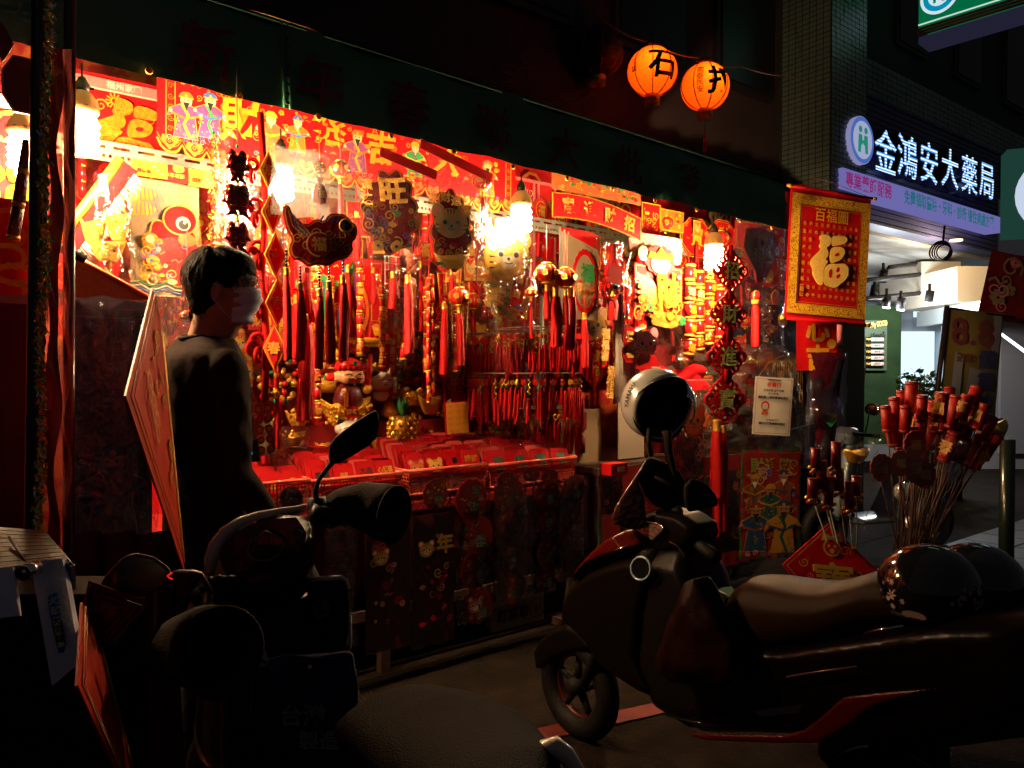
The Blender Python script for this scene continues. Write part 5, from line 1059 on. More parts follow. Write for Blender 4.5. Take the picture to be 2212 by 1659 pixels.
# single tassels in the middle
for k, (x, y0, y1, w_, D, lab) in enumerate(((881, 612, 760, 9, 3.1, 'straight red tassel hanging left of the slim firecracker string'), (770, 470, 560, 7, 3.3, 'small tassel under the gold skirted lantern'), (848, 600, 665, 7, 3.3, 'bright small tassel in front of the wire grid'), (805, 590, 655, 6, 3.4, 'thin tassel in front of the wall scroll'), (1200, 640, 745, 9, 3.0, 'red tassel under the pair of lanterns'), (1233, 640, 752, 9, 3.0, 'darker red tassel under the pair of lanterns'), (1262, 690, 790, 6, 3.2, 'thin red tassel below the white flags'), (1322, 640, 690, 8, 3.2, 'short tassel under the spring knot'), (600, 860, 965, 8, 3.0, 'tall red tassel by the shoulder of the man'), (571, 870, 1000, 8, 3.05, 'long dark red tassel touching the sleeve of the man'), (1105, 915, 960, 10, 3.7, 'stiff red tassel standing on the gift boxes'))):
    c, W, H = fit(x-w_, y0, x+w_, y1, D); t = thing('red_tassel', lab, 'tassel', c, ANG); tassel(t, 0, H/2, H, W*.45, seed=k); cord(t, [(0, 0, H/2+.02), (0, 0, H/2+.14)])
# spring character knot
t, W, H = hung('spring_knot', 'red felt 春 character charm with a silver ingot left of the fortune god', 'charm', 1296, 570, 1346, 640, 3.15); b = MB(); b.text('春', H*.75, REDV, TR(0, 0, H*.12), y=-.01, t=.018, bold=.10); b.torus(W*.3, .008, REDV, TR(0, 0, -H*.3)); b.torus(W*.14, .007, REDV, TR(-W*.35, 0, -H*.25)); b.torus(W*.14, .007, REDV, TR(W*.35, 0, -H*.25)); part('felt_character', b, t); ingot(t, W*.4, H*.18, MATS['silver_tinsel'], loc=(0, -.03, -H*.2), depth=.03); cord(t, [(0, 0, H/2), (0, 0, H/2+.1)])
t2, W, H = hung('clear_bag', 'crinkled clear bags glinting around the spring knot', 'plastic bag', 1290, 520, 1362, 730, 3.22); bag(t2, W, H, .06, FILM, seed=10, fold=.6)
# pink bear bag, small tigers
t, W, H = hung('bear_pack', 'clear pack with a winking pink bear and two red character discs', 'gift pack', 1338, 705, 1430, 812, 3.25); bag(t, W, H, .05, seed=11)
b = MB(); face_tiger(b, W*.1, H*.14, W*.5, -.0, PNK); b.plate(cloudy(W*.28, H*.22, 3), .01, CRIM, TR(W*.1, 0, -H*.25)); part('bear', b, t, loc=(0, -.01, 0))
b = MB(); [b.plate(scallop(W*.15, W*.15, 8, .1, x=-W*.3, z=H*(.28-.32*i)), .006, CRIM) for i in range(2)]; [b.text('爆福'[i], W*.17, GLIT, TR(-W*.3, 0, H*(.28-.32*i)), y=-.01, bold=.03) for i in range(2)]; part('character_disc', b, t, loc=(0, -.01, 0)); b = MB(); b.box(W*.2, .003, H*.14, WHI, TR(W*.28, -.03, -H*.38)); part('price_tag', b, t)
t, W, H = hung('tiger_charm', 'yellow baby tiger plaque holding a coin below the white flags', 'plaque', 1245, 670, 1312, 765, 3.3); b = MB(); b.plate(cloudy(W*.5, H*.5, 2), .01, RED); face_tiger(b, 0, H*.15, W*.8, -.012); ornament(b, W*.7, H*.3, 2, -.013, 14, [YEL, GPR, WHI], .16, T=TR(0, 0, -H*.25)); part('board', b, t)
for k, (x, y0, y1) in enumerate(((1307, 700, 790), (1318, 790, 860))):
    t, W, H = hung('blessing_strip', ['upper', 'lower'][k]+' narrow gold 福福 strip left of the bear pack', 'strip', x-9, y0, x+9, y1, 3.2, tilt=.08); b = MB(); b.text('福福福', W*.95, GLIT, vert=True, t=.004, bold=.05); b.box(W*.2, .003, H, OLDG, TR(0, .003, 0)); part('characters', b, t)
# ================================================================ counter and shelves
tb = thing('stall_counter', 'long low market counter on short steel legs carrying the baskets', 'counter', fr(2.0, 3.8, 0))
DW = mat('dark_wood', (.06, .03, .02), .6, var=((.09, .045, .03), 5), bump=(40, .3))
b = MB(); fbox(b, .55, 3.12, 3.28, 4.28, .80, .84, mat('red_counter_cloth', (.45, .01, .012), .6)); wpart('top', b, tb)
for (u, d) in ((.62, 3.34), (3.04, 3.34), (.62, 4.2), (3.04, 4.2), (1.8, 3.34)):
    b = MB(); fbox(b, u-.025, u+.025, d-.025, d+.025, 0, .8, DW); wpart('leg', b, tb)
b = MB(); fbox(b, .62, 3.04, 3.33, 3.35, .28, .33, DW); wpart('rail', b, tb)
b = MB(); fbox(b, 2.93, 3.16, 3.2, 3.4, .0, .05, DW); wpart('foot_block', b, tb)
for k, (d0, d1, z0) in enumerate(((3.74, 3.97, 1.05), (3.97, 4.15, 1.2), (4.15, 4.28, 1.40))):
    b = MB(); fbox(b, .55, 3.12, d0, d1, .84, z0, DRED if k else CRIM); wpart('riser', b, tb)
for k, (d0, z0, u1, lab) in enumerate(((3.2, .9, 4.75, 'low side table under the plastic covers right of the counter'),)):
    t = thing('side_table', lab, 'table', fr(4, 3.6, 0)); b = MB(); fbox(b, 3.25, u1, 3.3, 4.2, z0-.04, z0, DW); wpart('top', b, t)
    for (u, d) in ((3.3, 3.35), (u1-.05, 3.35), (3.3, 4.15), (u1-.05, 4.15)): b = MB(); fbox(b, u-.02, u+.02, d-.02, d+.02, 0, z0-.04, STEEL); wpart('leg', b, t)
    b = MB(); b.quadgrid([fr(3.25, 3.26, .12), fr(u1, 3.26, .12), fr(u1, 3.28, z0), fr(3.25, 3.28, z0)], 30, 5, DRED, fn=lambda a, c, p: N*(.02*sin(a*70)*(1-c))); wpart('skirt', b, t)

# ---- envelopes and baskets
BSK = mat('orange_plastic', (.90, .13, .07), .35, coat=.2)
def basket(label, x0, x1, ytop, D=3.3, dd=.42, hh=.12, tilt=.0):
    p0 = onD(x0, ytop, D); p1 = onD(x1, ytop, D); u0 = p0.dot(U); u1 = p1.dot(U); z = (p0.z+p1.z)/2; W = u1-u0
    t = thing('plastic_basket', label, 'basket', fr((u0+u1)/2, D, z-hh), ANG, 'orange baskets along the counter'); b = MB()
    for (a, c) in (((-W/2, 0), (W/2, 0)), ((-W/2, dd), (W/2, dd)), ((-W/2, 0), (-W/2, dd)), ((W/2, 0), (W/2, dd))):
        b.tube([(a[0], a[1], hh), (c[0], c[1], hh)], .009, BSK, 6); b.tube([(a[0]*.94, a[1]*.96+.01, 0), (c[0]*.94, c[1]*.96+.01, 0)], .007, BSK, 4)
    part('rim', b, t)
    b = MB()
    def lattice(a, c, n):
        for i in range(n+1):
            k = i/n; p = V(a)*(1-k)+V(c)*k; q = V((p.x*.94, p.y*.96+.01, 0)); p.z = hh; d = (V(c)-V(a)).normalized()*.0035; b.add([q-d, q+d, p+d, p-d], [(0, 1, 2, 3)], BSK)
        for j in range(1, 7):
            k = j/7; f = .94+.06*k; z0 = hh*k; A = V((a[0]*f, a[1]*(.96+.04*k)+.01*(1-k), z0)); C_ = V((c[0]*f, c[1]*(.96+.04*k)+.01*(1-k), z0)); up_ = V((0, 0, .0035)); b.add([A-up_, C_-up_, C_+up_, A+up_], [(0, 1, 2, 3)], BSK)
    n = max(8, int(W/.016)); lattice((-W/2, 0, 0), (W/2, 0, 0), n); lattice((-W/2, 0, 0), (-W/2, dd, 0), 16); lattice((W/2, 0, 0), (W/2, dd, 0), 16)
    b.box(W*.94, .002, hh*.22, BSK, TR(0, .012, hh*.12)); part('lattice_wall', b, t)
    b = MB(); b.box(W*.92, dd*.92, .004, BSK, TR(0, dd/2, .004)); part('floor', b, t)
    return t, W
def envmesh(w_, h, txt, kind=0, seed=0):
    b = MB(); t = .006; o = rect(w_, h, r=min(w_, h)*.12) if kind else rect(w_, h)
    b.plate(o, t, RED if seed % 3 else CRIM, y=t)
    if kind == 1: face_tiger(b, 0, -h*.08, w_*.8, -.0006, (ORG, YEL)[seed % 2])
    elif kind == 2: b.text(txt, w_*.42, GPR, TR(0, 0, 0), bold=.04, y=-.001)
    elif kind == 3: b.text(txt, min(w_*.8, h*.6), mat('green_foil', (.2, .55, .35), .25, .8), TR(0, 0, 0), bold=.04, y=-.001, wob=.02)
    else: b.text(txt, w_*.36, (INK, GPR)[seed % 2], TR(0, 0, h*.12), bold=.03, y=-.001, maxw=w_*.8); ornament(b, w_*.8, h*.3, seed, -.0012, 6, [GPR, PNK, WHI], .25, T=TR(0, 0, -h*.28))
    return b.mesh('envelope')
plain = [MB().plate(rect(.09, .13, r=.012), .004, m, y=.004, mb=mat('envelope_edge', (.75, .12, .10), .5)).mesh('envelope') for m in (RED, CRIM, REDP, mat('pale_red_card', (.65, .06, .05), .4))]
SLEEVE = MB().plate(rect(.096, .136), .005, FILM, y=.005).mesh('sleeve')
def env_rows(bk, W, dd, hh, fronts, nrow, zoff, lab, h=.13, w_=.09, gap=.0):
    """packets standing in rows behind each other; the front ones face out"""
    n = len(fronts); T = V(bk.location); pw = W*.94/n
    for i, (txt, kind) in enumerate(fronts):
        x = -W*.47+pw*(i+.5)
        for j in range(nrow):
            y = .035+(dd-.07)*j/nrow; lean = -.38-.10*random.random(); z = hh*.25+zoff+random.uniform(-.008, .008)+.075*j/nrow
            p = T+U*(x+random.uniform(-.006, .006))+N*y+V((0, 0, z+h*.35))
            rz = ANG+random.uniform(-.05, .05)
            if j == 0:
                me = envmesh(pw*.92, h, txt, kind, i); l = '%s red envelope printed %s, front row of the %s' % (ORD[i], 'with a tiger face' if kind == 1 else txt, lab)
                solo('red_envelope', me, l, 'envelope', p, rot=(lean, 0, rz), group='red envelopes in the baskets')
            else:
                o = link(bpy.data.objects.new('red_envelope', random.choice(plain))); o.location = p; o.rotation_euler = (lean, 0, rz); o.scale = (pw*.92/.09, 1, h/.13)
                o['label'] = 'red envelope, %s packet back in column %s, %s' % (ORD[j-1], 'ABCDEFG'[i], lab); o['category'] = 'envelope'; o['group'] = 'red envelopes in the baskets'
                if (i+j) % 2 == 0: part('sleeve', SLEEVE, o)
B = []
for lab, x0, x1, yt, fr_, n, zo in (
    ('basket behind the man', 566, 668, 1040, [('福', 2), ('春', 0)], 5, .03),
    ('basket behind the scooter mirror', 672, 868, 1030, [('萬事', 0), ('囍', 2), ('大吉', 0), ('心想事', 0)], 7, .045),
    ('tiger envelope basket', 882, 1052, 1010, [('虎', 1), ('虎', 1), ('春', 0), ('如意吉祥', 0)], 9, .06),
    ('basket at the right end', 1056, 1245, 996, [('福', 3), ('福', 3), ('福', 3), ('福', 3)], 8, .05)):
    bk, W = basket('orange slatted basket of red envelopes, '+lab, x0, x1, yt); env_rows(bk, W, .42, .12, fr_, n, zo, lab)
# gift boxes in a row with price labels
for k in range(4):
    x = 908+46*k; t, W, H = hung('gift_box', ORD[k]+' flat red gift box from the left with a white price label behind the envelopes', 'box', x-23, 938+k*1, x+23, 968, 3.66, group='flat red gift boxes'); b = MB(); b.box(W*.96, .16, H, REDP, TR(0, .08, 0)); part('box', b, t); b = MB(); b.box(W*.28, .002, H*.5, WHI, TR(-W*.1, -.002, 0)); [b.box(W*.012, .001, H*.25, INK, TR(-W*.2+W*.03*i, -.0035, 0)) for i in range(7)]; part('price_label', b, t)
for k in range(3):
    x = 1050+38*k; t, W, H = hung('envelope_pack', ORD[k]+' upright red envelope pack behind the right basket', 'envelope pack', x-18, 948-3*k, x+18, 968-3*k, 3.62); b = MB(); b.box(W*.95, .09, H, REDP, TR(0, .045, 0)); b.box(W*.8, .002, H*.1, GPR, TR(0, -.002, H*.4)); part('pack', b, t)

# ---- god of wealth figurine in an ingot
t, W, H = hung('gold_ingot_bowl', 'big bumpy gold ingot bowl with a red 招福 seal holding the smiling figurine', 'ingot', 688, 856, 802, 920, 3.86); bowl = t
ingot(t, W, H, mat('bumpy_gold', (1, .48, .05), .28, .45, bump=(55, 1, 'v')), depth=.16, name='bowl'); b = MB(); b.plate(circ(W*.13, 16), .004, CRIM, y=-.075); b.text('招福', W*.1, RED, y=-.082); b.text('招福', W*.1, GPR, y=-.083); part('seal', b, t)
b = MB(); rd = random.Random(8); [b.sph(.010, GOLD, TR(W*rd.uniform(-.4, .4), -.085+abs(rd.gauss(0, .02)), H*rd.uniform(-.45, .2))@SX(1, .5, 1), 8, 5) for _ in range(40)]; part('coin_relief', b, t, kind='stuff')
t, W, H = hung('wealth_god_figurine', 'smiling fat figurine in a red winged hat standing in the gold ingot bowl', 'figurine', 708, 773, 800, 888, 3.84)
SK = mat('figurine_skin', (.85, .42, .22), .28, coat=.4)
b = MB(); b.lathe([(.001, -H*.5), (W*.26, -H*.48), (W*.34, -H*.3), (W*.28, -H*.1), (W*.16, H*.02), (.01, H*.04)], mat('figurine_robe', (.12, .01, .012), .35, coat=.3), TR(-W*.02, 0, 0)@SX(1, .8, 1), 18); part('robe', b, t)
b = MB(); b.sph(W*.2, mat('figurine_blue', (.04, .09, .2), .35), TR(.0, -W*.12, -H*.18)@SX(1, .6, .8), 14, 8); b.torus(W*.19, .004, GOLD, TR(.0, -W*.16, -H*.28)@SX(1, .5, .5)); part('apron', b, t)
b = MB(); b.sph(1, SK, TR(0, -.0, H*.16)@SX(W*.33, W*.28, H*.165), 20, 12); b.sph(W*.05, SK, TR(0, -W*.28, H*.14), 8, 6); [b.sph(W*.08, SK, TR(q*W*.32, 0, H*.14)@SX(.5, .8, 1.3), 8, 6) for q in (-1, 1)]; [b.sph(W*.11, SK, TR(q*W*.16, -W*.18, H*.11), 10, 6) for q in (-1, 1)]; part('head', b, t)
b = MB()
for q in (-1, 1):
    b.tube([(q*W*.07, -W*.275, H*.185), (q*W*.12, -W*.27, H*.2), (q*W*.17, -W*.24, H*.185)], .003, INK, 5); b.tube([(q*W*.03, -W*.3, H*.11), (q*W*.12, -W*.29, H*.1), (q*W*.2, -W*.24, H*.13)], .0035, INK, 5)
b.sph(W*.07, CRIM, TR(0, -W*.255, H*.07)@SX(1, .4, .6), 10, 6); b.sph(W*.03, INK, TR(0, -W*.27, H*.01)@SX(1, .6, 1.6), 8, 5); part('face_features', b, t)
b = MB(); b.lathe([(W*.31, H*.26), (W*.33, H*.29), (W*.28, H*.38), (W*.16, H*.44), (.001, H*.46)], CRIM, TR(0, .008, H*.05)@SX(.95, .85, 1), 16); [b.sph(W*.05, RED, TR(W*.31*cos(a), W*.26*sin(a), H*.31), 8, 5) for a in [i*pi/8 for i in range(16)]]; b.sph(W*.05, JADE, TR(0, -W*.28, H*.40), 10, 6); [b.sph(W*.12, CRIM, TR(q*W*.42, 0, H*.14)@SX(1, .4, .8), 10, 6) for q in (-1, 1)]; part('hat', b, t)
b = MB(); b.sph(W*.07, SK, TR(-W*.22, -W*.22, -H*.12), 8, 6); b.box(W*.09, .006, H*.26, ORG, TR(-W*.2, -W*.28, -H*.27)); part('hand', b, t); b = MB(); b.sph(W*.12, GOLD, TR(W*.38, -.02, -H*.08), 14, 8); b.sph(W*.07, WHI, TR(W*.4, -.03, -H*.06), 12, 8); part('gold_ball', b, t)
# lucky cat
CER = mat('white_ceramic', (.80, .72, .62), .2, coat=.4)
def cat(label, x0, y0, x1, y1, D, paw=True):
    t, W, H = hung('lucky_cat', label, 'figurine', x0, y0, x1, y1, D); b = MB(); b.sph(1, CER, TR(0, 0, H*.12)@SX(W*.46, W*.36, H*.34), 18, 10); b.sph(1, CER, TR(0, .01, -H*.3)@SX(W*.34, W*.3, H*.24), 14, 8); part('body', b, t)
    b = MB(); [b.lathe([(W*.13, 0), (.001, H*.26)], INK if q < 0 else CER, TR(q*W*.28, 0, H*.33)@RY(q*.25), 8) for q in (-1, 1)]; b.sph(1, INK, TR(-W*.16, W*.06, H*.30)@SX(W*.22, W*.26, H*.16), 12, 8); part('ears', b, t)
    b = MB(); [b.tube([(q*W*.28, -W*.30, H*.16), (q*W*.18, -W*.36, H*.20), (q*W*.08, -W*.355, H*.17)], .0025, INK, 4) for q in (-1, 1)]; b.sph(W*.03, PNK, TR(0, -W*.36, H*.10), 6, 4); b.tube([(-W*.08, -W*.35, H*.04), (0, -W*.36, H*.02), (W*.08, -W*.35, H*.04)], .002, INK, 4); b.torus(W*.3, .006, CRIM, TR(0, 0, -H*.18)@RX(pi/2)); part('face_features', b, t)
    if paw: b = MB(); b.cyl(W*.09, H*.4, CER, TR(W*.5, -.02, -H*.02), 8); b.sph(W*.12, CER, TR(W*.5, -.02, H*.2), 8, 6); b.box(W*.12, .004, H*.2, ORG, TR(W*.5, -.03, -H*.12)); part('paw', b, t)
cat('white waving cat figurine with black ears beside the gold ingot bowl', 800, 800, 850, 865, 3.92)
cat('small pale cat figurine peeping over the scooter mirror', 722, 905, 780, 960, 3.75, False)
cat('small cream cat figurine with green painted feet right of the mirror', 756, 940, 798, 985, 3.6, False)
cat('little white cat figurine inside a clear box at the back shelf', 842, 770, 872, 810, 4.05)
cat('little white cat figurine on the lower box beside the pineapple', 840, 832, 866, 862, 4.0)
for k, (x0, y0, x1, y1) in enumerate(((838, 752, 878, 792), (836, 792, 880, 826))):
    t, W, H = hung('clear_gift_box', ['upper', 'lower'][k]+' clear plastic gift box with a figurine at the back shelf', 'gift box', x0, y0, x1, y1, 4.1); b = MB(); b.box(W, .1, H, FILMH); part('clear_case', b, t); b = MB(); b.box(W*1.05, .11, H*.12, REDP, TR(0, 0, -H*.5)); part('base', b, t); b = MB(); b.sph(W*.26, ORG if k == 0 else CER, TR(0, 0, H*.02), 12, 8); b.sph(W*.3, ORG if k == 0 else CER, TR(0, 0, -H*.3)@SX(1, .8, .7), 12, 8); part('figure', b, t)
# ingots, pots
for k, (x0, y0, x1, y1, D, lab) in enumerate(((665, 800, 752, 848, 4.0, 'shiny round gold incense pot with jewelled lid left of the figurine'),)):
    t, W, H = hung('gold_pot', lab, 'pot', x0, y0, x1, y1, D); b = MB(); b.lathe([(W*.2, -H*.5), (W*.4, -H*.35), (W*.48, -H*.05), (W*.42, H*.12), (W*.46, H*.16)], GOLD, None, 24); part('pot', b, t); b = MB(); [b.sph(W*.055, GOLD, TR(W*.38*r_*cos(a), W*.38*r_*sin(a), H*(.2+.28*(1-r_))), 8, 5) for r_ in (1, .66, .33) for a in [i*pi/6 for i in range(12)]]; [b.sph(W*.05, m_, TR(W*q, -W*.42, H*.2), 8, 5) for q, m_ in ((-.25, JADE), (0, CRIM), (.25, mat('turquoise_jewel', (.02, .35, .4), .1, coat=1)))]; part('jewelled_lid', b, t)
for k, (x0, y0, x1, y1, D, lab) in enumerate(((788, 770, 872, 832, 4.05, 'large gold ingot under clear film right of the figurine'), (612, 880, 676, 925, 3.8, 'gold ingot under a clear bag left of the figurine bowl'), (600, 925, 665, 968, 3.6, 'small gold ingot basket wrapped in clear film near the man'), (855, 835, 930, 880, 3.95, 'gold ingot behind the pineapple'), (900, 845, 960, 900, 3.85, 'gold ingot right of the pineapple leaves'), (1008, 860, 1052, 905, 3.8, 'small gold ingot under the charm rack'))):
    t, W, H = hung('gold_ingot', lab, 'ingot', x0, y0, x1, y1, D); ingot(t, W*.9, H*.8, MATS['bumpy_gold'] if k % 2 else GOLD)
    b = MB(); [b.sph(W*.06, GOLD, TR(W*random.uniform(-.3, .3), -.02, H*random.uniform(.1, .4)), 7, 4) for _ in range(8)]; part('gold_nugget', b, t)
    if k in (0, 2): bag(t, W*1.15, H*1.2, .10, FILM, seed=20+k, fold=.5, name='film_wrap')
# clear bag mounds
for k, (x0, y0, x1, y1, D) in enumerate(((556, 925, 620, 1000, 3.5), (1080, 900, 1160, 965, 3.6))):
    t, W, H = hung('film_wrapped_gift', ORD[k]+' crumpled clear film bundle from the left on the counter', 'gift bag', x0, y0, x1, y1, D); bag(t, W, H, .13, FILM, seed=30+k, fold=1.3, crisp=1)
    b = MB(); [b.box(W*.3, .05, H*.3, random.choice([RED, CRIM, GOLD, YEL, GLIT, GOLD]), TR(W*random.uniform(-.25, .25), random.uniform(-.01, .04), H*random.uniform(-.35, .1))@RZ(random.random())@RY(random.uniform(-.4, .4))) for _ in range(5)]; part('contents', b, t)
# pineapples
def pineapple(label, x0, y0, x1, y1, D):
    t, W, H = hung('gold_pineapple', label, 'ornament', x0, y0, x1, y1, D); b = MB(); r = W*.42; z0 = -H*.5; h = H*.58
    b.lathe([(r*.72, z0), (r*.98, z0+h*.15), (r, z0+h*.5), (r*.92, z0+h*.85), (r*.6, z0+h)], mat('brown_gold', (.45, .2, .03), .35, .8), None, 20); part('body', b, t)
    b = MB()
    for j in range(6):
        for i in range(11):
            a = 2*pi*(i+.5*(j % 2))/11; z = z0+h*(.1+.16*j); rr = r*(1.0 if j < 5 else .82); b.lathe([(r*.19, 0), (r*.12, r*.08), (.001, r*.16)], GOLD, TR(rr*cos(a), rr*sin(a), z)@RZ(a)@RY(pi/2)@SX(1.15, .9, 1), 4, smooth=False)
    part('scale_studs', b, t, kind='stuff')
    b = MB(); LF = mat('artificial_leaf', (.03, .20, .05), .4)
    for i in range(26):
        a = i*2.4; el = .25+.75*(i % 9)/9; l = H*.42; tip = V((cos(a)*l*.55*(1-el*.7), sin(a)*l*.5*(1-el*.7), z0+h+l*(.35+.65*el))); base = V((0, 0, z0+h*.97)); mid = (tip+base)/2+V((cos(a), sin(a), 0))*.008; sd = V((-sin(a), cos(a), 0))*.009; b.add([base-sd, mid-sd, tip, mid+sd, base+sd], [(0, 1, 2, 3, 4)], LF)
    part('leaves', b, t)
pineapple('gold studded pineapple ornament with dark green leaves on the counter', 838, 852, 902, 962, 3.72)
b = MB()
t, W, H = hung('gold_sticker_sheet', 'orange gold sheet with a grid of small heart ingots behind the envelopes', 'sticker sheet', 962, 868, 1012, 938, 3.6, yaw=-.15, tilt=-.05); sheet(t, W, H, REDP); b = MB(); b.plate(rect(W*.94, H*.95), .001, mat('gold_orange_card', (.75, .25, .04), .4), y=-.008)
for i in range(3):
    for j in range(5): b.plate(sc([(0, -.4), (.45, .05), (.35, .35), (.1, .3), (0, .15), (-.1, .3), (-.35, .35), (-.45, .05)], W*.28, x=W*(-.3+.3*i), z=H*(-.38+.19*j)), .002, GPR, y=-.010)
part('sticker', b, t)
t, W, H = hung('sticker_strip', 'white strip of round red and gold stickers beside the arm of the man', 'sticker sheet', 545, 868, 590, 985, 3.0, tilt=-.08); sheet(t, W, H, PAP, cur=.02); b = MB(); [b.plate(circ(W*.2, 12, W*(-.22+.44*i), H*(-.38+.19*j)), .001, RED, y=-.018) for i in range(2) for j in range(5)]; [b.ngon(circ(W*.12, 10, W*(-.22+.44*i), H*(-.38+.19*j)), GPR, y=-.021) for i in range(2) for j in range(5)]; part('sticker', b, t)
# gold tree mass
t, W, H = hung('gold_coin_tree', 'bushy gold coin tree glittering behind the fish tassels', 'ornament', 640, 640, 762, 800, 4.0); rd = random.Random(6); b = MB()
for i in range(420):
    a = rd.random()*6.3; r = rd.random()**.5; p = V((W*.48*r*cos(a), -.05+.08*rd.random(), H*.5*r*sin(a))); q = V((rd.uniform(-1, 1), rd.uniform(-1, .1), rd.uniform(-1, 1))).normalized(); s = q.orthogonal().normalized(); u_ = q.cross(s); k = .008+.010*rd.random(); b.add([p+s*k*cos(w_)+u_*k*sin(w_) for w_ in [j*pi/3 for j in range(6)]], [tuple(range(6))], rd.choice([GOLD, GOLD, GLIT, GOLD, OLDG, JADE if i % 11 == 0 else GOLD]))
part('coin_leaves', b, t, kind='stuff'); b = MB(); [b.tube([(0, .03, -H*.5), (W*.2*sin(i), .03, 0), (W*.4*sin(i*1.7), .02, H*.4*cos(i))], .008, OLDG, 6) for i in range(7)]; part('branch', b, t)
b = MB(); b.box(W*.9, .12, H*.05, mat('red_base', (.3, .01, .01), .5), TR(0, .0, -H*.5)); part('base', b, t)
for k, (x0, y0, x1, y1, D, lab) in enumerate(((612, 760, 760, 800, 3.95, 'row of small gold nuggets and jewels along the back shelf'), (560, 800, 640, 870, 3.85, 'heap of gold trinkets beside the shoulder of the man'), (1060, 905, 1130, 940, 3.75, 'heap of gold foil coins under the charm rack'), (870, 690, 945, 760, 4.05, 'shelf heap of yellow and gold packets behind the middle tassels'))):
    t, W, H = hung('gold_trinkets', lab, 'trinkets', x0, y0, x1, y1, D); rd = random.Random(k+60); b = MB(); [b.sph(rd.uniform(.012, .022), rd.choice([GOLD, GOLD, OLDG, JADE, CRIM]), TR(W*rd.uniform(-.5, .5), rd.uniform(-.04, .04), H*rd.uniform(-.5, .45))@SX(1, .7, rd.uniform(.6, 1.2)), 8, 5) for _ in range(46)]; part('nuggets', b, t, kind='stuff')
t, W, H = hung('yellow_packet', 'yellow and red printed packet on the back shelf behind the straight tassel', 'packet', 846, 728, 903, 752, 4.0); sheet(t, W, H, YEL); b = MB(); ornament(b, W, H, 2, -.01, 14, [RED, GPR, ORG], .3); part('print', b, t)

# rows of small gold things along the three shelves
rd = random.Random(99); PR = []
for k in range(5):
    o = thing('tmp', 'x', 'x')
    if k == 0: ingot(o, .11, .07, GOLD)
    elif k == 1: b = MB(); b.lathe([(.02, -.03), (.045, -.02), (.05, .01), (.03, .03), (.035, .04)], GOLD, None, 14); b.sph(.03, GLIT, TR(0, 0, .045), 10, 6); part('pot', b, o)
    elif k == 2: b = MB(); b.sph(.035, CER, TR(0, 0, .03), 12, 8); b.sph(.04, CRIM, TR(0, 0, -.025), 12, 8); b.sph(.012, GOLD, TR(0, -.04, -.01), 8, 5); part('figure', b, o)
    elif k == 3: b = MB(); [b.sph(.016, (GOLD, GLIT, GOLD, CRIM)[i % 4], TR(.035*cos(i*2.4), .02*sin(i*2.4), -.03+.007*i), 8, 5) for i in range(12)]; part('nuggets', b, o)
    else: b = MB(); b.box(.07, .04, .10, REDP); b.box(.06, .002, .05, GPR, TR(0, -.022, 0)); b.text('福', .04, RED, y=-.0245); part('box', b, o)
    PR.append(o)
NM = (('gold_ingot', 'small gold ingot', 'ingot'), ('gold_pot', 'small gold treasure pot', 'pot'), ('small_figurine', 'small white headed figurine in red', 'figurine'), ('nugget_pile', 'little pile of gold nuggets', 'trinkets'), ('gift_box', 'small upright red and gold box', 'box'))
for sname, z, d, n in (('lowest shelf', 1.09, 3.80, 15), ('middle shelf', 1.25, 4.0, 16), ('highest shelf', 1.46, 4.19, 16)):
    for i in range(n):
        k = rd.choice((0, 0, 1, 3, 3, 2, 4)); o = dup(PR[k], fr(.75+2.35*i/n+rd.uniform(-.03, .03), d+rd.uniform(-.03, .03), z), '%s standing %s from the left on the %s' % (NM[k][1], ORD[i], sname), ANG+rd.uniform(-.4, .4), rd.uniform(.9, 1.4)); o.name = NM[k][0]; o['category'] = NM[k][2]; o['group'] = 'small goods on the '+sname
for o in PR:
    for c in list(o.children): bpy.data.objects.remove(c)
    bpy.data.objects.remove(o)
for k in range(16):
    x = 590+26*k+rd.uniform(-8, 8); y0 = rd.uniform(540, 640); D = rd.uniform(3.35, 3.65)
    if k % 2: fc_string('firecracker_string', 'mid stall firecracker string, %s from the left behind the fish tassels' % ORD[k//2], x-7, y0, x+7, y0+rd.uniform(150, 230), D, 1, 7, 80+k, 'firecracker strings in the mid stall')
    else: c, W, H = fit(x-7, y0+40, x+7, y0+rd.uniform(130, 190), D); t = thing('red_tassel', 'mid stall red tassel, %s from the left behind the fish tassels' % ORD[k//2], 'tassel', c, ANG, 'tassels in the mid stall'); tassel(t, 0, H/2, H, W*.45, seed=k); cord(t, [(0, 0, H/2+.02), (0, 0, H/2+.2)]); b = MB(); b.torus(.02, .006, REDV, TR(0, 0, H/2+.05)); b.sph(.012, GOLD, TR(0, 0, H/2+.03), 8, 5); part('knot', b, t)
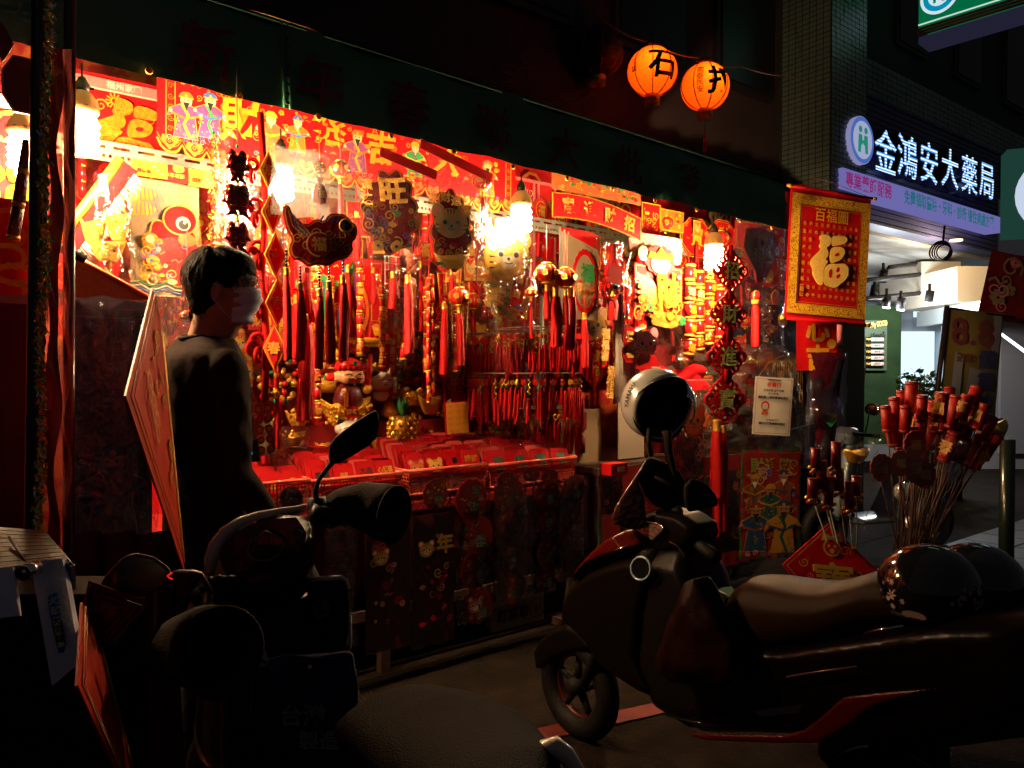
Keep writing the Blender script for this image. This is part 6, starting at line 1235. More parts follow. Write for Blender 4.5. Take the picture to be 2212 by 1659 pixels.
# ---- charm racks: two round wire tiers
HEADM = []
def charm_meshes():
    out = []
    for k in range(8):
        b = MB(); z = -.05
        b.tube([(0, 0, 0), (.001, 0, -.04)], .0012, CORD, 3)
        if k == 0: b.sph(.016, mat('orange_fruit', (.85, .12, .02), .3, coat=.3), TR(0, 0, z), 10, 7); b.sph(.004, JADE, TR(0, 0, z+.016), 6, 4)
        elif k == 1: b.torus(.014, .004, GOLD, TR(0, 0, z), 12, 5)
        elif k == 2: b.lathe([(.001, -.02), (.012, -.01), (.014, 0), (.006, .012), (.01, .018)], GOLD, TR(0, 0, z), 10)
        elif k == 3: b.text('福', .032, CRIM, TR(0, 0, z), y=-.004, t=.006, bold=.08)
        elif k == 4: b.plate(circ(.015, 10), .005, GOLD, TR(0, 0, z)); b.ngon(circ(.006, 4), RED, TR(0, 0, z), -.0055)
        elif k == 5: b.cyl(.008, .035, CRIM, TR(0, 0, z), 8); b.cyl(.0085, .006, GOLD, TR(0, 0, z+.012), 8); b.cyl(.0085, .006, GOLD, TR(0, 0, z-.012), 8)
        elif k == 6: [b.sph(.007, (GOLD, OLDG)[i % 2], TR(.006*sin(i*2), .006*cos(i*2), z+.012-.011*i), 7, 4) for i in range(8)]
        else: [b.tube([(0, 0, z), (.018*cos(a), .018*sin(a)*.6, z+.018*sin(a*2))], .003, CORD, 4) for a in [i*pi/4 for i in range(8)]]
        b.sph(.005, JADE, TR(0, 0, z-.024-(.07 if k == 6 else 0)), 7, 4); out.append(b.mesh('charm_head'))
    return out
CH = charm_meshes(); TM = [tasselmesh(l, .0065, i)[0] for i, l in enumerate((.13, .16, .10))]
def rack(label, xc, yc, rpx, D, n, gname, lab, seed, dens=1):
    c = onD(xc, yc, D); r = rpx/F*c.y; t = thing('charm_rack', label, 'rack', c)
    b = MB(); b.torus(r, .004, STEEL, RX(pi/2), 40, 5); [b.tube([(0, 0, 0), (r*cos(a), r*sin(a), 0)], .003, STEEL, 4) for a in [i*pi/3 for i in range(6)]]; part('ring', b, t); b = MB(); b.cyl(.012, .7, STEEL, TR(0, 0, -.15), 8); part('post', b, t)
    rd = random.Random(seed)
    for i in range(n):
        a = -pi*1.12+pi*1.24*(i+.5)/n; rr = r*(1.0 if i % 2 else .93); p = c+V((rr*cos(a), rr*sin(a), 0)); o = link(bpy.data.objects.new('tassel_charm', None)); o.empty_display_size = .01; o.location = p; o.rotation_euler = (0, rd.uniform(-.06, .06), rd.uniform(-.5, .5))
        o['label'] = '%s red tassel charm from the left on the %s' % (ORD[i], lab); o['category'] = 'charm'; o['group'] = gname
        k = rd.randrange(8) if rd.random() < .75 else 3; part('head', CH[k], o); [part('tassel', TM[rd.randrange(3)], o, loc=(q, .012*j, -.08-.02*j-(.06 if k == 6 else 0))) for j, q in enumerate((-.008, .010, .0))]
rack('upper round wire charm rack crowded with red tassels, right of the tiger plaque', 1170, 712, 102, 3.5, 36, 'tassel charms on the upper front rack', 'upper front rack', 1)
rack('upper rear round wire charm rack left of the tiger plaque', 1070, 722, 62, 3.75, 24, 'tassel charms on the upper rear rack', 'upper rear rack', 2)
rack('lower round wire charm rack just above the gift boxes', 1135, 806, 118, 3.55, 38, 'tassel charms on the lower front rack', 'lower front rack', 3)
rack('lower left charm rack behind the middle firecracker string', 1040, 812, 60, 3.8, 22, 'tassel charms on the lower rear rack', 'lower rear rack', 4)
rack('small charm rack low above the right basket', 1160, 878, 96, 3.68, 26, 'tassel charms on the lowest rack', 'lowest rack', 5)
# bowl-shaped sticks bundle and the dark wand cluster
t, W, H = hung('incense_bundle', 'tall bundle of dark red spotted incense sticks left of the charm racks', 'bundle', 950, 610, 1020, 850, 3.75); b = MB(); rd = random.Random(3)
for i in range(18): x = rd.uniform(-.4, .4)*W; b.tube([(x*.4, rd.uniform(-.03, .03), -H/2), (x, rd.uniform(-.04, .04), H/2)], .009, mat('spotted_dark_red', (.22, .01, .01), .4, var=((.6, .3, .04), 60, .08)), 6)
part('sticks', b, t); b = MB(); b.lathe([(W*.25, -H*.5), (W*.3, -H*.2)], FILMH, None, 12); part('sleeve', b, t)
# white panels
for k, (x0, y0, x1, y1, D, lab) in enumerate(((1212, 884, 1300, 1010, 3.6, 'pale cloth hanging with a dark red tassel print right of the charm racks'), (1336, 740, 1392, 990, 3.5, 'white paper sheet behind the silver helmet'), (1330, 620, 1346, 870, 3.4, 'narrow white cloth edge left of the bear pack'))):
    t, W, H = hung('white_cloth', lab, 'cloth', x0, y0, x1, y1, D); sheet(t, W, H, PAP if k == 0 else WHI, seed=k)
    b = MB(); b.box(W*.2, .003, H*.3, DRED, TR(0, -.01, H*.3)); b.cyl(W*.05, H*.3, DRED, TR(0, -.01, -H*.1), 8) if k == 0 else None; part('tassel_print', b, t)

t = thing('pleated_red_cloth', 'pleated red cloth filling the top right of the stall under the awning', 'cloth', fr(4.7, 4.0, 2.6), ANG); b = MB(); b.quadgrid([(-1.7, 0, -.35), (1.8, 0, -.35), (1.8, 0, .55), (-1.7, 0, .55)], 60, 4, RED, fn=lambda a, c, p: (0, .02*sin(a*90), 0)); part('cloth', b, t); b = MB(); ornament(b, 3.4, .6, 3, -.03, 90, [GPR, ORG, GLIT, YEL], .14); part('print', b, t)
for k, (x0, y0, x1, y1) in enumerate(((1385, 440, 1425, 520), (1425, 455, 1475, 500), (1590, 480, 1640, 540), (1640, 490, 1700, 560))):
    t, W, H = hung('red_banner', ORD[k]+' narrow red banner from the left beneath the awning right end', 'banner', x0, y0, x1, y1, 3.55); sheet(t, W, H, (RED, ORG, REDP, RED)[k]); b = MB(); frame2(b, W, H, .008, GPR, -.008); ornament(b, W*.8, H*.8, k, -.009, 12, [GPR, YEL, RED], .16); part('print', b, t)
# ---- dense background goods on the back wall
def filler_protos():
    P = []
    def mk(): o = bpy.data.objects.new('hanging_charm', None); o.empty_display_size = .02; return o
    def add(o, nm, b): c = bpy.data.objects.new(nm, b.mesh(nm)); c.parent = o; o_ch.setdefault(o, []).append(c)
    for k in range(10):
        o = mk(); rd = random.Random(k+90)
        if k == 0: b = MB(); b.plate([(0, -.09), (.09, 0), (0, .09), (-.09, 0)], .01, GPR); b.plate([(0, -.08), (.08, 0), (0, .08), (-.08, 0)], .002, RED, y=-.0095); add(o, 'board', b); b = MB(); b.text('春', .08, GLIT, y=-.014, bold=.05); add(o, 'character', b)
        elif k == 1: add(o, 'lantern_body', lanternmesh(.055)); b = MB(); b.sph(.008, GOLD, TR(0, 0, -.06), 8, 5); add(o, 'bead', b)
        elif k == 2: b = MB(); b.plate(scallop(.07, .07, 10), .01, CRIM); b.plate(circ(.055, 16), .002, GPR, y=-.0095); b.plate(circ(.05, 16), .002, RED, y=-.011); add(o, 'board', b); b = MB(); b.text('福', .07, GLIT, y=-.0145, bold=.05); add(o, 'character', b)
        elif k == 3: b = MB(); b.box(.11, .004, .16, RED); frame2(b, .11, .16, .006, GPR, -.003); ornament(b, .09, .13, 3, -.004, 16, None, .14); add(o, 'card', b)
        elif k == 4:
            b = MB(); [b.cyl(.014, .07, CRIM, TR(-.018+.036*(i % 2), 0, .09-.06*(i//2))@RY(.1*(-1)**i), 8) for i in range(6)]; [b.cyl(.0145, .01, GOLD, TR(-.018+.036*(i % 2), 0, .09-.06*(i//2)+.025), 8) for i in range(6)]; add(o, 'firecrackers', b)
        elif k == 5: b = MB(); b.plate(cloudy(.075, .09, 5), .012, RED); ornament(b, .13, .15, 7, -.0125, 24, [GLIT, GPR, YEL, GRN, BLU, ORG], .13); add(o, 'plaque_board', b)
        elif k == 6: b = MB(); [b.torus(.022, .007, REDV, TR(.035*cos(a), 0, .035*sin(a)), 10, 5) for a in [i*pi/3 for i in range(6)]]; b.sph(.02, GOLD, None, 10, 6); add(o, 'knot', b)
        elif k == 7: b = MB(); b.box(.09, .004, .13, YEL); b.box(.08, .002, .1, ORG, TR(0, -.003, 0)); face_tiger(b, 0, 0, .07, -.005); add(o, 'card', b)
        elif k == 8: b = MB(); b.box(.075, .012, .22, REDP); b.text('恭喜發財', .05, GPR, y=-.007, vert=True, bold=.04); add(o, 'red_packet', b)
        else: b = MB(); b.plate(circ(.06, 18), .01, GOLD); b.plate(circ(.018, 4), .003, RED, y=-.0095); b.text('財', .03, RED, TR(0, 0, .035), y=-.0105); b.text('寶', .03, RED, TR(0, 0, -.035), y=-.0105); add(o, 'coin', b)
        P.append(o)
    return P
o_ch = {}
protos = filler_protos(); KN = ['diamond spring plaque', 'small round lantern', 'scalloped 福 disc', 'red ornament card', 'bunch of firecrackers', 'foil relief plaque', 'looped red knot', 'orange tiger card', 'long red packet lettered 恭喜發財', 'gold coin disc']
rd = random.Random(21); rows = [(2.52, 'uppermost'), (2.34, 'top'), (2.14, 'second'), (1.93, 'third'), (1.73, 'fourth'), (1.52, 'fifth'), (2.24, 'upper gap'), (2.03, 'middle gap'), (1.83, 'lower gap'), (1.62, 'lowest gap')]
cnt = {}
for rz_, rn in rows:
    u = .55 if rz_ < 2.5 else 3.1; i = 0
    while u < (5.6 if rz_ < 2.5 else 6.3):
        k = rd.randrange(10); p = protos[k]; o = p.copy(); COL.objects.link(o); D = (3.95 if rz_ < 2.5 else 3.75)+rd.uniform(-.22, .15)
        if rz_ < 1.65: D = 4.2
        if 'gap' in rn: D = 4.02+rd.uniform(-.06, .12)
        s = rd.uniform(.9, 1.35); o.location = fr(u, D, rz_+rd.uniform(-.03, .03)); o.rotation_euler = (0, rd.uniform(-.12, .12), ANG+rd.uniform(-.3, .3)); o.scale = (s, s, s)
        cnt[rn] = cnt.get(rn, 0)+1
        for c in o_ch[p]: d = c.copy(); COL.objects.link(d); d.parent = o
        if rd.random() < .65: part('tassel', tasselmesh(.16, .010, i)[0], o, loc=(0, 0, -.10))
        b = None; o.name = ('diamond_plaque', 'round_lantern', 'blessing_disc', 'ornament_card', 'firecracker_bunch', 'foil_plaque', 'rope_knot', 'tiger_card', 'red_packet', 'gold_coin')[k]
        o['category'] = ('plaque', 'lantern', 'disc', 'card', 'firecrackers', 'plaque', 'knot', 'card', 'packet', 'coin')[k]
        o['label'] = '%s in the %s back wall row, %s hanging from the left' % (KN[k], rn, ORD[min(i, 38)]); o['group'] = 'goods hanging in the %s row at the back' % rn
        u += rd.uniform(.13, .2); i += 1
# vertical strings of plastic film in the middle distance
for k, (x0, y0, x1, y1, D) in enumerate(((480, 350, 560, 560, 3.3), (560, 430, 620, 620, 3.25), (800, 540, 905, 720, 3.45), (1150, 560, 1235, 760, 3.35), (1395, 700, 1470, 800, 3.4), (1590, 480, 1700, 760, 3.15), (460, 250, 500, 620, 3.2), (1060, 690, 1190, 800, 3.35), (210, 380, 290, 600, 3.1), (325, 520, 440, 760, 2.7))):
    t, W, H = hung('clear_bag', 'loose hanging clear bag, '+('beside the carp string', 'left of the carp plaque', 'over the wire grid', 'between tiger plaque and white flag', 'behind the fourth bulb firecrackers', 'over the flat fish plaque', 'narrow foil glinting one above the head of the man', 'over the upper charm rack', 'over the gold ingots at the left', 'just behind the neck of the man')[k], 'plastic bag', x0, y0, x1, y1, D, tilt=random.uniform(-.05, .05)); bag(t, W, H, .05, (FILM, FILMH)[k in (0, 6, 9)], seed=50+k, fold=.8)
t, W, H = hung('gold_foil_garland', 'narrow gold and red foil garland above the head of the man', 'garland', 452, 290, 480, 600, 3.15); b = MB(); rd = random.Random(13)
for i in range(700): a = rd.random(); w_ = W*(.3+.35*a); p_ = V((rd.uniform(-w_, w_), rd.uniform(-.03, .03), H*(.5-a))); q = V((rd.uniform(-1, 1), rd.uniform(-1, 1), rd.uniform(-1, 1))).normalized()*.014; s = q.orthogonal().normalized()*.004; b.add([p_-s, p_+q, p_+s], [(0, 1, 2)], rd.choice([GLIT, GOLD, CRIM, MATS['silver_tinsel']]))
part('foil', b, t, kind='stuff')

# ---- things hanging on the counter front: strips of round stickers, backlit shade painted into their colours
DK = mat('shaded_red_sheet', (.085, .003, .004), .4, coat=.2, var=((.13, .006, .006), 8)); HOLO = mat('holographic_foil', (.45, .45, .45), .12, .9, bump=(70, .8), var=((.05, .6, .2), 30, .05)); DIM = [mat('dim_yellow', (.30, .17, .03), .4), mat('dim_pink', (.28, .10, .10), .4), mat('dim_gold', (.40, .18, .02), .4, .3), HOLO, DRED]
def sticker_strip(label, x0, y0, x1, y1, D, n, seed):
    t, W, H = hung('sticker_strip', label, 'sticker strip', x0, y0, x1, y1, D, tilt=random.uniform(-.02, .02)); rd = random.Random(seed); b = MB(); b.box(W, .002, H, FILM); part('film', b, t)
    for i in range(n):
        z = H/2-(i+.5)*H/n; r = min(W*.46, H/n*.52); b = MB(); m = rd.choice([DK, DK, mat('dim_crimson', (.16, .004, .005), .3, coat=.3)]); r *= rd.uniform(.8, 1.1); b.plate(scallop(r, r, 11, .07), .004, m, y=-.003); b.ngon(circ(r*.86, 20), DK, y=-.0075)
        if rd.random() < .16: face_tiger(b, -r*.2 if rd.random() < .5 else r*.1, r*.05, r*1.0, -.008, rd.choice([DIM[0], DIM[1]]))
        b.text(rd.choice('福春財旺吉'), r*.7, HOLO, TR(r*.25, 0, -r*.35), y=-.013, bold=.04); ornament(b, r*1.6, r*1.6, seed+i, -.0078, 18, DIM+[HOLO, OLDG], .10); part('round_sticker', b, t, loc=(rd.uniform(-.02, .02), rd.uniform(-.01, .01), z+rd.uniform(-.02, .02)), rot=(0, rd.uniform(-.25, .25), rd.uniform(-.2, .2)))
    if seed % 2: bag(t, W*1.05, H, .03, FILM, seed=seed+200, loc=(0, -.03, 0), fold=.8, name='wrap')
    return t
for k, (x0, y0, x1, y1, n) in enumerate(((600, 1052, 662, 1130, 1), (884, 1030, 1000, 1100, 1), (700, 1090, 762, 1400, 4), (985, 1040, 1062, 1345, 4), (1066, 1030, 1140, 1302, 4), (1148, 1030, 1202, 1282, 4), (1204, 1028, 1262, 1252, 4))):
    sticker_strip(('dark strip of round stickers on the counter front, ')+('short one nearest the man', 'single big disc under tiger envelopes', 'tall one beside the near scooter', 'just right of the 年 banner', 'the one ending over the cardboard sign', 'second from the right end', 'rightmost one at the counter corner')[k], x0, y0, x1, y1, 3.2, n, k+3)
for k, (x0, y0, x1, y1, tx) in enumerate(((792, 1130, 888, 1405, '春'), (892, 1110, 982, 1392, '年'))):
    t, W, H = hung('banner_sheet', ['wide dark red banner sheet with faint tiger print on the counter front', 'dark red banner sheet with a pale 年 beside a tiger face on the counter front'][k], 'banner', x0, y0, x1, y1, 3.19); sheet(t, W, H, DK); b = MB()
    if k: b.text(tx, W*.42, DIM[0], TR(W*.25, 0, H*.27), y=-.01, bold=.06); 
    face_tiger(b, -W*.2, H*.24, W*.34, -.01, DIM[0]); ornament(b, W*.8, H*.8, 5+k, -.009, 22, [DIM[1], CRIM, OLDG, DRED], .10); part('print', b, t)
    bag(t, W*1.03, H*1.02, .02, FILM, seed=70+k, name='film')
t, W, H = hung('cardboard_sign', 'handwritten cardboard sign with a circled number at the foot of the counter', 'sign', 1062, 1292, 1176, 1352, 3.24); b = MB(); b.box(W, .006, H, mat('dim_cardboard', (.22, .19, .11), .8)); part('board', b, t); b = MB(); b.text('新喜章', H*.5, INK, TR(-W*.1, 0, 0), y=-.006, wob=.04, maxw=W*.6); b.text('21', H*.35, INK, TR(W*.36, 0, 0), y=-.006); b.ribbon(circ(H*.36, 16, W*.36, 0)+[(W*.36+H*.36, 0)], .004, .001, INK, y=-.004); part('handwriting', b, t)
for k, (x0, y0, x1, y1) in enumerate(((604, 1050, 650, 1100), (690, 1060, 725, 1100), (720, 1062, 750, 1096), (1075, 1020, 1110, 1050), (1130, 1010, 1165, 1040), (1170, 1014, 1205, 1045))):
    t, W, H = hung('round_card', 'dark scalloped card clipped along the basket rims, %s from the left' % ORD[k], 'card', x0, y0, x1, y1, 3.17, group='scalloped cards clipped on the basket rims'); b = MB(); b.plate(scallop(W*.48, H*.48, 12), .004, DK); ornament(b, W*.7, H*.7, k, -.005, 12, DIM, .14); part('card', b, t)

# ================================================================ right half: covered goods
t, W, H = hung('film_covered_basket', 'heap of gift baskets under a shiny clear cover at the stall right end', 'covered goods', 1455, 742, 1760, 985, 3.36)
b = MB(); b.quadgrid([(-W/2, -.05, -H/2), (W/2, -.0, -H/2), (W*.48, .1, H/2), (-W/2, .1, H/2)], 40, 26, film('cover_film', (1, .85, .7), .17, .14, 9, .10, st=.9), fn=lambda a, c, p: (.01*sin(c*9+a*4), -.10*sin(pi*a)*sin(pi*c*.9)+.07*noise.noise(V((a*13, c*11, 2)))*(.3+c), -.05*abs(sin(a*pi*2.5))*(1-c)**2), smooth=False); part('film_cover', b, t)
b = MB(); rd = random.Random(31)
for i in range(60):
    x = W*rd.uniform(-.46, .46); z = H*rd.uniform(-.4, .38); b.box(rd.uniform(.04, .1), .05, rd.uniform(.04, .1), rd.choice([GLIT, CRIM, OLDG, GLIT, mat('brown_card', (.3, .12, .04), .5), RED, ORG]), TR(x, .12+rd.random()*.15, z)@RY(rd.uniform(-.6, .6))@RZ(rd.uniform(-.6, .6)))
part('gift_boxes', b, t, kind='stuff'); b = MB()
for i in range(26): x = W*(.12+.014*i); b.tube([(x, .02, -H*.1), (x, .03, H*.34), (x+.01, .12, H*.44)], .0025, OLDG, 4)
part('wire_basket', b, t); b = MB(); b.box(W*.98, .04, H*.96, DRED, TR(0, .34, 0)); part('inner_box', b, t)
b = MB(); b.tube([(W*.02, -.08, H*.18), (W*.1, -.09, H*.33), (W*.22, -.08, H*.40), (W*.33, -.06, H*.30)], .004, mat('yellow_cord', (.6, .35, .05), .6), 5); b.torus(.035, .005, mat('yellow_cord'), TR(W*.34, -.10, H*.02)@SX(.6, 1, 1.3)); part('cord', b, t)
b = MB(); b.tube([(-W*.42+W*.9*i/14, -.11-.02*sin(i), -H*.22-.10*H*sin(pi*i/14)) for i in range(15)], .004, FILMH, 5); part('film_hem', b, t)
t, W, H = hung('notice_card', 'white notice card with a thin red border, red title and a masked face drawing', 'notice', 1628, 815, 1710, 940, 2.88, yaw=-.6, tilt=.06); b = MB(); b.box(W, .003, H, mat('notice_white', (.62, .55, .46), .5)); part('card', b, t); b = MB(); frame2(b, W*.92, H*.94, .0022, CRIM, -.003)
b.text('老華行', W*.13, CRIM, TR(0, 0, H*.37), y=-.003); b.text('防疫期間 溫馨提醒', W*.065, INK, TR(0, 0, H*.27), y=-.003); b.text('進入門市請', W*.055, INK, TR(0, 0, H*.215), y=-.003); b.text('請配戴口罩與實聯制登記', W*.075, INK, TR(0, 0, H*.15), y=-.003, bold=.04, maxw=W*.8); b.text('保護您我的健康', W*.05, INK, TR(0, 0, -H*.24), y=-.003); b.text('請務必落實實聯制登記', W*.07, INK, TR(0, 0, -H*.30), y=-.003, bold=.04, maxw=W*.75)
b.ngon(circ(W*.11, 14, -W*.2, H*.0, H*.085), CRIM, y=-.003); b.ngon(circ(W*.08, 12, -W*.2, -H*.005, H*.06), SKIN2, y=-.0035); b.ngon(rect(W*.13, H*.05, -W*.2, -H*.03), mat('mask_blue_print', (.35, .5, .55), .5), y=-.004); b.ngon([(-W*.3, -H*.15), (-W*.1, -H*.15), (-W*.14, -H*.08), (-W*.26, -H*.08)], ORG, y=-.003); part('lettering', b, t)
b = MB(); b.tube([(-W*.08, 0, H*.44), (-W*.02, .02, H*.6), (0, .03, H*.75)], .003, INK, 5); b.tube([(W*.1, 0, H*.44), (W*.04, .02, H*.62), (0, .03, H*.75)], .003, INK, 5); b.box(W*.35, .002, .005, INK, TR(0, -.003, H*.455)); part('tie', b, t)
# red scroll 百福圖
P0 = at(1700, 420, 5.30); P1 = at(1900, 405, 5.55); yaw_s = atan2((P1-P0).y, (P1-P0).x)
c, W, H = fit(1694, 413, 1886, 698, dep=5.42, yaw=yaw_s-ANG); W = .69; H = .925
t = thing('hundred_blessings_scroll', 'red velvet hanging scroll with gold border, title 百福圖 and a huge gold 福', 'scroll', c, rot=(0, -.055, yaw_s)); t.rotation_euler = (0, .055, yaw_s)
b = MB(); b.quadgrid([(-W/2, 0, -H/2), (W/2, 0, -H/2), (W/2, 0, H/2), (-W/2, 0, H/2)], 4, 12, RED, fn=lambda a, c_, p: (0, .004*sin(c_*5), 0)); b.box(W, .003, H, RED, TR(0, .008, 0)); part('sheet', b, t)
b = MB(); bw = W*.105; frame2(b, W*.985, H*.91, bw, ARAB, -.007, TR(0, 0, -.0)); part('border', b, t)
b = MB(); frame2(b, W*.985, H*.91, .004, GPR, -.0095); frame2(b, W*.985-2*bw+.008, H*.91-2*bw+.008, .004, GPR, -.0095); frame2(b, W*.985-2*bw-.02, H*.91-2*bw-.02, .002, GPR, -.0085); part('border_line', b, t)
b = MB(); [b.cyl(.011, W*1.02, RED, TR(0, -.005, q*H*.5)@RY(pi/2), 10) for q in (-1, 1)]; part('rod', b, t); b = MB(); [b.cyl(.012, .03, GOLD, TR(p*W*.535, -.005, q*H*.5)@RY(pi/2), 10, r2=.016) for q in (-1, 1) for p in (-1, 1)]; part('rod_cap', b, t)
b = MB(); b.tube([(-W*.52, -.005, H*.5), (0, 0, H*.5+.07), (W*.52, -.005, H*.5)], .002, CRIM, 4); b.tube([(0, 0, H*.5+.07), (-.28, -.1, H*.5+.05)], .002, CRIM, 4); part('cord', b, t)
b = MB(); b.text('百福圖', .10, YEL, TR(0, 0, H*.315), y=-.010, bold=.008); part('title', b, t)
b = MB(); SG = mat('scroll_glitter', (1, .66, .10), .38, .05, bump=(240, 1, 'v'), var=((.95, .46, .03), 90)); fu_char(b, 0, -H*.03, H*.40, SG); part('great_character', b, t); b = MB(); fu_gap(b, 0, -H*.03, H*.40); part('character_gap', b, t)
SMALL = [[MB().text(c_, .030, GPR, bold=s_, sx=.9, y=0).mesh('small_character') for s_ in (.0, .03)] for c_ in '福富禄祿褔福']
COINM = MB().ngon(circ(.013, 14), GPR).ngon(circ(.0055, 4), RED, y=-.0006).mesh('coin_print'); rd = random.Random(77)
for j in range(10):
    for i in range(10):
        x = -W*.325+W*.072*i; z = H*.235-H*.0585*j*1.03
        if abs(x+.005) < .125 and abs(z+H*.03) < .15: continue
        if i == 0 and j > 7: continue
        me = COINM if (i*7+j*3) % 17 == 0 else rd.choice(rd.choice(SMALL)); part('small_character', me, t, loc=(x, -.009, z))
b = MB(); b.ngon(rect(.03, .085, -W*.325, -H*.275), GPR, y=-.009); b.text('平安', .034, CRIM, TR(-W*.325, 0, -H*.275), y=-.011, vert=True, lead=1.15); part('seal', b, t)
# banner under the scroll
t, W, H = hung('couplet_banner', 'bright red couplet banner with gold brush strokes below the gold bordered scroll', 'banner', 1722, 690, 1808, 800, 3.0, yaw=-.5); sheet(t, W, H, RED); b = MB(); b.text('心', W*.6, GPR, TR(0, 0, H*.3), y=-.01, bold=.07); b.text('吉', W*.6, GPR, TR(0, 0, -H*.25), y=-.01, bold=.07); b.ngon(scallop(W*.1, W*.1, 8, .2, x=W*.35, z=H*.02), GPR, y=-.010); part('character', b, t)
t, W, H = hung('red_pole', 'thin pink and white striped pole right of the couplet banner', 'pole', 1808, 690, 1816, 800, 3.05); b = MB(); b.cyl(W*.45, H, PNK, None, 10); b.cyl(W*.47, H*.12, WHI, None, 10); part('pole', b, t)
t, W, H = hung('blue_tarpaulin', 'dark blue tarpaulin with silvery film between the goods and the scroll', 'tarpaulin', 1590, 660, 1740, 790, 3.9); sheet(t, W, H, mat('blue_tarp', (.01, .03, .14), .4, bump=(20, .6))); bag(t, W, H, .1, FILM, seed=90, loc=(0, -.1, 0), fold=.9)
b = MB(); [b.cyl(.012, H, mat('blue_post', (.02, .06, .25), .4), TR(W*q, -.05, 0), 8) for q in (-.3, -.1)]; part('post', b, t)
# rolled foil bags at the right
t, W, H = hung('foil_sleeve', 'tall dark red foil sleeve under clinging clear plastic beside the notice', 'foil sleeve', 1742, 762, 1826, 1010, 2.98, yaw=-.4)
b = MB(); b.lathe([(W*.16, -H*.5), (W*.26, -H*.2), (W*.36, H*.2), (W*.46, H*.42), (W*.5, H*.5)], mat('maroon_foil', (.12, .01, .02), .22, .6, bump=(26, .9)), SX(1, .3, 1), 24); part('sleeve', b, t); bag(t, W*1.02, H, .09, film('violet_film', (.85, .8, 1), .14, .07, 30, .02), seed=93, fold=.8, name='clear_wrap')
b = MB(); b.text('♥', W*.3, JADE, TR(0, 0, -H*.08), y=-W*.17); part('heart_print', b, t); b = MB(); b.cyl(.006, .05, BLKM, TR(W*.15, -.01, H*.52)@RY(.6), 8); b.sph(.01, WHI, TR(W*.08, -.02, H*.5), 8, 5); part('clip', b, t)
# door god poster with holographic rim
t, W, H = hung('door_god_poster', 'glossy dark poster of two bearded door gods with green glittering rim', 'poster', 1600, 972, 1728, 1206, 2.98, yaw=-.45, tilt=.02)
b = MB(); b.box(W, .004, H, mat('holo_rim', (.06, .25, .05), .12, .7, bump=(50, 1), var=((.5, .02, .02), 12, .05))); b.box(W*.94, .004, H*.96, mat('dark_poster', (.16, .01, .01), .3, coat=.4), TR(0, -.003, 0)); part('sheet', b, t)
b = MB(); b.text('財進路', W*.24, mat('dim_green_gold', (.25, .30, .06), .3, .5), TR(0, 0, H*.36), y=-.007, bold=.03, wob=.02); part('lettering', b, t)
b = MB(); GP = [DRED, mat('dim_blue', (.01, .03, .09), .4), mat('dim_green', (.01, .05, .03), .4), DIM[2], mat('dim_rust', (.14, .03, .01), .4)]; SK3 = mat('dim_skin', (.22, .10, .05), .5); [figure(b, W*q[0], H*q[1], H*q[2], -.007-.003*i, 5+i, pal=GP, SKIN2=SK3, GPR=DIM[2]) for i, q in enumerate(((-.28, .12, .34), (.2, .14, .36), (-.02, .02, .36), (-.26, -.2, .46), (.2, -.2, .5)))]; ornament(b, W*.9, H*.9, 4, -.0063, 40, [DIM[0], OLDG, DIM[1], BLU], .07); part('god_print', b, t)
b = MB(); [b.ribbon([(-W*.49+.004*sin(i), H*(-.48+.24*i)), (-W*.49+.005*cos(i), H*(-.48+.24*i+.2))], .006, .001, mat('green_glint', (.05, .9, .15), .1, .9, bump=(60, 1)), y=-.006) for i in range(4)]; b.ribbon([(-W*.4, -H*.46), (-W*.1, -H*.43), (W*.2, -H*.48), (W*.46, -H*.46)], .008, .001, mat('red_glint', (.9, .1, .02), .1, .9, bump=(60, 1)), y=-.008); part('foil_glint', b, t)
# dim posters behind the scooter
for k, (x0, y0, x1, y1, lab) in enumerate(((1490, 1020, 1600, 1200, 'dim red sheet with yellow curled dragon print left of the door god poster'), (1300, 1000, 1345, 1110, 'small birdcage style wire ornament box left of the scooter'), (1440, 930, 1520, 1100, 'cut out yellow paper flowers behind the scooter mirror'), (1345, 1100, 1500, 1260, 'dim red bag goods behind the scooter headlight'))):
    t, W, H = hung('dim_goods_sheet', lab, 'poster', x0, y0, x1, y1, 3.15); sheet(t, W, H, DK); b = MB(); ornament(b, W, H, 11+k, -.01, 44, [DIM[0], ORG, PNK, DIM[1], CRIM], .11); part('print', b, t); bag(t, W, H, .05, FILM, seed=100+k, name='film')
t, W, H = hung('large_red_tassel', 'pair of thick long red tassels hanging under the four knots', 'tassel', 1540, 930, 1556, 1070, 2.84); tassel(t, 0, H/2, H, W*.5)
# tiger mask bag near helmet
t, W, H = hung('tiger_mask', 'white and yellow striped tiger mask peeping out right of the silver helmet', 'mask', 1470, 870, 1520, 950, 3.05); b = MB(); b.plate(cloudy(W*.5, H*.5, 8), .012, PAP); face_tiger(b, 0, 0, W*.85, -.013); part('mask', b, t)
t, W, H = hung('red_carrier_bag', 'bright red crumpled plastic bag top behind the silver helmet', 'plastic bag', 1400, 792, 1535, 850, 3.2); b = MB(); b.quadgrid([(-W/2, 0, -H/2), (W/2, 0, -H/2), (W/2, .05, H/2), (-W/2, .05, H/2)], 16, 8, CRIM, fn=lambda a, c, p: (0, .04*noise.noise(V((a*6, c*3, 4))), .02*sin(a*9))); part('bag', b, t); b = MB(); b.box(W, .004, .01, PNK, TR(0, -.02, 0)); part('stripe', b, t)
t, W, H = hung('red_tissue_box', 'small bright red box with a white label low behind the scooter', 'box', 1310, 1000, 1345, 1025, 3.1); b = MB(); b.box(W, .08, H, REDP); b.box(W*.4, .002, H*.4, WHI, TR(W*.1, -.042, 0)); part('box', b, t)

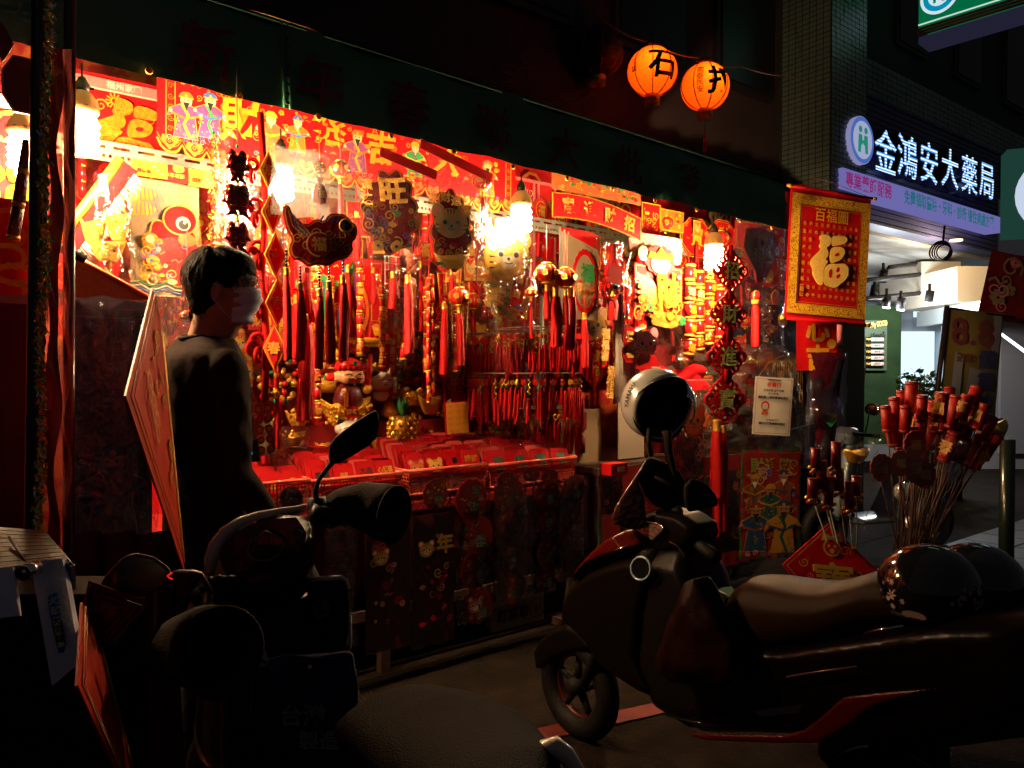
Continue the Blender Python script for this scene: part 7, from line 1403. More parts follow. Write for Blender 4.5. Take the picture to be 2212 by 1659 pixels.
# ---- firecracker sticks and candles at the right
POT = mat('dark_bucket', (.008, .007, .008), .6, spec=.2)
base = at(1962, 1150, 2.95); base.z = 0
bq = thing('stick_bucket', 'dark bucket on the ground holding the firecracker sticks at the right', 'bucket', base); b = MB(); b.lathe([(.15, 0), (.13, .5), (.09, .54), (.105, .70), (.11, .71), (.10, .70), (.08, .56)], POT, None, 20); part('bucket', b, bq)
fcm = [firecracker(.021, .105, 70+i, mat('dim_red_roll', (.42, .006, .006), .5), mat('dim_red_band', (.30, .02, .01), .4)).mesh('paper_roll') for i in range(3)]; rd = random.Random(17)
heads = [(1934, 889), (1949, 875), (1968, 858), (1991, 883), (2013, 900), (2032, 880), (2049, 862), (2060, 890), (2042, 908), (2084, 880), (2100, 868), (2118, 900), (2127, 935), (2093, 915), (2070, 940), (2010, 935), (1985, 920), (1955, 905), (2140, 965), (2105, 975), (1915, 905), (1925, 930), (1945, 940), (1972, 950), (2030, 945), (2050, 965), (2075, 970), (1998, 962), (2120, 985), (2022, 912)]
for i, (x, y) in enumerate(heads):
    dep = 2.85+.18*rd.random(); hp = at(x, y, dep); ft = base+V((rd.uniform(-.05, .05), rd.uniform(-.05, .05), .66)); d = (hp-ft).normalized(); t = thing('firecracker_stick', 'red paper firecracker on a bamboo stick, %s from the left in the dark bucket' % ORD[i], 'firecracker stick', hp, group='firecracker sticks in the bucket'); q = d.to_track_quat('Z', 'Y').to_euler(); t.rotation_euler = q
    s_ = rd.uniform(.85, 1.15); o = part('paper_roll', fcm[i % 3], t); o.scale = (s_, s_, s_*rd.uniform(.9, 1.2)); o.rotation_euler = (0, 0, rd.random()*6); b = MB(); b.cyl(.0028, (hp-ft).length, mat('bamboo_stick', (.09, .03, .012), .6), TR(0, 0, -(hp-ft).length/2), 5); part('stick', b, t)
for k, (x, y, r_) in enumerate(((1903, 1010, 24), (1943, 1000, 22), (1976, 1010, 26), (1996, 1025, 24), (1975, 960, 24))):
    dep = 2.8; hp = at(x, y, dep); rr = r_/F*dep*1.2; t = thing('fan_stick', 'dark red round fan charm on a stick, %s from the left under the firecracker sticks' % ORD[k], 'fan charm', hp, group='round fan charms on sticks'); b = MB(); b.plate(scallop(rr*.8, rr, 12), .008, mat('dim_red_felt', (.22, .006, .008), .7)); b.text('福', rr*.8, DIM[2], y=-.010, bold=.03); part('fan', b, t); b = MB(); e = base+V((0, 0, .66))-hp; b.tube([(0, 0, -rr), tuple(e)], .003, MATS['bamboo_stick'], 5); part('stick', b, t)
b = MB(); b.quadgrid([at(1860, 1170, 2.75), at(2040, 1170, 2.75), at(2110, 950, 2.7), at(1850, 960, 2.7)], 10, 10, FILM, fn=lambda a, c, p: (0, .05*noise.noise(V((a*7, c*7, 1))), .02*sin(a*11)), smooth=False); wsolo('plastic_wrap', b, 'crinkled clear plastic wrapped round the firecracker sticks', 'plastic sheet')
cb = thing('candle_tray', 'low dark stand of red candles and gold flowers on thin wires', 'candle stand', (1.33, 2.9, 0)); b = MB(); b.lathe([(.14, 0), (.12, .5), (.13, .52)], POT, None, 16); part('stand', b, cb)
rd = random.Random(5)
for i, (x, y) in enumerate(((1762, 990), (1775, 1025), (1755, 1055), (1806, 985), (1812, 1040), (1835, 1070), (1850, 1050), (1790, 1060))):
    hp = at(x, y, 2.85); t = thing('red_candle', 'red candle on a wire, %s from the left beside the door god poster' % ORD[i], 'candle', hp, group='red candles on wires'); b = MB(); h = .07+.03*(i % 2); b.cyl(.018, h, mat('red_wax', (.25, .006, .006), .35, coat=.2), None, 12); b.lathe([(.018, h/2), (.02, h/2+.003), (.012, h/2-.002)], MATS['red_wax'], None, 12); part('wax', b, t); b = MB(); b.cyl(.0015, .02, INK, TR(0, 0, h/2+.01), 4); part('wick', b, t)
    b = MB(); [b.sph(.009, (GOLD, OLDG, CRIM)[j % 3], TR(.02*cos(j), .02*sin(j), -h/2-.01*(j % 3)), 6, 4) for j in range(9)]; part('gold_flower', b, t); b = MB(); e = V((1.33, 2.9, .5))-hp; b.tube([(0, 0, -h/2), tuple(e)], .0025, STEEL, 4); part('wire', b, t)
t, W, H = hung('small_gold_ingot', 'dull gold ingot ornament above the red candles', 'ingot', 1828, 968, 1872, 1000, 2.5); ingot(t, W, H, GOLD); t, W, H = hung('gold_wing_ornament', 'dark gold curved ornament at the right end of the firecracker sticks', 'ornament', 2120, 905, 2165, 960, 2.0); ingot(t, W, H, OLDG)
# diamond posters low
def diamond_sheet(label, pts, dep, tx, m=RED, fr_=GPR, face_=None):
    P = [at(x, y, d) for (x, y), d in zip(pts, dep)]; c = sum(P, V((0, 0, 0)))/4; t = thing('diamond_poster', label, 'poster', c)
    q = [p-c for p in P]; n_ = (q[1]-q[3]).cross(q[2]-q[0]).normalized(); n_ = n_ if n_.y < 0 else -n_
    def lay(s_, off): return [tuple(p*s_+n_*off) for p in q]
    b = MB()
    for s_, off, mm in ((1, 0, m), (.93, .002, fr_), (.90, .004, m)): b.add(lay(s_, off), [(0, 1, 2, 3)], mm)
    b.add([tuple(p) for p in q]+[tuple(p-n_*.006) for p in q], [(7, 6, 5, 4)]+[(i, (i+1) % 4, 4+(i+1) % 4, 4+i) for i in range(4)], m)
    part('sheet', b, t); return t, q, n_
t, q, n_ = diamond_sheet('red diamond poster with laughing god face and a stacked gold 寶 character', ((1790, 1130), (1905, 1240), (1800, 1345), (1690, 1220)), (2.9, 2.85, 2.8, 2.85), '寶')
X = (q[1]-q[3]).normalized(); Z = n_.cross(X) if n_.cross(X).z > 0 else -n_.cross(X); Rm = Matrix((X, -n_, Z)).transposed().to_4x4()
b = MB(); b.text('寶', .17, mat('poster_gold', (.75, .42, .05), .4, .3), TR(0, 0, -.05), y=-.010, bold=.01, t=.003); part('character', b, t, rot=Rm.to_euler()); b = MB(); b.ngon(circ(.034, 14, 0, .085), MATS['poster_gold'], y=-.008); b.ngon(circ(.027, 14, 0, .085), RED, y=-.009); b.ngon(circ(.01, 10, 0, .072), MATS['poster_gold'], y=-.01); [b.ngon(circ(.006, 8, s_*.012, .09), MATS['poster_gold'], y=-.01) for s_ in (-1, 1)]; b.ngon([(-.04, .11), (.04, .11), (.03, .14), (0, .125), (-.03, .14)], MATS['poster_gold'], y=-.008); ornament(b, .26, .22, 3, -.007, 18, [MATS['poster_gold'], ORG], .08, hole=.4); part('god_face', b, t, rot=Rm.to_euler())
# ---- left side: plastic wrapped posters and edge-on diamond couplets
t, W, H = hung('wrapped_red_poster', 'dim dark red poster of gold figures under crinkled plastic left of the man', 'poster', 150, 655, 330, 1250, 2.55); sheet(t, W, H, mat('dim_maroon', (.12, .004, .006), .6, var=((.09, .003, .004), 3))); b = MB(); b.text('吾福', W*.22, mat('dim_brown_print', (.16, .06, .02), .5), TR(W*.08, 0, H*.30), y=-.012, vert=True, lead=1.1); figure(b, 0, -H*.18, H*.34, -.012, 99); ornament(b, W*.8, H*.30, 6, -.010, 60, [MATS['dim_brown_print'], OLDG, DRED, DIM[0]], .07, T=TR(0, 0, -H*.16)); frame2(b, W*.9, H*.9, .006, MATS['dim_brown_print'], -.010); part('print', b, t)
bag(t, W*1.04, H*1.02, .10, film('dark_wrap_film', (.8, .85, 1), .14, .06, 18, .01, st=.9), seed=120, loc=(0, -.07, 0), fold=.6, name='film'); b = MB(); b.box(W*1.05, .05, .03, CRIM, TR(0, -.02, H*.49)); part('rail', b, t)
def edge_couplet(label, pts, deps, txt, col_):
    P = [at(x, y, d) for (x, y), d in zip(pts, deps)]; c = sum(P, V((0, 0, 0)))/len(P); t = thing('couplet_plaque', label, 'plaque', c); q = [p-c for p in P]
    e1 = (q[1]-q[0]).cross(q[2]-q[0]).normalized(); e1 = e1 if e1.dot(CP-c) > 0 else -e1; k = len(q); b = MB(); b.add([tuple(p) for p in q]+[tuple(p-e1*.004) for p in q], [tuple(range(k)), tuple(range(2*k-1, k-1, -1))]+[(i, (i+1) % k, k+(i+1) % k, k+i) for i in range(k)], col_); part('board', b, t)
    b = MB(); cen = [p*.93+e1*.003 for p in q]; b.tube([tuple(p) for p in cen], .0018, GPR, 4, closed=True); cen = [p*.84+e1*.003 for p in q]; b.tube([tuple(p) for p in cen], .0012, GPR, 4, closed=True); part('gold_rim', b, t)
    return t, q, e1
t, q, e1 = edge_couplet('orange red diamond couplet plaque seen almost edge on beside the man', ((330, 622), (348, 700), (400, 1240), (272, 855)), (2.0, 2.12, 2.1, 1.42), '', mat('couplet_red', (.50, .03, .008), .4, var=((.42, .02, .006), 20), spec=.2))
ax = (q[2]-q[0]).normalized(); ry = e1.cross(ax); ry = ry if ry.dot(q[1]-q[3]) > 0 else -ry
Rm = Matrix((ry, -e1, -ax)).transposed().to_4x4()
Rm = Matrix((ry, -e1, -ax if (-ax).z > 0 else ax)).transposed().to_4x4()
for s_, x, z, sz in (('歲', .05, .13, .08), ('入', .05, .05, .07), ('平', .07, -.04, .08), ('安', .10, -.16, .08), ('十', -.06, .10, .04), ('吉', -.06, .03, .04), ('財', .03, -.22, .05)):
    b = MB(); b.text(s_, sz, GLIT, TR(x, 0, z), y=-.006, bold=.035, sx=1.4, wob=.02); part('character', b, t, rot=Rm.to_euler())
b = MB(); [spiral(b, -.22+.03*i, .04-.05*i, .05, GPR, y=-.006) for i in range(3)]; part('ornament', b, t, rot=Rm.to_euler())
P_ = [at(150, 1655, 2.0), at(330, 1655, 2.15), at(405, 1655, 2.3)]
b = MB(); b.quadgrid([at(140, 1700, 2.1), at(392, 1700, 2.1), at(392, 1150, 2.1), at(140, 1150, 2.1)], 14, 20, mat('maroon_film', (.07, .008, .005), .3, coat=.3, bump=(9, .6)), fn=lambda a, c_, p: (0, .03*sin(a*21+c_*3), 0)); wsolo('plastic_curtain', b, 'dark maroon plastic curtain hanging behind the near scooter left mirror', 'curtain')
b = MB(); b.tube([at(x, y, 2.0) for x, y in ((422-150, 1480+70), (285, 1540), (292, 1590), (300, 1640), (296, 1690))], .002, STEEL, 4); wsolo('loose_wire', b, 'thin pale loose wire hanging before the maroon curtain', 'wire')
t, q, e1 = edge_couplet('red orange foreground plaque edge running down to the bottom left corner', ((178, 1300), (200, 1335), (335, 1850), (168, 1480)), (1.25, 1.36, 1.3, 1.05), '', MATS['couplet_red'])
t, q, n_ = diamond_sheet('red square card with black key pattern hanging by the left scooter mirror', ((196, 1256), (322, 1300), (216, 1420), (180, 1330)), (1.32, 1.4, 1.35, 1.28), '', mat('dim_red_card', (.32, .008, .008), .6), INK)
b = MB(); c0 = V((0, 0, 0))
for k in range(3): s_ = .75-.22*k; b.tube([tuple(p*s_+n_*.006) for p in q], .0022, INK, 4, closed=True)
part('key_pattern', b, t)
t, W, H = hung('red_shop_card', 'red card corner sticking in at the upper left edge', 'card', -20, 48, 30, 135, 2.4); plaque(t, [(0, -H/2), (W/2, 0), (0, H/2), (-W/2, 0)], .004, mat('brown_red_card', (.2, .02, .01), .6), mat('brown_red_card'), .004)
# ================================================================ man seen from behind
def ringloft(mb, rings, m, n=20, e=2.3, caps=True):
    """rings: (centre, half vector a, half vector b)"""
    vs = []; fs = []
    for c, a, b_ in rings:
        for i in range(n):
            t = 2*pi*i/n; x = abs(cos(t))**(2/e)*(1 if cos(t) > 0 else -1); y = abs(sin(t))**(2/e)*(1 if sin(t) > 0 else -1); vs.append(V(c)+V(a)*x+V(b_)*y)
    for j in range(len(rings)-1):
        for i in range(n): a = j*n+i; c = j*n+(i+1) % n; fs.append((a, c, c+n, a+n))
    if caps: fs.append(tuple(range(n))[::-1]); fs.append(tuple((len(rings)-1)*n+i for i in range(n)))
    return mb.add(vs, fs, m, None, True)
SKIN = mat('skin', (.50, .27, .19), .5, var=((.44, .22, .15), 14), bump=(180, .05)); SHIRT = mat('charcoal_shirt', (.022, .011, .009), .9, bump=(26, .25), spec=.08); TROU = mat('black_trousers', (.012, .011, .012), .9, bump=(30, .3)); HAIR = mat('black_hair', (.009, .004, .0025), .6, bump=(200, .7), spec=.05); MASK = mat('lilac_mask', (.78, .76, .92), .8, bump=(60, .15))
mx, my = at(446, 800, 2.45).x, 2.45
man = thing('person', 'man in dark sweatshirt, glasses and pale face mask seen from behind', 'person', (mx, my, 0))
sh = V((.72, -.69, 0)); fc = V((.69, .72, 0)); UP = V((0, 0, 1))
def mp(a, f_, z): return V((mx, my, 0))+sh*a+fc*f_+UP*(z+max(0, min(1, (z-1.1)/.3))*.045)
def torso(mb, g, z0=.93):
    R_ = [(z0, .150, .115, 0), (1.0, .150, .118, 0), (1.12, .142, .108, 0), (1.25, .155, .112, -.005), (1.37, .172, .116, -.01), (1.45, .180, .108, -.01), (1.50, .178, .095, -.01), (1.535, .125, .078, -.005), (1.565, .072, .068, .0)]
    ringloft(mb, [(mp(0, f_, z), sh*(a+g), fc*(b_+g)) for z, a, b_, f_ in R_], BLK)
def arms(mb, g):
    for s_, el, wr in ((1, (.212, -.01, 1.17), (.20, .12, 1.02)), (-1, (-.208, .0, 1.18), (-.17, .12, .97))):
        capsule(mb, mp(s_*.165, -.01, 1.455), mp(*el), .058+g, .044+g); capsule(mb, mp(*el), mp(*wr), .044+g, .030+g)
def legs(mb, g, top=.95):
    for s_ in (-1, 1): capsule(mb, mp(s_*.09, 0, top), mp(s_*.10, .02, .50), .085+g, .058+g); capsule(mb, mp(s_*.10, .02, .50), mp(s_*.10, -.01, .12), .056+g, .042+g)
HD = V((.975, .22, 0)).normalized(); HS = V((HD.y, -HD.x, 0)); HC = at(484, 628, 2.41)
def hp(f_, s_, z): return HC+HD*f_+HS*s_+UP*z
def hell(mb, c, r, m=BLK, n=20, k=12, tilt=0):
    M = Matrix((HD, HS, UP)).transposed().to_4x4(); mb.sph(1, m, TR(*hp(*c)) @ M @ RY(tilt) @ SX(*r), n, k)
b = MB(); torso(b, -.012); arms(b, -.010); legs(b, -.012)
hell(b, (-.006, 0, .028), (.096, .076, .098)); hell(b, (.022, 0, -.02), (.072, .064, .10)); hell(b, (.040, 0, -.062), (.048, .050, .050)); hell(b, (.090, 0, -.015), (.018, .012, .024)); hell(b, (.080, 0, .035), (.02, .05, .02))
capsule(b, mp(0, -.01, 1.50), hp(-.022, 0, -.04), .064, .056)
capsule(b, mp(.0, .0, 1.5), hp(.02, 0, -.075), .055, .045)
for s_ in (-1, 1):
    hell(b, (-.012, s_*.078, -.012), (.018, .010, .032), tilt=.2)
    wr = mp(s_*.20, .13, 1.0); capsule(b, wr, wr+fc*.06-UP*.03, .03, .034, flat=.6)
    for j in range(4): q = wr+fc*.065-UP*.035+sh*(s_*(-.027+.018*j)); capsule(b, q, q+fc*.035-UP*.01, .0095, .009, n=8); capsule(b, q+fc*.035-UP*.01, q+fc*.045-UP*.035, .009, .008, n=8)
    q = wr+fc*.03-sh*s_*.03; capsule(b, q, q+fc*.04-sh*s_*.012-UP*.01, .012, .009, n=8)
    capsule(b, mp(s_*.10, -.01, .12), mp(s_*.10, -.02, .07), .034, .034); capsule(b, mp(s_*.10, -.03, .05), mp(s_*.11, .12, .04), .035, .03)
part('body', remesh(b, .0075, 5, SKIN), man); man.children[-1].location = (-mx, -my, 0)
def pw(nm, me, lab=None): o = part(nm, me, man, loc=(-mx, -my, 0), label=lab); return o
b = MB(); torso(b, .010, .90); arms(b, .010); ringloft(b, [(mp(0, 0, .90), sh*.182, fc*.138), (mp(0, 0, .95), sh*.178, fc*.135)], BLK); me = remesh(b, .010, 6, SHIRT)
for v in me.vertices:                      # folds of the cloth
    p = V(v.co); n_ = noise.noise(V((p.x*8, p.y*8, p.z*2.5)))*.014+noise.noise(V((p.x*16+p.z*12, p.y*14, p.z*7)))*.012; v.co = p+(p-V((mx, my, p.z))).normalized()*n_
pw('sweatshirt', me)
b = MB(); pts = []
for i in range(24): a = 2*pi*i/24; pts.append(mp(.077*cos(a), .073*sin(a)-.003, 1.568+.012*sin(a)))
b.tube(pts, .008, SHIRT, 6, closed=True); pw('collar', b)
b = MB(); b.tube([mp(.012, -.120, 1.478), mp(.004, -.121, 1.470), mp(.006, -.122, 1.46)], .002, INK, 4); pw('logo', b)
b = MB(); ringloft(b, [(mp(0, 0, .80), sh*.17, fc*.12), (mp(0, 0, .93), sh*.165, fc*.118)], BLK); legs(b, .012); pw('trousers', remesh(b, .012, 4, TROU))
for s_ in (-1, 1):
    b = MB(); capsule(b, mp(s_*.10, -.05, .055), mp(s_*.115, .14, .045), .045, .04, flat=1); capsule(b, mp(s_*.10, -.03, .09), mp(s_*.10, -.02, .12), .042, .040); pw('shoe', remesh(b, .010, 3, mat('tan_shoe', (.45, .28, .18), .6)))
# hair
b = MB(); hell(b, (-.018, 0, .052), (.104, .086, .086)); hell(b, (-.044, 0, .012), (.074, .082, .09)); hell(b, (-.060, 0, -.035), (.045, .066, .055)); hell(b, (.038, 0, .082), (.062, .07, .048), tilt=.25); hell(b, (.075, .0, .062), (.026, .056, .022), tilt=.6)
hell(b, (.012, .068, .03), (.034, .018, .032)); hell(b, (.012, -.068, .03), (.034, .018, .032))
me = remesh(b, .008, 4, HAIR); pw('hair', me)
b = MB(); rd = random.Random(5)
for i in range(1500):
    a = rd.uniform(-pi, pi); e_ = rd.uniform(-.1, 1.35); d = V((cos(a)*cos(e_)*.103-.018, sin(a)*cos(e_)*.086, sin(e_)*.087+.052))
    if d.x > .04 and d.z < .06: continue
    p = hp(d.x, d.y, d.z); nr = (p-hp(-.018, 0, .05)).normalized(); dr = (HD*(.5 if d.x > -.03 else -.05)+HS*sin(a)*.25-UP*.55); dr = (dr-nr*dr.dot(nr)).normalized(); q1 = p+dr*.03+nr*.005; q2 = p+dr*rd.uniform(.055, .085)+nr*rd.uniform(-.010, .003); sd = dr.cross((p-HC).normalized()).normalized()*.0016; b.add([p-sd, q1-sd, q2, q1+sd, p+sd], [(0, 1, 2, 3, 4)], HAIR)
for i in range(260):
    a = rd.uniform(1.9, 4.4); z = rd.uniform(-.085, .0); p = hp(cos(a)*.088-.016, sin(a)*.072, z); dr = (-UP+HD*.25).normalized(); sd = V((rd.uniform(-1, 1), rd.uniform(-1, 1), 0)).normalized()*.0014; b.add([p-sd, p+dr*.022, p+sd], [(0, 1, 2)], HAIR)
pw('hair_strands', b)
# mask, loops, glasses
b = MB(); NU, NV = 26, 16
vs = []; fs = []
for j in range(NV+1):
    t = j/NV
    for i in range(NU+1):
        a = -1.35+2.7*i/NU; z = .012-.112*t; rx = .088+.020*sin(pi*min(1, t*1.15+.12))-.012*t; ry = .066-.012*t; pl = .0025*sin(t*pi*7)
        vs.append(hp(.012+(rx+pl)*cos(a), (ry+pl)*sin(a), z-.006*abs(sin(a))))
for j in range(NV):
    for i in range(NU): a = j*(NU+1)+i; fs.append((a, a+1, a+NU+2, a+NU+1))
b.add(vs, fs, MASK, None, True); mk = pw('face_mask', b); sm = mk.modifiers.new('s', 'SOLIDIFY'); sm.thickness = .002
b = MB()
for s_ in (-1, 1): b.tube([hp(.03, s_*.066, .006), hp(.0, s_*.080, .008), hp(-.018, s_*.088, .012)], .0016, MASK, 5); b.tube([hp(.025, s_*.058, -.09), hp(.0, s_*.075, -.06), hp(-.018, s_*.088, -.035)], .0016, MASK, 5)
pw('ear_loop', b)
b = MB(); GLM = mat('glasses_metal', (.6, .5, .42), .2, .9)
for s_ in (-1, 1):
    pts = [hp(.112-.012*abs(cos(a)), s_*(.034+.026*cos(a)), .027+.019*sin(a)) for a in [2*pi*i/18 for i in range(18)]]; b.tube(pts, .0022, GLM, 5, closed=True); b.tube([hp(.102, s_*.06, .032), hp(.06, s_*.076, .030), hp(.0, s_*.084, .024), hp(-.02, s_*.086, .014)], .0016, GLM, 5)
b.tube([hp(.112, -.008, .032), hp(.114, 0, .035), hp(.112, .008, .032)], .0016, GLM, 5); pw('glasses', b)
b = MB(); [b.sph(.011, WHI, TR(*hp(.082, s_*.032, .026)), 10, 6) for s_ in (-1, 1)]; [b.sph(.006, INK, TR(*hp(.090, s_*.032, .026)), 8, 5) for s_ in (-1, 1)]; pw('eyes', b)
wp_ = at(539, 975, 2.42); ph_ = thing('phone', 'phone with a small glint at the side of the man', 'phone', wp_, rot=(1.35, 0, atan2(fc.y, fc.x))); b = MB(); b.box(.06, .07, .008, BLKG); part('case', b, ph_); b = MB(); b.box(.012, .02, .001, emit('phone_glint', (.6, .65, 1), .8), TR(0, 0, .0048)); part('screen', b, ph_)  # glint on the phone put in as a tiny emitting patch

# ================================================================ near scooter, left
def poly_at(pts, dep, th, mb, m, dx=0): 
    """a traced side with real thickness away from the viewer"""
    P = [at(x, y, (dep(x, y) if callable(dep) else dep)) for x, y in pts]; c = sum(P, V((0, 0, 0)))/len(P); d = (c-CP).normalized()*th; k = len(P)
    mb.add([tuple(p) for p in P]+[tuple(p+d) for p in P], [tuple(range(k)), tuple(range(2*k-1, k-1, -1))]+[(i, (i+1) % k, k+(i+1) % k, k+i) for i in range(k)], m)
GREYP = mat('grey_scooter_paint', (.09, .085, .08), .35, coat=.5); CREAM = mat('cream_scooter_paint', (.62, .50, .42), .3, coat=.6); FAB = mat('black_canvas', (.022, .013, .010), .85, bump=(220, .4), spec=.1); RUB = mat('black_rubber', (.006, .005, .005), .6, bump=(150, .3), spec=.2); CHR = mat('chrome', (.75, .73, .70), .15, 1)
rt = at(640, 1300, 1.75)
s1 = thing('scooter', 'dark scooter with cream rim and hand muffs parked nearest the camera, left of centre', 'scooter', (rt.x, rt.y, 0)); l1 = V(s1.location)
def rm(nm, mb, root, vox, sm, m, lab=None):
    me = remesh(mb, vox, sm, m); l = V(root.location); 
    for v in me.vertices: v.co = V(v.co)-l
    return part(nm, me, root, label=lab)
# head cowl
b = MB(); ringloft(b, [(at(560, 1330, 1.80), V((.06, .0, 0)), V((0, .05, 0))), (at(560, 1280, 1.74), V((.105, -.02, .0)), V((.02, .08, 0))), (at(562, 1235, 1.70), V((.125, .02, .03)), V((-.02, .10, .02))), (at(565, 1185, 1.70), V((.108, .02, .045)), V((-.03, .085, .045)))], BLK, 24); rm('head_cowl', b, s1, .008, 4, BLK)
b = MB(); rim = [(452, 1240), (455, 1210), (466, 1180), (488, 1150), (520, 1127), (560, 1113), (600, 1105), (640, 1098), (662, 1092)]; b.tube([at(x, y, 1.66+.0004*(x-450)) for x, y in rim], [.010, .015, .017, .015, .012, .010, .008, .006, .005], CREAM, 8); wpart('cream_rim', b, s1)
b = MB(); poly_at([(474, 1205), (484, 1175), (510, 1148), (545, 1130), (590, 1120), (640, 1118), (662, 1150), (655, 1200), (630, 1228), (580, 1238), (520, 1240), (482, 1232)], 1.655, .02, b, mat('dash_black', (.02, .019, .018), .25, coat=.4)); wpart('dash_panel', b, s1)
def wring(mb, cx, cy, rx, ry, dep, r, m, n=24, rot=0): mb.tube([at(cx+rx*cos(t)*cos(rot)-ry*sin(t)*sin(rot), cy+rx*cos(t)*sin(rot)+ry*sin(t)*cos(rot), dep) for t in [2*pi*i/n for i in range(n)]], r, m, 6, closed=True)
b = MB(); wring(b, 574, 1183, 40, 27, 1.645, .0016, STEEL, rot=-.3); poly_at([(548, 1180), (558, 1158), (575, 1145), (600, 1162), (612, 1172), (575, 1197)], 1.642, .004, b, BLKG); b.tube([at(x, y, 1.64) for x, y in ((550, 1183), (557, 1160), (574, 1146), (600, 1160))], .002, STEEL, 5); wring(b, 643, 1075+78, 10, 8, 1.645, .002, GREYP); wpart('gauge', b, s1)
# right mirror
b = MB(); o = [(709, 990), (711, 962), (724, 944), (762, 915), (798, 892), (812, 886), (818, 894), (819, 925), (814, 944), (798, 962), (760, 986), (728, 1002), (714, 1001)]; poly_at(o, 1.80, .022, b, BLKM); rm('mirror', b, s1, .004, 3, BLKM, 'right mirror, six sided black back')
b = MB(); b.tube([at(x, y, 1.82) for x, y in ((724, 990), (704, 1016), (688, 1038), (682, 1062), (684, 1090))], [.008, .0055, .005, .006, .008], BLKM, 8); wpart('mirror_stem', b, s1)
b = MB(); b.tube([at(684, 1075, 1.83), at(690, 1135, 1.83)], .022, BLK, 10); b.tube([at(672, 1110, 1.8), at(720, 1120, 1.83)], .026, BLK, 10); b.tube([at(700, 1120, 1.86), at(760, 1140, 1.9)], .006, CHR, 6); wpart('switch_housing', b, s1)
def muff(pts, lab):
    b = MB(); rings = []
    for i, (x, y, d, rr, rz_) in enumerate(pts):
        c = at(x, y, d); nx = at(*pts[min(i+1, len(pts)-1)][:3])-at(*pts[max(i-1, 0)][:3]); nx.normalize(); u_ = nx.cross(UP).normalized(); v_ = u_.cross(nx); rings.append((c, u_*rr, v_*rz_))
    ringloft(b, rings, FAB, 30, 2, caps=False)
    for i, v in enumerate(b.v): p = V(v); k = noise.noise(p*22)*.006+noise.noise(p*60)*.002; b.v[i] = tuple(p+V((k, k, -k)))
    c, u_, v_ = rings[0]; b.add([c+u_*cos(t)+v_*sin(t) for t in [2*pi*i/16 for i in range(16)]], [tuple(range(16))], FAB)
    l = V(s1.location); b.v = [tuple(V(p)-l) for p in b.v]; o = part('hand_muff', b, s1, label=lab); m = o.modifiers.new('s', 'SOLIDIFY'); m.thickness = .004; m.offset = 0
    b = MB(); c, u_, v_ = rings[-1]; b.tube([c+u_*cos(t)+v_*sin(t) for t in [2*pi*i/28 for i in range(28)]], .004, FAB, 6, closed=True); b.v = [tuple(V(p)-l) for p in b.v]; part('muff_hem', b, o)
muff([(700, 1112, 1.86, .035, .03), (735, 1094, 1.88, .042, .042), (780, 1092, 1.885, .05, .056), (820, 1104, 1.88, .058, .066), (852, 1112, 1.855, .060, .070)], 'right hand muff with its round opening turned to the camera')
muff([(322, 1452, 1.45, .012, .012), (352, 1425, 1.44, .035, .035), (395, 1400, 1.42, .055, .058), (440, 1398, 1.38, .068, .072), (478, 1408, 1.31, .072, .074)], 'left hand muff, big dark fabric funnel')
# left mirror with a red mark
b = MB(); o = [(216, 1262), (226, 1245), (262, 1206), (282, 1196), (300, 1194), (335, 1203), (364, 1225), (372, 1240), (368, 1256), (340, 1274), (305, 1291), (270, 1282)]; poly_at(o, 1.36, .02, b, BLKM); rm('mirror', b, s1, .004, 3, mat('mirror_back_sheen', (.013, .014, .018), .3, coat=.3), 'left mirror with a small red arrow mark')
b = MB(); b.tube([at(x, y, 1.352) for x, y in ((372, 1237), (361, 1244), (367, 1249), (373, 1251))], .0013, emit('red_arrow_glow', (1, .02, .01), .9), 5); wpart('arrow_mark', b, s1)  # arrow mark is made to glow by itself
b = MB(); b.tube([at(x, y, 1.37+.001*(x-370)) for x, y in ((370, 1242), (385, 1237), (415, 1236), (432, 1240), (446, 1262), (456, 1280))], .0055, mat('stem_metal', (.09, .06, .04), .3, .6), 8); wpart('mirror_stem', b, s1)
b = MB(); b.tube([at(430, 1290, 1.47), at(520, 1270, 1.6)], .02, BLK, 10); [b.sph(.016, BLK, TR(*at(455+9*i, 1262+6*sin(i*2), 1.5)), 8, 5) for i in range(6)]; b.tube([at(450, 1285, 1.46), at(452, 1330, 1.42)], .01, BLK, 8); wpart('switch_housing', b, s1)
# steering column, leg shield
b = MB(); ringloft(b, [(at(575, 1280, 1.78), V((.10, 0, 0)), V((0, .05, 0))), (at(590, 1360, 1.76), V((.12, 0, 0)), V((0, .06, 0))), (at(620, 1460, 1.72), V((.15, 0, 0)), V((0, .06, 0))), (at(640, 1560, 1.68), V((.17, 0, 0)), V((0, .06, 0))), (at(650, 1700, 1.68), V((.17, 0, 0)), V((0, .08, 0)))], BLK, 20); rm('leg_shield', b, s1, .012, 4, BLK)
b = MB(); poly_at([(664, 1255), (740, 1248), (750, 1262), (756, 1300), (754, 1350), (748, 1400), (700, 1420), (664, 1380)], 1.74, .05, b, BLK); rm('inner_panel', b, s1, .006, 5, BLK)
b = MB(); b.tube([at(x, y, 1.72) for x, y in ((664, 1254), (700, 1250), (738, 1247), (748, 1254), (752, 1272))], [.005, .006, .006, .005, .003], CREAM, 6); b.tube([at(x, y, 1.75) for x, y in ((757, 1330), (758, 1390), (752, 1420), (768, 1450))], .003, CREAM, 6); wpart('cream_trim', b, s1)
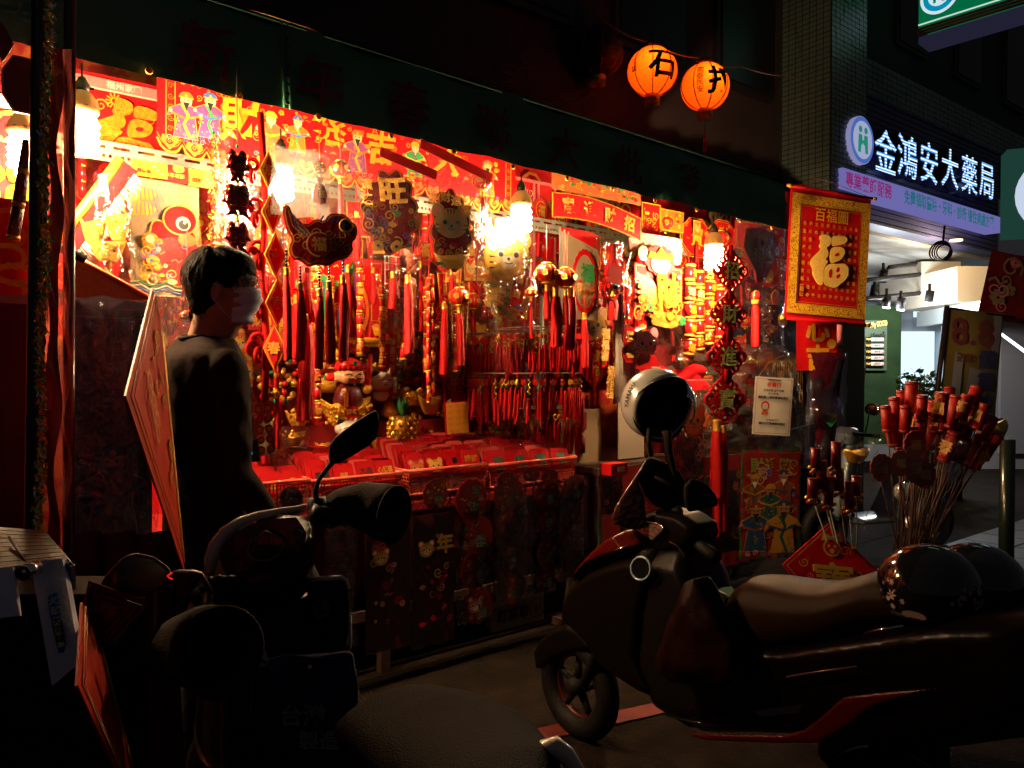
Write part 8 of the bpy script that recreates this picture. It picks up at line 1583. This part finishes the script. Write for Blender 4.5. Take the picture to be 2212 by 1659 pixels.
b = MB(); wring(b, 694, 1316, 18, 19, 1.715, .003, GREYP); b.tube([at(694, 1316, 1.72), at(694, 1316, 1.735)], .018, GREYP, 14); b.tube([at(692, 1308, 1.713), at(697, 1324, 1.713)], .004, BLKG, 6); wpart('key_lock', b, s1)
b = MB(); o = [(528, 1410), (540, 1396), (560, 1394), (575, 1408), (580, 1428), (572, 1440), (548, 1442), (532, 1432)]; poly_at(o, 1.45, .01, b, mat('grey_disc', (.55, .58, .65), .5)); b.tube([at(x, y, 1.445) for x, y in ((540, 1405), (556, 1412), (562, 1425), (576, 1430))], .003, BLKM, 5); wpart('hook_disc', b, s1)
# front wheel, floor, seat, tail
hd = V((-.62, .78, 0)); sd_ = V((.78, .62, 0)); fwp = at(575, 1300, 2.0)
def wheel(root, c, ax, r, name='wheel', w_=.05):
    c = V(c); b = MB(); M = Matrix((ax.cross(UP), ax, UP)).transposed().to_4x4(); M.translation = c; b.tube([(r*cos(t), 0, r*sin(t)) for t in [2*pi*i/36 for i in range(36)]], w_, RUB, 12, M, True); o = wpart(name, b, root)
    b = MB(); b.tube([((r-w_*.9)*cos(t), 0, (r-w_*.9)*sin(t)) for t in [2*pi*i/30 for i in range(30)]], .012, mat('red_rim', (.07, .005, .003), .4, .3), 6, M, True); b.cyl(.035, .09, BLKM, M@RX(pi/2), 14)
    for i in range(5): a = 2*pi*i/5+.3; b.tube([(.02*cos(a), 0, .02*sin(a)), ((r-w_)*cos(a), 0, (r-w_)*sin(a))], [.02, .012], BLKM, 6, M)
    l = V(root.location); b.v = [tuple(V(p)-l) for p in b.v]; part('rim', b, o); return o
c = V((l1.x, l1.y, 0))+hd*.42+V((-.08, .1, .23)); wheel(s1, c, sd_, .185)
b = MB(); ringloft(b, [(c+V((0, 0, .18))-hd*.05, sd_*.07, hd*.12), (c+V((0, 0, .28))-hd*.1, sd_*.10, hd*.10), (at(575, 1400, 1.95), sd_*.16, hd*.10), (at(560, 1300, 1.92), sd_*.18, hd*.09), (at(560, 1200, 1.86), sd_*.12, hd*.08)], BLK, 20); rm('front_fairing', b, s1, .012, 5, GREYP)
b = MB(); ringloft(b, [(l1+V((0, 0, .30))+hd*.2, sd_*.17, UP*.04), (l1+V((.06, -.1, .30))-hd*.15, sd_*.17, UP*.04), (l1+V((.1, -.12, .4))-hd*.45, sd_*.16, UP*.18), (l1+V((.1, -.12, .5))-hd*.8, sd_*.15, UP*.2), (l1+V((.1, -.12, .6))-hd*1.15, sd_*.09, UP*.09)], BLK, 20); rm('body_shell', b, s1, .014, 5, BLK)
wheel(s1, l1+V((.1, -.12, .23))-hd*.85, sd_, .185)
SEATM = mat('textured_seat_vinyl', (.004, .002, .0015), .6, spec=.04, bump=(420, .6, 'v'))
b = MB(); ringloft(b, [(at(790, 1560, 1.45), sd_*.07, UP*.03), (at(850, 1545, 1.38), sd_*.11, UP*.05), (at(930, 1580, 1.27), sd_*.13, UP*.055), (at(1010, 1640, 1.16), sd_*.135, UP*.06), (at(1075, 1720, 1.04), sd_*.12, UP*.06), (at(1100, 1800, .97), sd_*.08, UP*.05)], BLK, 24); rm('seat', b, s1, .010, 6, SEATM)
b = MB(); b.tube([at(x, y, 1.1) for x, y in ((1160, 1700), (1168, 1640), (1180, 1616), (1198, 1612), (1222, 1630), (1246, 1665), (1260, 1720))], [.010, .012, .014, .015, .014, .012, .010], CREAM, 10); wpart('grab_rail', b, s1)
bb = thing('navy_bag', 'navy blue shopping bag with faint white lettering hanging on the near scooter', 'bag', at(650, 1480, 1.55)); b = MB(); o = [(536, 1430), (600, 1415), (700, 1412), (762, 1405), (775, 1470), (770, 1560), (700, 1610), (600, 1600), (540, 1540)]; poly_at(o, 1.52, .07, b, BLK); me = remesh(b, .01, 8, mat('navy_fabric', (.010, .016, .08), .7, bump=(14, .8))); l = V(bb.location)
for v in me.vertices: p = V(v.co); v.co = p-l+V((0, .02*noise.noise(p*14), 0))
part('bag', me, bb); b = MB(); b.text('台灣', .045, mat('dim_white_print', (.25, .25, .3), .7), y=0); b.text('製造', .04, MATS['dim_white_print'], TR(.03, 0, -.05)); part('lettering', b, bb, loc=at(655, 1545, 1.49)-l, rot=(0, 0, 0)); b = MB(); b.sph(.006, ALU, None, 8, 5); part('snap', b, bb, loc=at(669, 1442, 1.50)-l)

# ================================================================ right scooter, side on
C2 = V((.30, 3.1, 0)); A2 = V((.6, -.8, 0)); N2 = V((.8, .6, 0))
def onS(px, py, off=0):
    r = ray(px, py); t = ((C2+N2*off-CP).dot(N2))/r.dot(N2); return CP+r*t
s2 = thing('scooter', 'dark grey and red scooter parked side on in the right half, helmet on its mirror', 'scooter', C2)
def slab(pts, half, mb, off=0, bev=.75):
    P = [onS(x, y, off-half*.8)+N2*half*.8 for x, y in pts]; k = len(P); c = sum(P, V((0, 0, 0)))/k; vs = []; fs = []
    for s_, q in ((-1, bev), (-.6, 1), (.6, 1), (1, bev)): vs += [c+(p-c)*q+N2*half*s_ for p in P]
    for j in range(3):
        for i in range(k): a = j*k+i; d = j*k+(i+1) % k; fs.append((a, d, d+k, a+k))
    fs.append(tuple(range(k))[::-1]); fs.append(tuple(3*k+i for i in range(k))); mb.add(vs, fs, BLK)
def sp2(nm, pts, half, m, vox=.01, sm=5, off=0, lab=None, bev=.8): b = MB(); slab(pts, half, b, off, bev); return rm(nm, b, s2, vox, sm, m, lab)
PT = mat('grey_brown_paint', (.004, .0022, .0015), .45, spec=.06); REDG = mat('red_scooter_paint', (.085, .003, .002), .28, spec=.4)
sp2('front_fairing', [(1203, 1335), (1206, 1300), (1224, 1262), (1270, 1225), (1335, 1198), (1400, 1182), (1425, 1230), (1400, 1330), (1392, 1450), (1430, 1525), (1370, 1500), (1300, 1452), (1270, 1400), (1235, 1362)], .15, PT, .010, 7, lab='grey brown front fairing')
sp2('red_hood', [(1226, 1262), (1248, 1228), (1282, 1190), (1318, 1160), (1340, 1148), (1352, 1165), (1366, 1182), (1310, 1200), (1262, 1222)], .11, REDG, .006, 4, off=-.045, lab='red hood panel')
b = MB(); b.tube([onS(x, y, -.165) for x, y in ((1312, 1196), (1335, 1186), (1352, 1180))], .0035, CHR, 5); wpart('badge_strip', b, s2)
sp2('front_fender', [(1153, 1446), (1148, 1412), (1164, 1383), (1195, 1358), (1225, 1346), (1255, 1358), (1290, 1400), (1240, 1406), (1195, 1422), (1168, 1446)], .06, PT, .008, 5, off=-.02)
wheel(s2, onS(1250, 1480, -.02), N2, .170, w_=.048)
b = MB(); b.tube([onS(1262, 1478, -.07), onS(1340, 1290, -.06)], .022, BLKM, 8); b.tube([onS(1262, 1478, .07), onS(1340, 1290, .06)], .022, BLKM, 8); wpart('fork', b, s2)
sp2('leg_shield', [(1395, 1190), (1460, 1190), (1480, 1230), (1500, 1290), (1530, 1370), (1560, 1460), (1640, 1480), (1640, 1560), (1480, 1580), (1400, 1530), (1370, 1440), (1380, 1320)], .13, BLK, .013, 5)
sp2('handlebar_cowl', [(1352, 1150), (1372, 1120), (1418, 1100), (1470, 1112), (1503, 1135), (1508, 1160), (1498, 1178), (1455, 1192), (1405, 1200), (1372, 1180)], .08, PT, .008, 5)
b = MB(); b.add([onS(x, y, -.095) for x, y in [(1366, 1141), (1372, 1132), (1388, 1127), (1418, 1130), (1431, 1137), (1433, 1144), (1407, 1166), (1395, 1158), (1380, 1148)]], [tuple(range(9))], mat('clear_lens', (.45, .33, .28), .08, .75, coat=1, bump=(30, .5))); wpart('indicator_lens', b, s2)
b = MB(); b.tube([onS(x, y, -.10) for x, y in ((1366, 1138), (1378, 1129), (1392, 1127), (1420, 1131), (1432, 1138), (1431, 1146), (1408, 1168))], .003, CHR, 5); wpart('lens_rim', b, s2)
b = MB(); b.tube([at(1470, 1150, 2.7), at(1500, 1168, 2.62), at(1522, 1186, 2.56), at(1548, 1204, 2.5)], [.016, .018, .021, .022], RUB, 12); wpart('grip', b, s2)
b = MB(); b.tube([at(x, y, 2.6) for x, y in ((1446, 1170), (1462, 1178), (1474, 1192), (1483, 1212), (1487, 1228))], .0028, mat('brass_cable', (.85, .5, .25), .2, .9), 6); b.sph(.006, CHR, TR(*at(1487, 1230, 2.6)), 8, 5); wpart('brake_cable', b, s2)
b = MB(); b.tube([onS(1384+21*cos(a), 1228+25*sin(a), -.16) for a in [2*pi*i/24 for i in range(24)]], .004, mat('blue_grey_ring', (.45, .6, .7), .3, .3), 6, closed=True); b.add([onS(1384+18*cos(a), 1228+22*sin(a), -.158) for a in [2*pi*i/24 for i in range(24)]], [tuple(range(24))], BLKG); wpart('lock_ring', b, s2)
b = MB(); o = [(1376, 1030), (1384, 1005), (1395, 990), (1410, 988), (1440, 1000), (1470, 1020), (1482, 1045), (1480, 1078), (1470, 1098), (1440, 1102), (1412, 1092), (1392, 1070)]; poly_at(o, 2.72, .035, b, BLK); rm('mirror', b, s2, .006, 4, BLKM, 'round dark mirror under the silver helmet')
b = MB(); b.tube([at(x, y, 2.71) for x, y in ((1396, 994), (1380, 1018), (1375, 1040), (1388, 1070), (1410, 1094), (1440, 1104), (1468, 1099))], .0022, STEEL, 5); wpart('mirror_rim', b, s2)
b = MB(); o = [(1476, 1052), (1490, 1034), (1505, 1034), (1526, 1044), (1545, 1066), (1552, 1085), (1550, 1093), (1520, 1100), (1488, 1106), (1478, 1092)]; poly_at(o, 2.60, .05, b, BLK); rm('hand_guard', b, s2, .006, 4, BLKM)
b = MB(); b.tube([at(x, y, 2.68) for x, y in ((1415, 1030), (1450, 1048), (1480, 1070), (1500, 1085))], .006, BLKM, 6); b.tube([at(x, y, 2.7) for x, y in ((1460, 1096), (1470, 1120), (1490, 1140))], .018, BLKM, 8); wpart('mirror_stem', b, s2)
b = MB(); o = [(1396, 1000), (1376, 1022), (1350, 1060), (1330, 1092), (1321, 1120), (1326, 1132), (1350, 1142), (1375, 1146), (1396, 1120), (1392, 1070), (1378, 1040)]; poly_at(o, 2.70, .07, b, BLK); rm('wrapped_grip', b, s2, .007, 5, mat('brown_film', (.10, .035, .015), .12, .2, coat=1, bump=(26, 1)), 'grip wrapped in shiny brown plastic')
SEAT2 = mat('seat_vinyl', (.022, .008, .003), .36, spec=.12, bump=(700, .2))
b = MB()
def sring(x, yt, yb, hw): 
    p = onS(x, yt); q = onS(x, yb); return ((p+q)/2, N2*hw, UP*((p-q).length/2))
ringloft(b, [sring(1592, 1300, 1360, .06), sring(1606, 1262, 1380, .10), (sring(1640, 1241, 1392, .125)), sring(1690, 1244, 1402, .135), sring(1750, 1254, 1398, .14), sring(1810, 1256, 1385, .14), sring(1860, 1243, 1370, .135), sring(1905, 1230, 1355, .13), sring(1990, 1240, 1345, .12), sring(2090, 1262, 1335, .09)], BLK, 28, 2.4); me = remesh(b, .009, 14, SEAT2)
l = V(s2.location)
for v in me.vertices:
    p = V(v.co); s_ = (p-C2).dot(A2); side = (p-C2).dot(N2)
    v.co = V(v.co)-l
part('seat', me, s2)
sp2('body_shell', [(1585, 1385), (1660, 1398), (1900, 1362), (2080, 1335), (2260, 1330), (2330, 1420), (2300, 1540), (2050, 1610), (1850, 1600), (1640, 1590), (1500, 1588), (1430, 1530), (1560, 1475)], .15, mat('black_scooter_paint', (.004, .0025, .0025), .28, spec=.12), .014, 6, lab='black side panels')
sp2('red_trim', [(1480, 1586), (1600, 1590), (1690, 1590), (1735, 1578), (1780, 1545), (1822, 1505), (1930, 1494), (2040, 1486), (1950, 1504), (1880, 1530), (1830, 1570), (1770, 1606), (1660, 1606), (1520, 1600)], .006, REDG, .005, 2, off=-.165, lab='red lower side trim')
b = MB(); b.tube([onS(x, y, -.17) for x, y in ((1868, 1368), (1900, 1360), (1952, 1352))], .0035, CHR, 5); b.tube([onS(x, y, -.172) for x, y in ((1700, 1462), (1760, 1452), (1850, 1440))], .003, mat('dull_strip', (.3, .15, .1), .3, .6), 5); b.tube([onS(x, y, -.165) for x, y in ((1440, 1545), (1500, 1560), (1560, 1570))], .004, BLKG, 5); wpart('chrome_strip', b, s2)
b = MB(); poly_at([(1628, 1535), (1735, 1522), (1722, 1540), (1650, 1548), (1638, 1545)], 2.05, .01, b, mat('footpeg_metal', (.40, .28, .2), .35, .5)); wpart('footpeg', b, s2)
wheel(s2, C2+A2*1.28+UP*.22, N2, .175, w_=.055)
b = MB(); ringloft(b, [(C2+A2*1.25+UP*.55, N2*.14, UP*.12), (C2+A2*1.6+UP*.7, N2*.10, UP*.08), (C2+A2*1.75+UP*.74, N2*.06, UP*.04)], BLK, 18); rm('tail', b, s2, .012, 4, BLK)
# red translucent bag on the hook
b = MB(); rb_ = thing('carrier_bag', 'limp dark red plastic bag hanging on the hook of the side-on scooter', 'bag', onS(1480, 1400, -.12)); P = [(1468, 1258), (1490, 1252), (1512, 1295), (1545, 1350), (1572, 1400), (1584, 1455), (1566, 1482), (1500, 1488), (1440, 1478), (1410, 1455), (1408, 1420), (1428, 1360), (1450, 1310)]
slab(P, .07, b, -.20, .6); me = remesh(b, .010, 5, mat('dark_red_bag', (.014, .002, .0015), .5, spec=.1, bump=(24, .4))); l = V(rb_.location)
for v in me.vertices: p = V(v.co); v.co = p-l+N2*(.014*noise.noise(V((p.x*16, p.y*16, p.z*9))))
part('bag', me, rb_)
gb = thing('green_parcel', 'small green and cream paper parcel on the footboard of the side-on scooter', 'parcel', onS(1560, 1290)); b = MB(); b.box(.09, .05, .04, mat('green_paper', (.02, .12, .07), .5), RZ(.3)@RX(.4)); b.box(.12, .06, .02, mat('cream_wrap', (.35, .22, .15), .5), TR(-.05, .0, .03)@RY(.4)); part('parcel', b, gb)
# silver open-face helmet hanging on the mirror
hc = at(1418, 872, 2.78); r = 77/F*2.78; OD = (V((.42, -1, -.30))).normalized()
he = thing('silver_helmet', 'silver open face helmet with blue stripe hanging upside on the scooter mirror', 'helmet', hc)
def orient(d, up=UP): z = -d; x = up.cross(z).normalized(); y = z.cross(x); M = Matrix((x, y, z)).transposed().to_4x4(); return M
MO = orient(OD)                      # local -z looks out of the opening
def shell(rr, z0, m, mb, n=36, k=14, sx=1, seg=None):
    prof = []
    for i in range(k+1): t = i/k; a = math.acos(max(-1, min(1, -z0)))*(1-t); prof.append((max(rr*sin(a), 1e-4), rr*cos(a)))
    mb.lathe(prof, m, MO@SX(sx, 1, 1), n, cap=0)
SIL = mat('silver_helmet_paint', (.50, .47, .42), .22, .25, coat=.8, var=((.58, .54, .48), 12, .1))
b = MB(); shell(r, .42, SIL, b); o = part('outer_shell', b, he); m = o.modifiers.new('s', 'SOLIDIFY'); m.thickness = .008
b = MB(); shell(r*.90, .36, BLKM, b); a_ = r*.9; part('padding', b, he)
b = MB(); zz = -r*.42; rr = r*sqrt(1-.42**2); b.tube([MO@V((rr*cos(t), rr*sin(t), zz+.02*cos(2*t))) for t in [2*pi*i/40 for i in range(40)]], .006, BLK, 8, closed=True); part('edge_trim', b, he)
b = MB()
for off, m, wdt in ((.0, mat('helmet_blue', (.03, .05, .22), .25, coat=.6), .010), (.16, INK, .003), (-.14, INK, .003), (.3, mat('helmet_grey', (.2, .2, .2), .3), .006)):
    pts = []
    for i in range(18):
        t = i/17; el = -.3+1.5*t; az = 2.55+off+.25*sin(t*2.5); q = V((cos(az)*cos(el), sin(az)*cos(el), sin(el)))*r*1.004; pts.append(MO@q)
    for i in range(len(pts)-1):
        p, q = pts[i], pts[i+1]; d = (q-p).normalized(); s_ = d.cross(p.normalized()).normalized()*wdt; b.add([p-s_, q-s_, q+s_, p+s_], [(0, 1, 2, 3)], m)
part('stripe', b, he)
# lettering along the left side of the shell
vs, fs, wd = glyph('YAMAHA', .03); b = MB(); vv = []
dl = V((-.86, -.46, .30)).normalized(); tx = V((.30, .0, .92)); tx = (tx-dl*tx.dot(dl)).normalized(); ty = dl.cross(tx)
for x, z in vs: q = (dl*r+tx*(x*.026)+ty*(z*.034)); vv.append(q.normalized()*(r*1.012))
b.add(vv, fs, INK); part('lettering', b, he)
b = MB()
n = 20
P_ = []
for j in range(9):
    for i in range(n+1): az = 2.05+1.6*i/n; el = -.18-.85*j/8; q = V((cos(az)*cos(el), sin(az)*cos(el), sin(el)))*r*(1.04+.10*j/8); P_.append(MO@q)
b.add(P_, [(j*(n+1)+i, j*(n+1)+i+1, (j+1)*(n+1)+i+1, (j+1)*(n+1)+i) for j in range(8) for i in range(n)], film('visor_film', (1, .9, .8), .05, .05, 3, .04, st=.05), None, True); b.tube([P_[8*(n+1)+i] for i in range(n+1)], .0025, mat('visor_edge', (.5, .35, .2), .2, .5), 5); part('visor', b, he)
b = MB(); b.tube([at(x, y, 2.66) for x, y in ((1402, 925), (1401, 960), (1408, 985))], .008, BLKM, 6); b.tube([at(x, y, 2.66) for x, y in ((1440, 930), (1443, 970), (1452, 1005), (1462, 1035))], [.018, .016, .012, .006], FAB, 6); wpart('chin_strap', b, he)
# black helmet with flowers on the seat
hc = onS(2008, 1268, -.02); r = .122
h2 = thing('black_helmet', 'glossy black helmet with small pale flower stickers resting on the scooter seat', 'helmet', hc)
b = MB(); b.lathe([(r*1.0*max(sin(a), 1e-4), r*.92*cos(a)) for a in [pi*.68*(1-i/16) for i in range(17)]], BLKG, SX(1.06, 1, 1), 40); part('shell', b, h2)
b = MB(); b.lathe([(r*.9, -r*.5), (r*.92, -r*.45)], BLKM, None, 30); b.torus(r*.88, .007, RUB, TR(0, 0, -r*.49)@RX(pi/2), 36); part('edge_trim', b, h2)
b = MB(); rd = random.Random(3); FL = mat('pale_pink_sticker', (.55, .35, .33), .4)
def onh(az, el, k=1.012): return V((cos(az)*cos(el)*1.06, sin(az)*cos(el), sin(el)*.92))*r*k
for i in range(34):
    az = rd.choice([rd.gauss(-2.75, .16), rd.gauss(-1.25, .3), rd.gauss(-1.0, .2)]); el = rd.uniform(-.35, .25); c = onh(az, el); nrm = c.normalized(); x = UP.cross(nrm).normalized(); y = nrm.cross(x); s_ = rd.uniform(.004, .010)
    k = 6 if i % 4 else 8
    if i in (5, 11, 17): s_ = .016
    for j in range(k):
        a = 2*pi*j/k; d = x*cos(a)+y*sin(a); e = x*-sin(a)+y*cos(a); b.add([c, c+d*s_*.5-e*s_*.18, c+d*s_, c+d*s_*.5+e*s_*.18], [(0, 1, 2, 3)], FL)
c = onh(-2.35, -.45, 1.02); nrm = c.normalized(); x = UP.cross(nrm).normalized(); y = nrm.cross(x); b.add([c+x*.03*cos(a)+y*.013*sin(a) for a in [2*pi*i/16 for i in range(16)]], [tuple(range(16))], FL); part('flower_sticker', b, h2)
hc3 = onS(2110, 1262, .16); h3 = thing('black_helmet', 'second plain glossy black helmet behind the flowered one', 'helmet', hc3); b = MB(); b.lathe([(r*max(sin(a), 1e-4), r*.92*cos(a)) for a in [pi*.68*(1-i/14) for i in range(15)]], BLKG, None, 32); part('shell', b, h3); b = MB(); b.torus(r*.88, .007, RUB, TR(0, 0, -r*.49)@RX(pi/2), 30); part('edge_trim', b, h3); b = MB(); b.cyl(r*.80, .02, BLKM, TR(0, 0, -r*.5), 24); part('lining', b, h3)

# ================================================================ other scooters
def small_scooter(label, loc, rz, sc_, m, m2, mirror=True):
    t = thing('scooter', label, 'scooter', loc, rz); k = sc_
    def P(nm, mb, vox=.014, sm=3, mm=None): me = remesh(mb, vox, sm, mm or m); return part(nm, me, t)
    b = MB(); ringloft(b, [((.48, 0, .34), (0, .07, 0), (.05, 0, .05)), ((.44, 0, .55), (0, .17, 0), (.07, 0, .03)), ((.38, 0, .78), (0, .16, 0), (.08, 0, .02)), ((.33, 0, .92), (0, .10, 0), (.06, 0, .02))], BLK, 18); P('front_fairing', b)
    b = MB(); ringloft(b, [((.37, 0, .90), (0, .10, 0), (.06, 0, .02)), ((.34, 0, .98), (0, .13, 0), (.09, 0, .02)), ((.31, 0, 1.04), (0, .08, 0), (.05, 0, .01))], BLK, 18); P('head_cowl', b, .012, 3, m2)
    b = MB(); ringloft(b, [((.3, 0, .30), (0, .16, 0), (0, 0, .03)), ((-.05, 0, .30), (0, .16, 0), (0, 0, .04)), ((-.2, 0, .48), (0, .15, 0), (0, 0, .2)), ((-.6, 0, .58), (0, .14, 0), (0, 0, .16)), ((-.85, 0, .66), (0, .07, 0), (0, 0, .06))], BLK, 18); P('body_shell', b)
    b = MB(); ringloft(b, [((-.08, 0, .74), (0, .09, 0), (0, 0, .03)), ((-.3, 0, .77), (0, .13, 0), (0, 0, .05)), ((-.7, 0, .80), (0, .11, 0), (0, 0, .05))], BLK, 18); P('seat', b, .014, 4, SEAT2)
    for x in (.55, -.6):
        b = MB(); b.tube([(x+.175*cos(a), 0, .225+.175*sin(a)) for a in [2*pi*i/26 for i in range(26)]], .05, RUB, 10, closed=True); b.cyl(.10, .05, BLKM, TR(x, 0, .225)@RX(pi/2), 14); part('wheel', b, t)
    b = MB(); b.tube([(.33, -.33, 1.0), (.36, -.15, 1.0), (.36, .15, 1.0), (.33, .33, 1.0)], .014, BLKM, 8); part('handlebar', b, t)
    for s_ in (-1, 1): b = MB(); b.tube([(.34, s_*.2, 1.0), (.36, s_*.26, 1.16)], .005, BLKM, 5); b.sph(1, mat('mirror_chrome', (.6, .65, .75), .05, 1), TR(.36, s_*.29, 1.2)@SX(.015, .075, .05), 14, 8); part('mirror', b, t)
    b = MB(); b.sph(1, mat('headlamp_glass', (.5, .55, .6), .1, .6, coat=1), TR(.45, 0, .92)@SX(.05, .09, .045), 14, 8); part('headlight', b, t)
    b = MB(); [b.sph(1, mat('clear_indicator', (.5, .5, .55), .1, .5, coat=1), TR(.42, s_*.14, .80)@SX(.03, .04, .03), 10, 6) for s_ in (-1, 1)]; part('indicator', b, t); return t
p = at(1858, 900, 6.2); small_scooter('pale blue grey scooter parked far back by the green menu wall', (p.x+.15, p.y, 0), R(200), 1, mat('blue_grey_paint', (.18, .22, .25), .3, coat=.6), mat('blue_grey_paint'))
p = at(2180, 1100, 3.3); small_scooter('black scooter parked right of the firecracker sticks', (p.x+.1, p.y+.1, 0), R(150), 1, BLK, BLKG)
t = thing('bollard_stand', 'dark steel post with a round silver rimmed foot at the right edge', 'post', (*at(2176, 1000, 4.4).xy, 0)); b = MB(); b.tube([(0, 0, 0), (0, 0, 1.1)], .04, mat('post_green_black', (.006, .012, .008), .25, coat=.3), 12); part('post', b, t); b = MB(); b.lathe([(.26, 0), (.26, .03), (.22, .05), (.05, .06)], BLK, None, 30); b.torus(.255, .006, CHR, TR(0, 0, .035)@RX(pi/2), 30); part('foot', b, t)
# ================================================================ folding step box at the lower left
SLT = mat('beige_slat', (.06, .028, .013), .6, var=((.045, .02, .01), 12), spec=.15); fb = thing('folding_table', 'folded slatted table with aluminium legs and a blue sticker at the lower left', 'table', at(60, 1300, 1.2))
def q3(b, pts, deps, th, m): 
    P = [at(x, y, d) for (x, y), d in zip(pts, deps)]; n_ = (P[1]-P[0]).cross(P[3]-P[0]).normalized()*th; k = 4
    b.add([tuple(p) for p in P]+[tuple(p+n_) for p in P], [(0, 1, 2, 3), (7, 6, 5, 4)]+[(i, (i+1) % 4, 4+(i+1) % 4, 4+i) for i in range(4)], m)
A_, B_, C_, D_ = at(-60, 1235, 1.18), at(150, 1208, 1.20), at(95, 1145, 1.42), at(-110, 1130, 1.42)
for i in range(9):
    k0, k1 = i/9+.006, (i+1)/9-.006; b = MB(); P = [A_*(1-k0)+D_*k0, B_*(1-k0)+C_*k0, B_*(1-k1)+C_*k1, A_*(1-k1)+D_*k1]; b.add([tuple(p) for p in P]+[tuple(p-UP*.012) for p in P], [(0, 1, 2, 3), (7, 6, 5, 4)]+[(j, 4+j, 4+(j+1) % 4, (j+1) % 4) for j in range(4)], SLT); wpart('slat', b, fb)
b = MB(); b.tube([A_-UP*.012, B_-UP*.012], .009, mat('navy_edge', (.03, .025, .09), .35, .4), 6); b.tube([B_-UP*.012, C_-UP*.012], .007, MATS['navy_edge'], 6); b.tube([at(20, 1160, 1.30), at(64, 1228, 1.19)], .003, INK, 4); b.box(.012, .012, .04, MATS['navy_edge'], TR(*(B_-UP*.03))); wpart('edge_rail', b, fb)
b = MB(); q3(b, [(66, 1214), (134, 1206), (174, 1430), (112, 1482)], (1.19, 1.19, 1.16, 1.16), .012, mat('dull_aluminium', (.85, .78, .92), .6, bump=(30, .2), var=((.72, .66, .8), 9))); wpart('leg', b, fb)
b = MB(); q3(b, [(-40, 1235), (28, 1225), (40, 1330), (-40, 1340)], (1.17, 1.18, 1.15, 1.15), .012, mat('dull_aluminium')); wpart('leg', b, fb)
b = MB(); poly_at([(103, 1292), (108, 1282), (122, 1279), (128, 1288), (133, 1330), (142, 1392), (138, 1412), (126, 1410), (116, 1370), (106, 1320)], 1.165, .002, b, mat('blue_sticker', (.02, .10, .36), .5)); wpart('sticker', b, fb)
b = MB(); poly_at([(113, 1338), (129, 1334), (137, 1378), (121, 1384)], 1.162, .001, b, mat('yellow_sticker', (.80, .72, .36), .6)); poly_at([(124, 1388), (138, 1385), (140, 1394), (127, 1400)], 1.162, .001, b, mat('yellow_sticker')); wpart('yellow_label', b, fb)
b = MB(); b.text('防火耐熱', .014, mat('sticker_print', (.8, .75, .6), .6), vert=True, lead=1.1); b.text('台灣製造', .014, MATS['sticker_print'], TR(.014, 0, 0), vert=True, lead=1.1); part('sticker_lettering', b, fb, loc=at(116, 1308, 1.155)-V(fb.location), rot=(0, R(-12), 0)); b = MB(); b.text('大同鍋', .014, INK, vert=True); part('sticker_lettering', b, fb, loc=at(125, 1360, 1.152)-V(fb.location), rot=(0, R(-12), 0))
b = MB(); b.cyl(.012, .03, CHR, RX(pi/2), 14); b.torus(.009, .003, INK, TR(0, -.016, 0), 12); part('hinge_bolt', b, fb, loc=at(64, 1232, 1.15)-V(fb.location))
bx = thing('cardboard_box', 'dark brown cardboard box standing behind the folded table at the bottom left', 'box', (*at(70, 1500, 1.32).xy, 0)); b = MB(); b.box(.42, .12, 1.1, mat('dark_cardboard', (.018, .009, .006), .9, var=((.012, .006, .004), 6), spec=.05), TR(-.09, .1, .55)); part('box', b, bx);
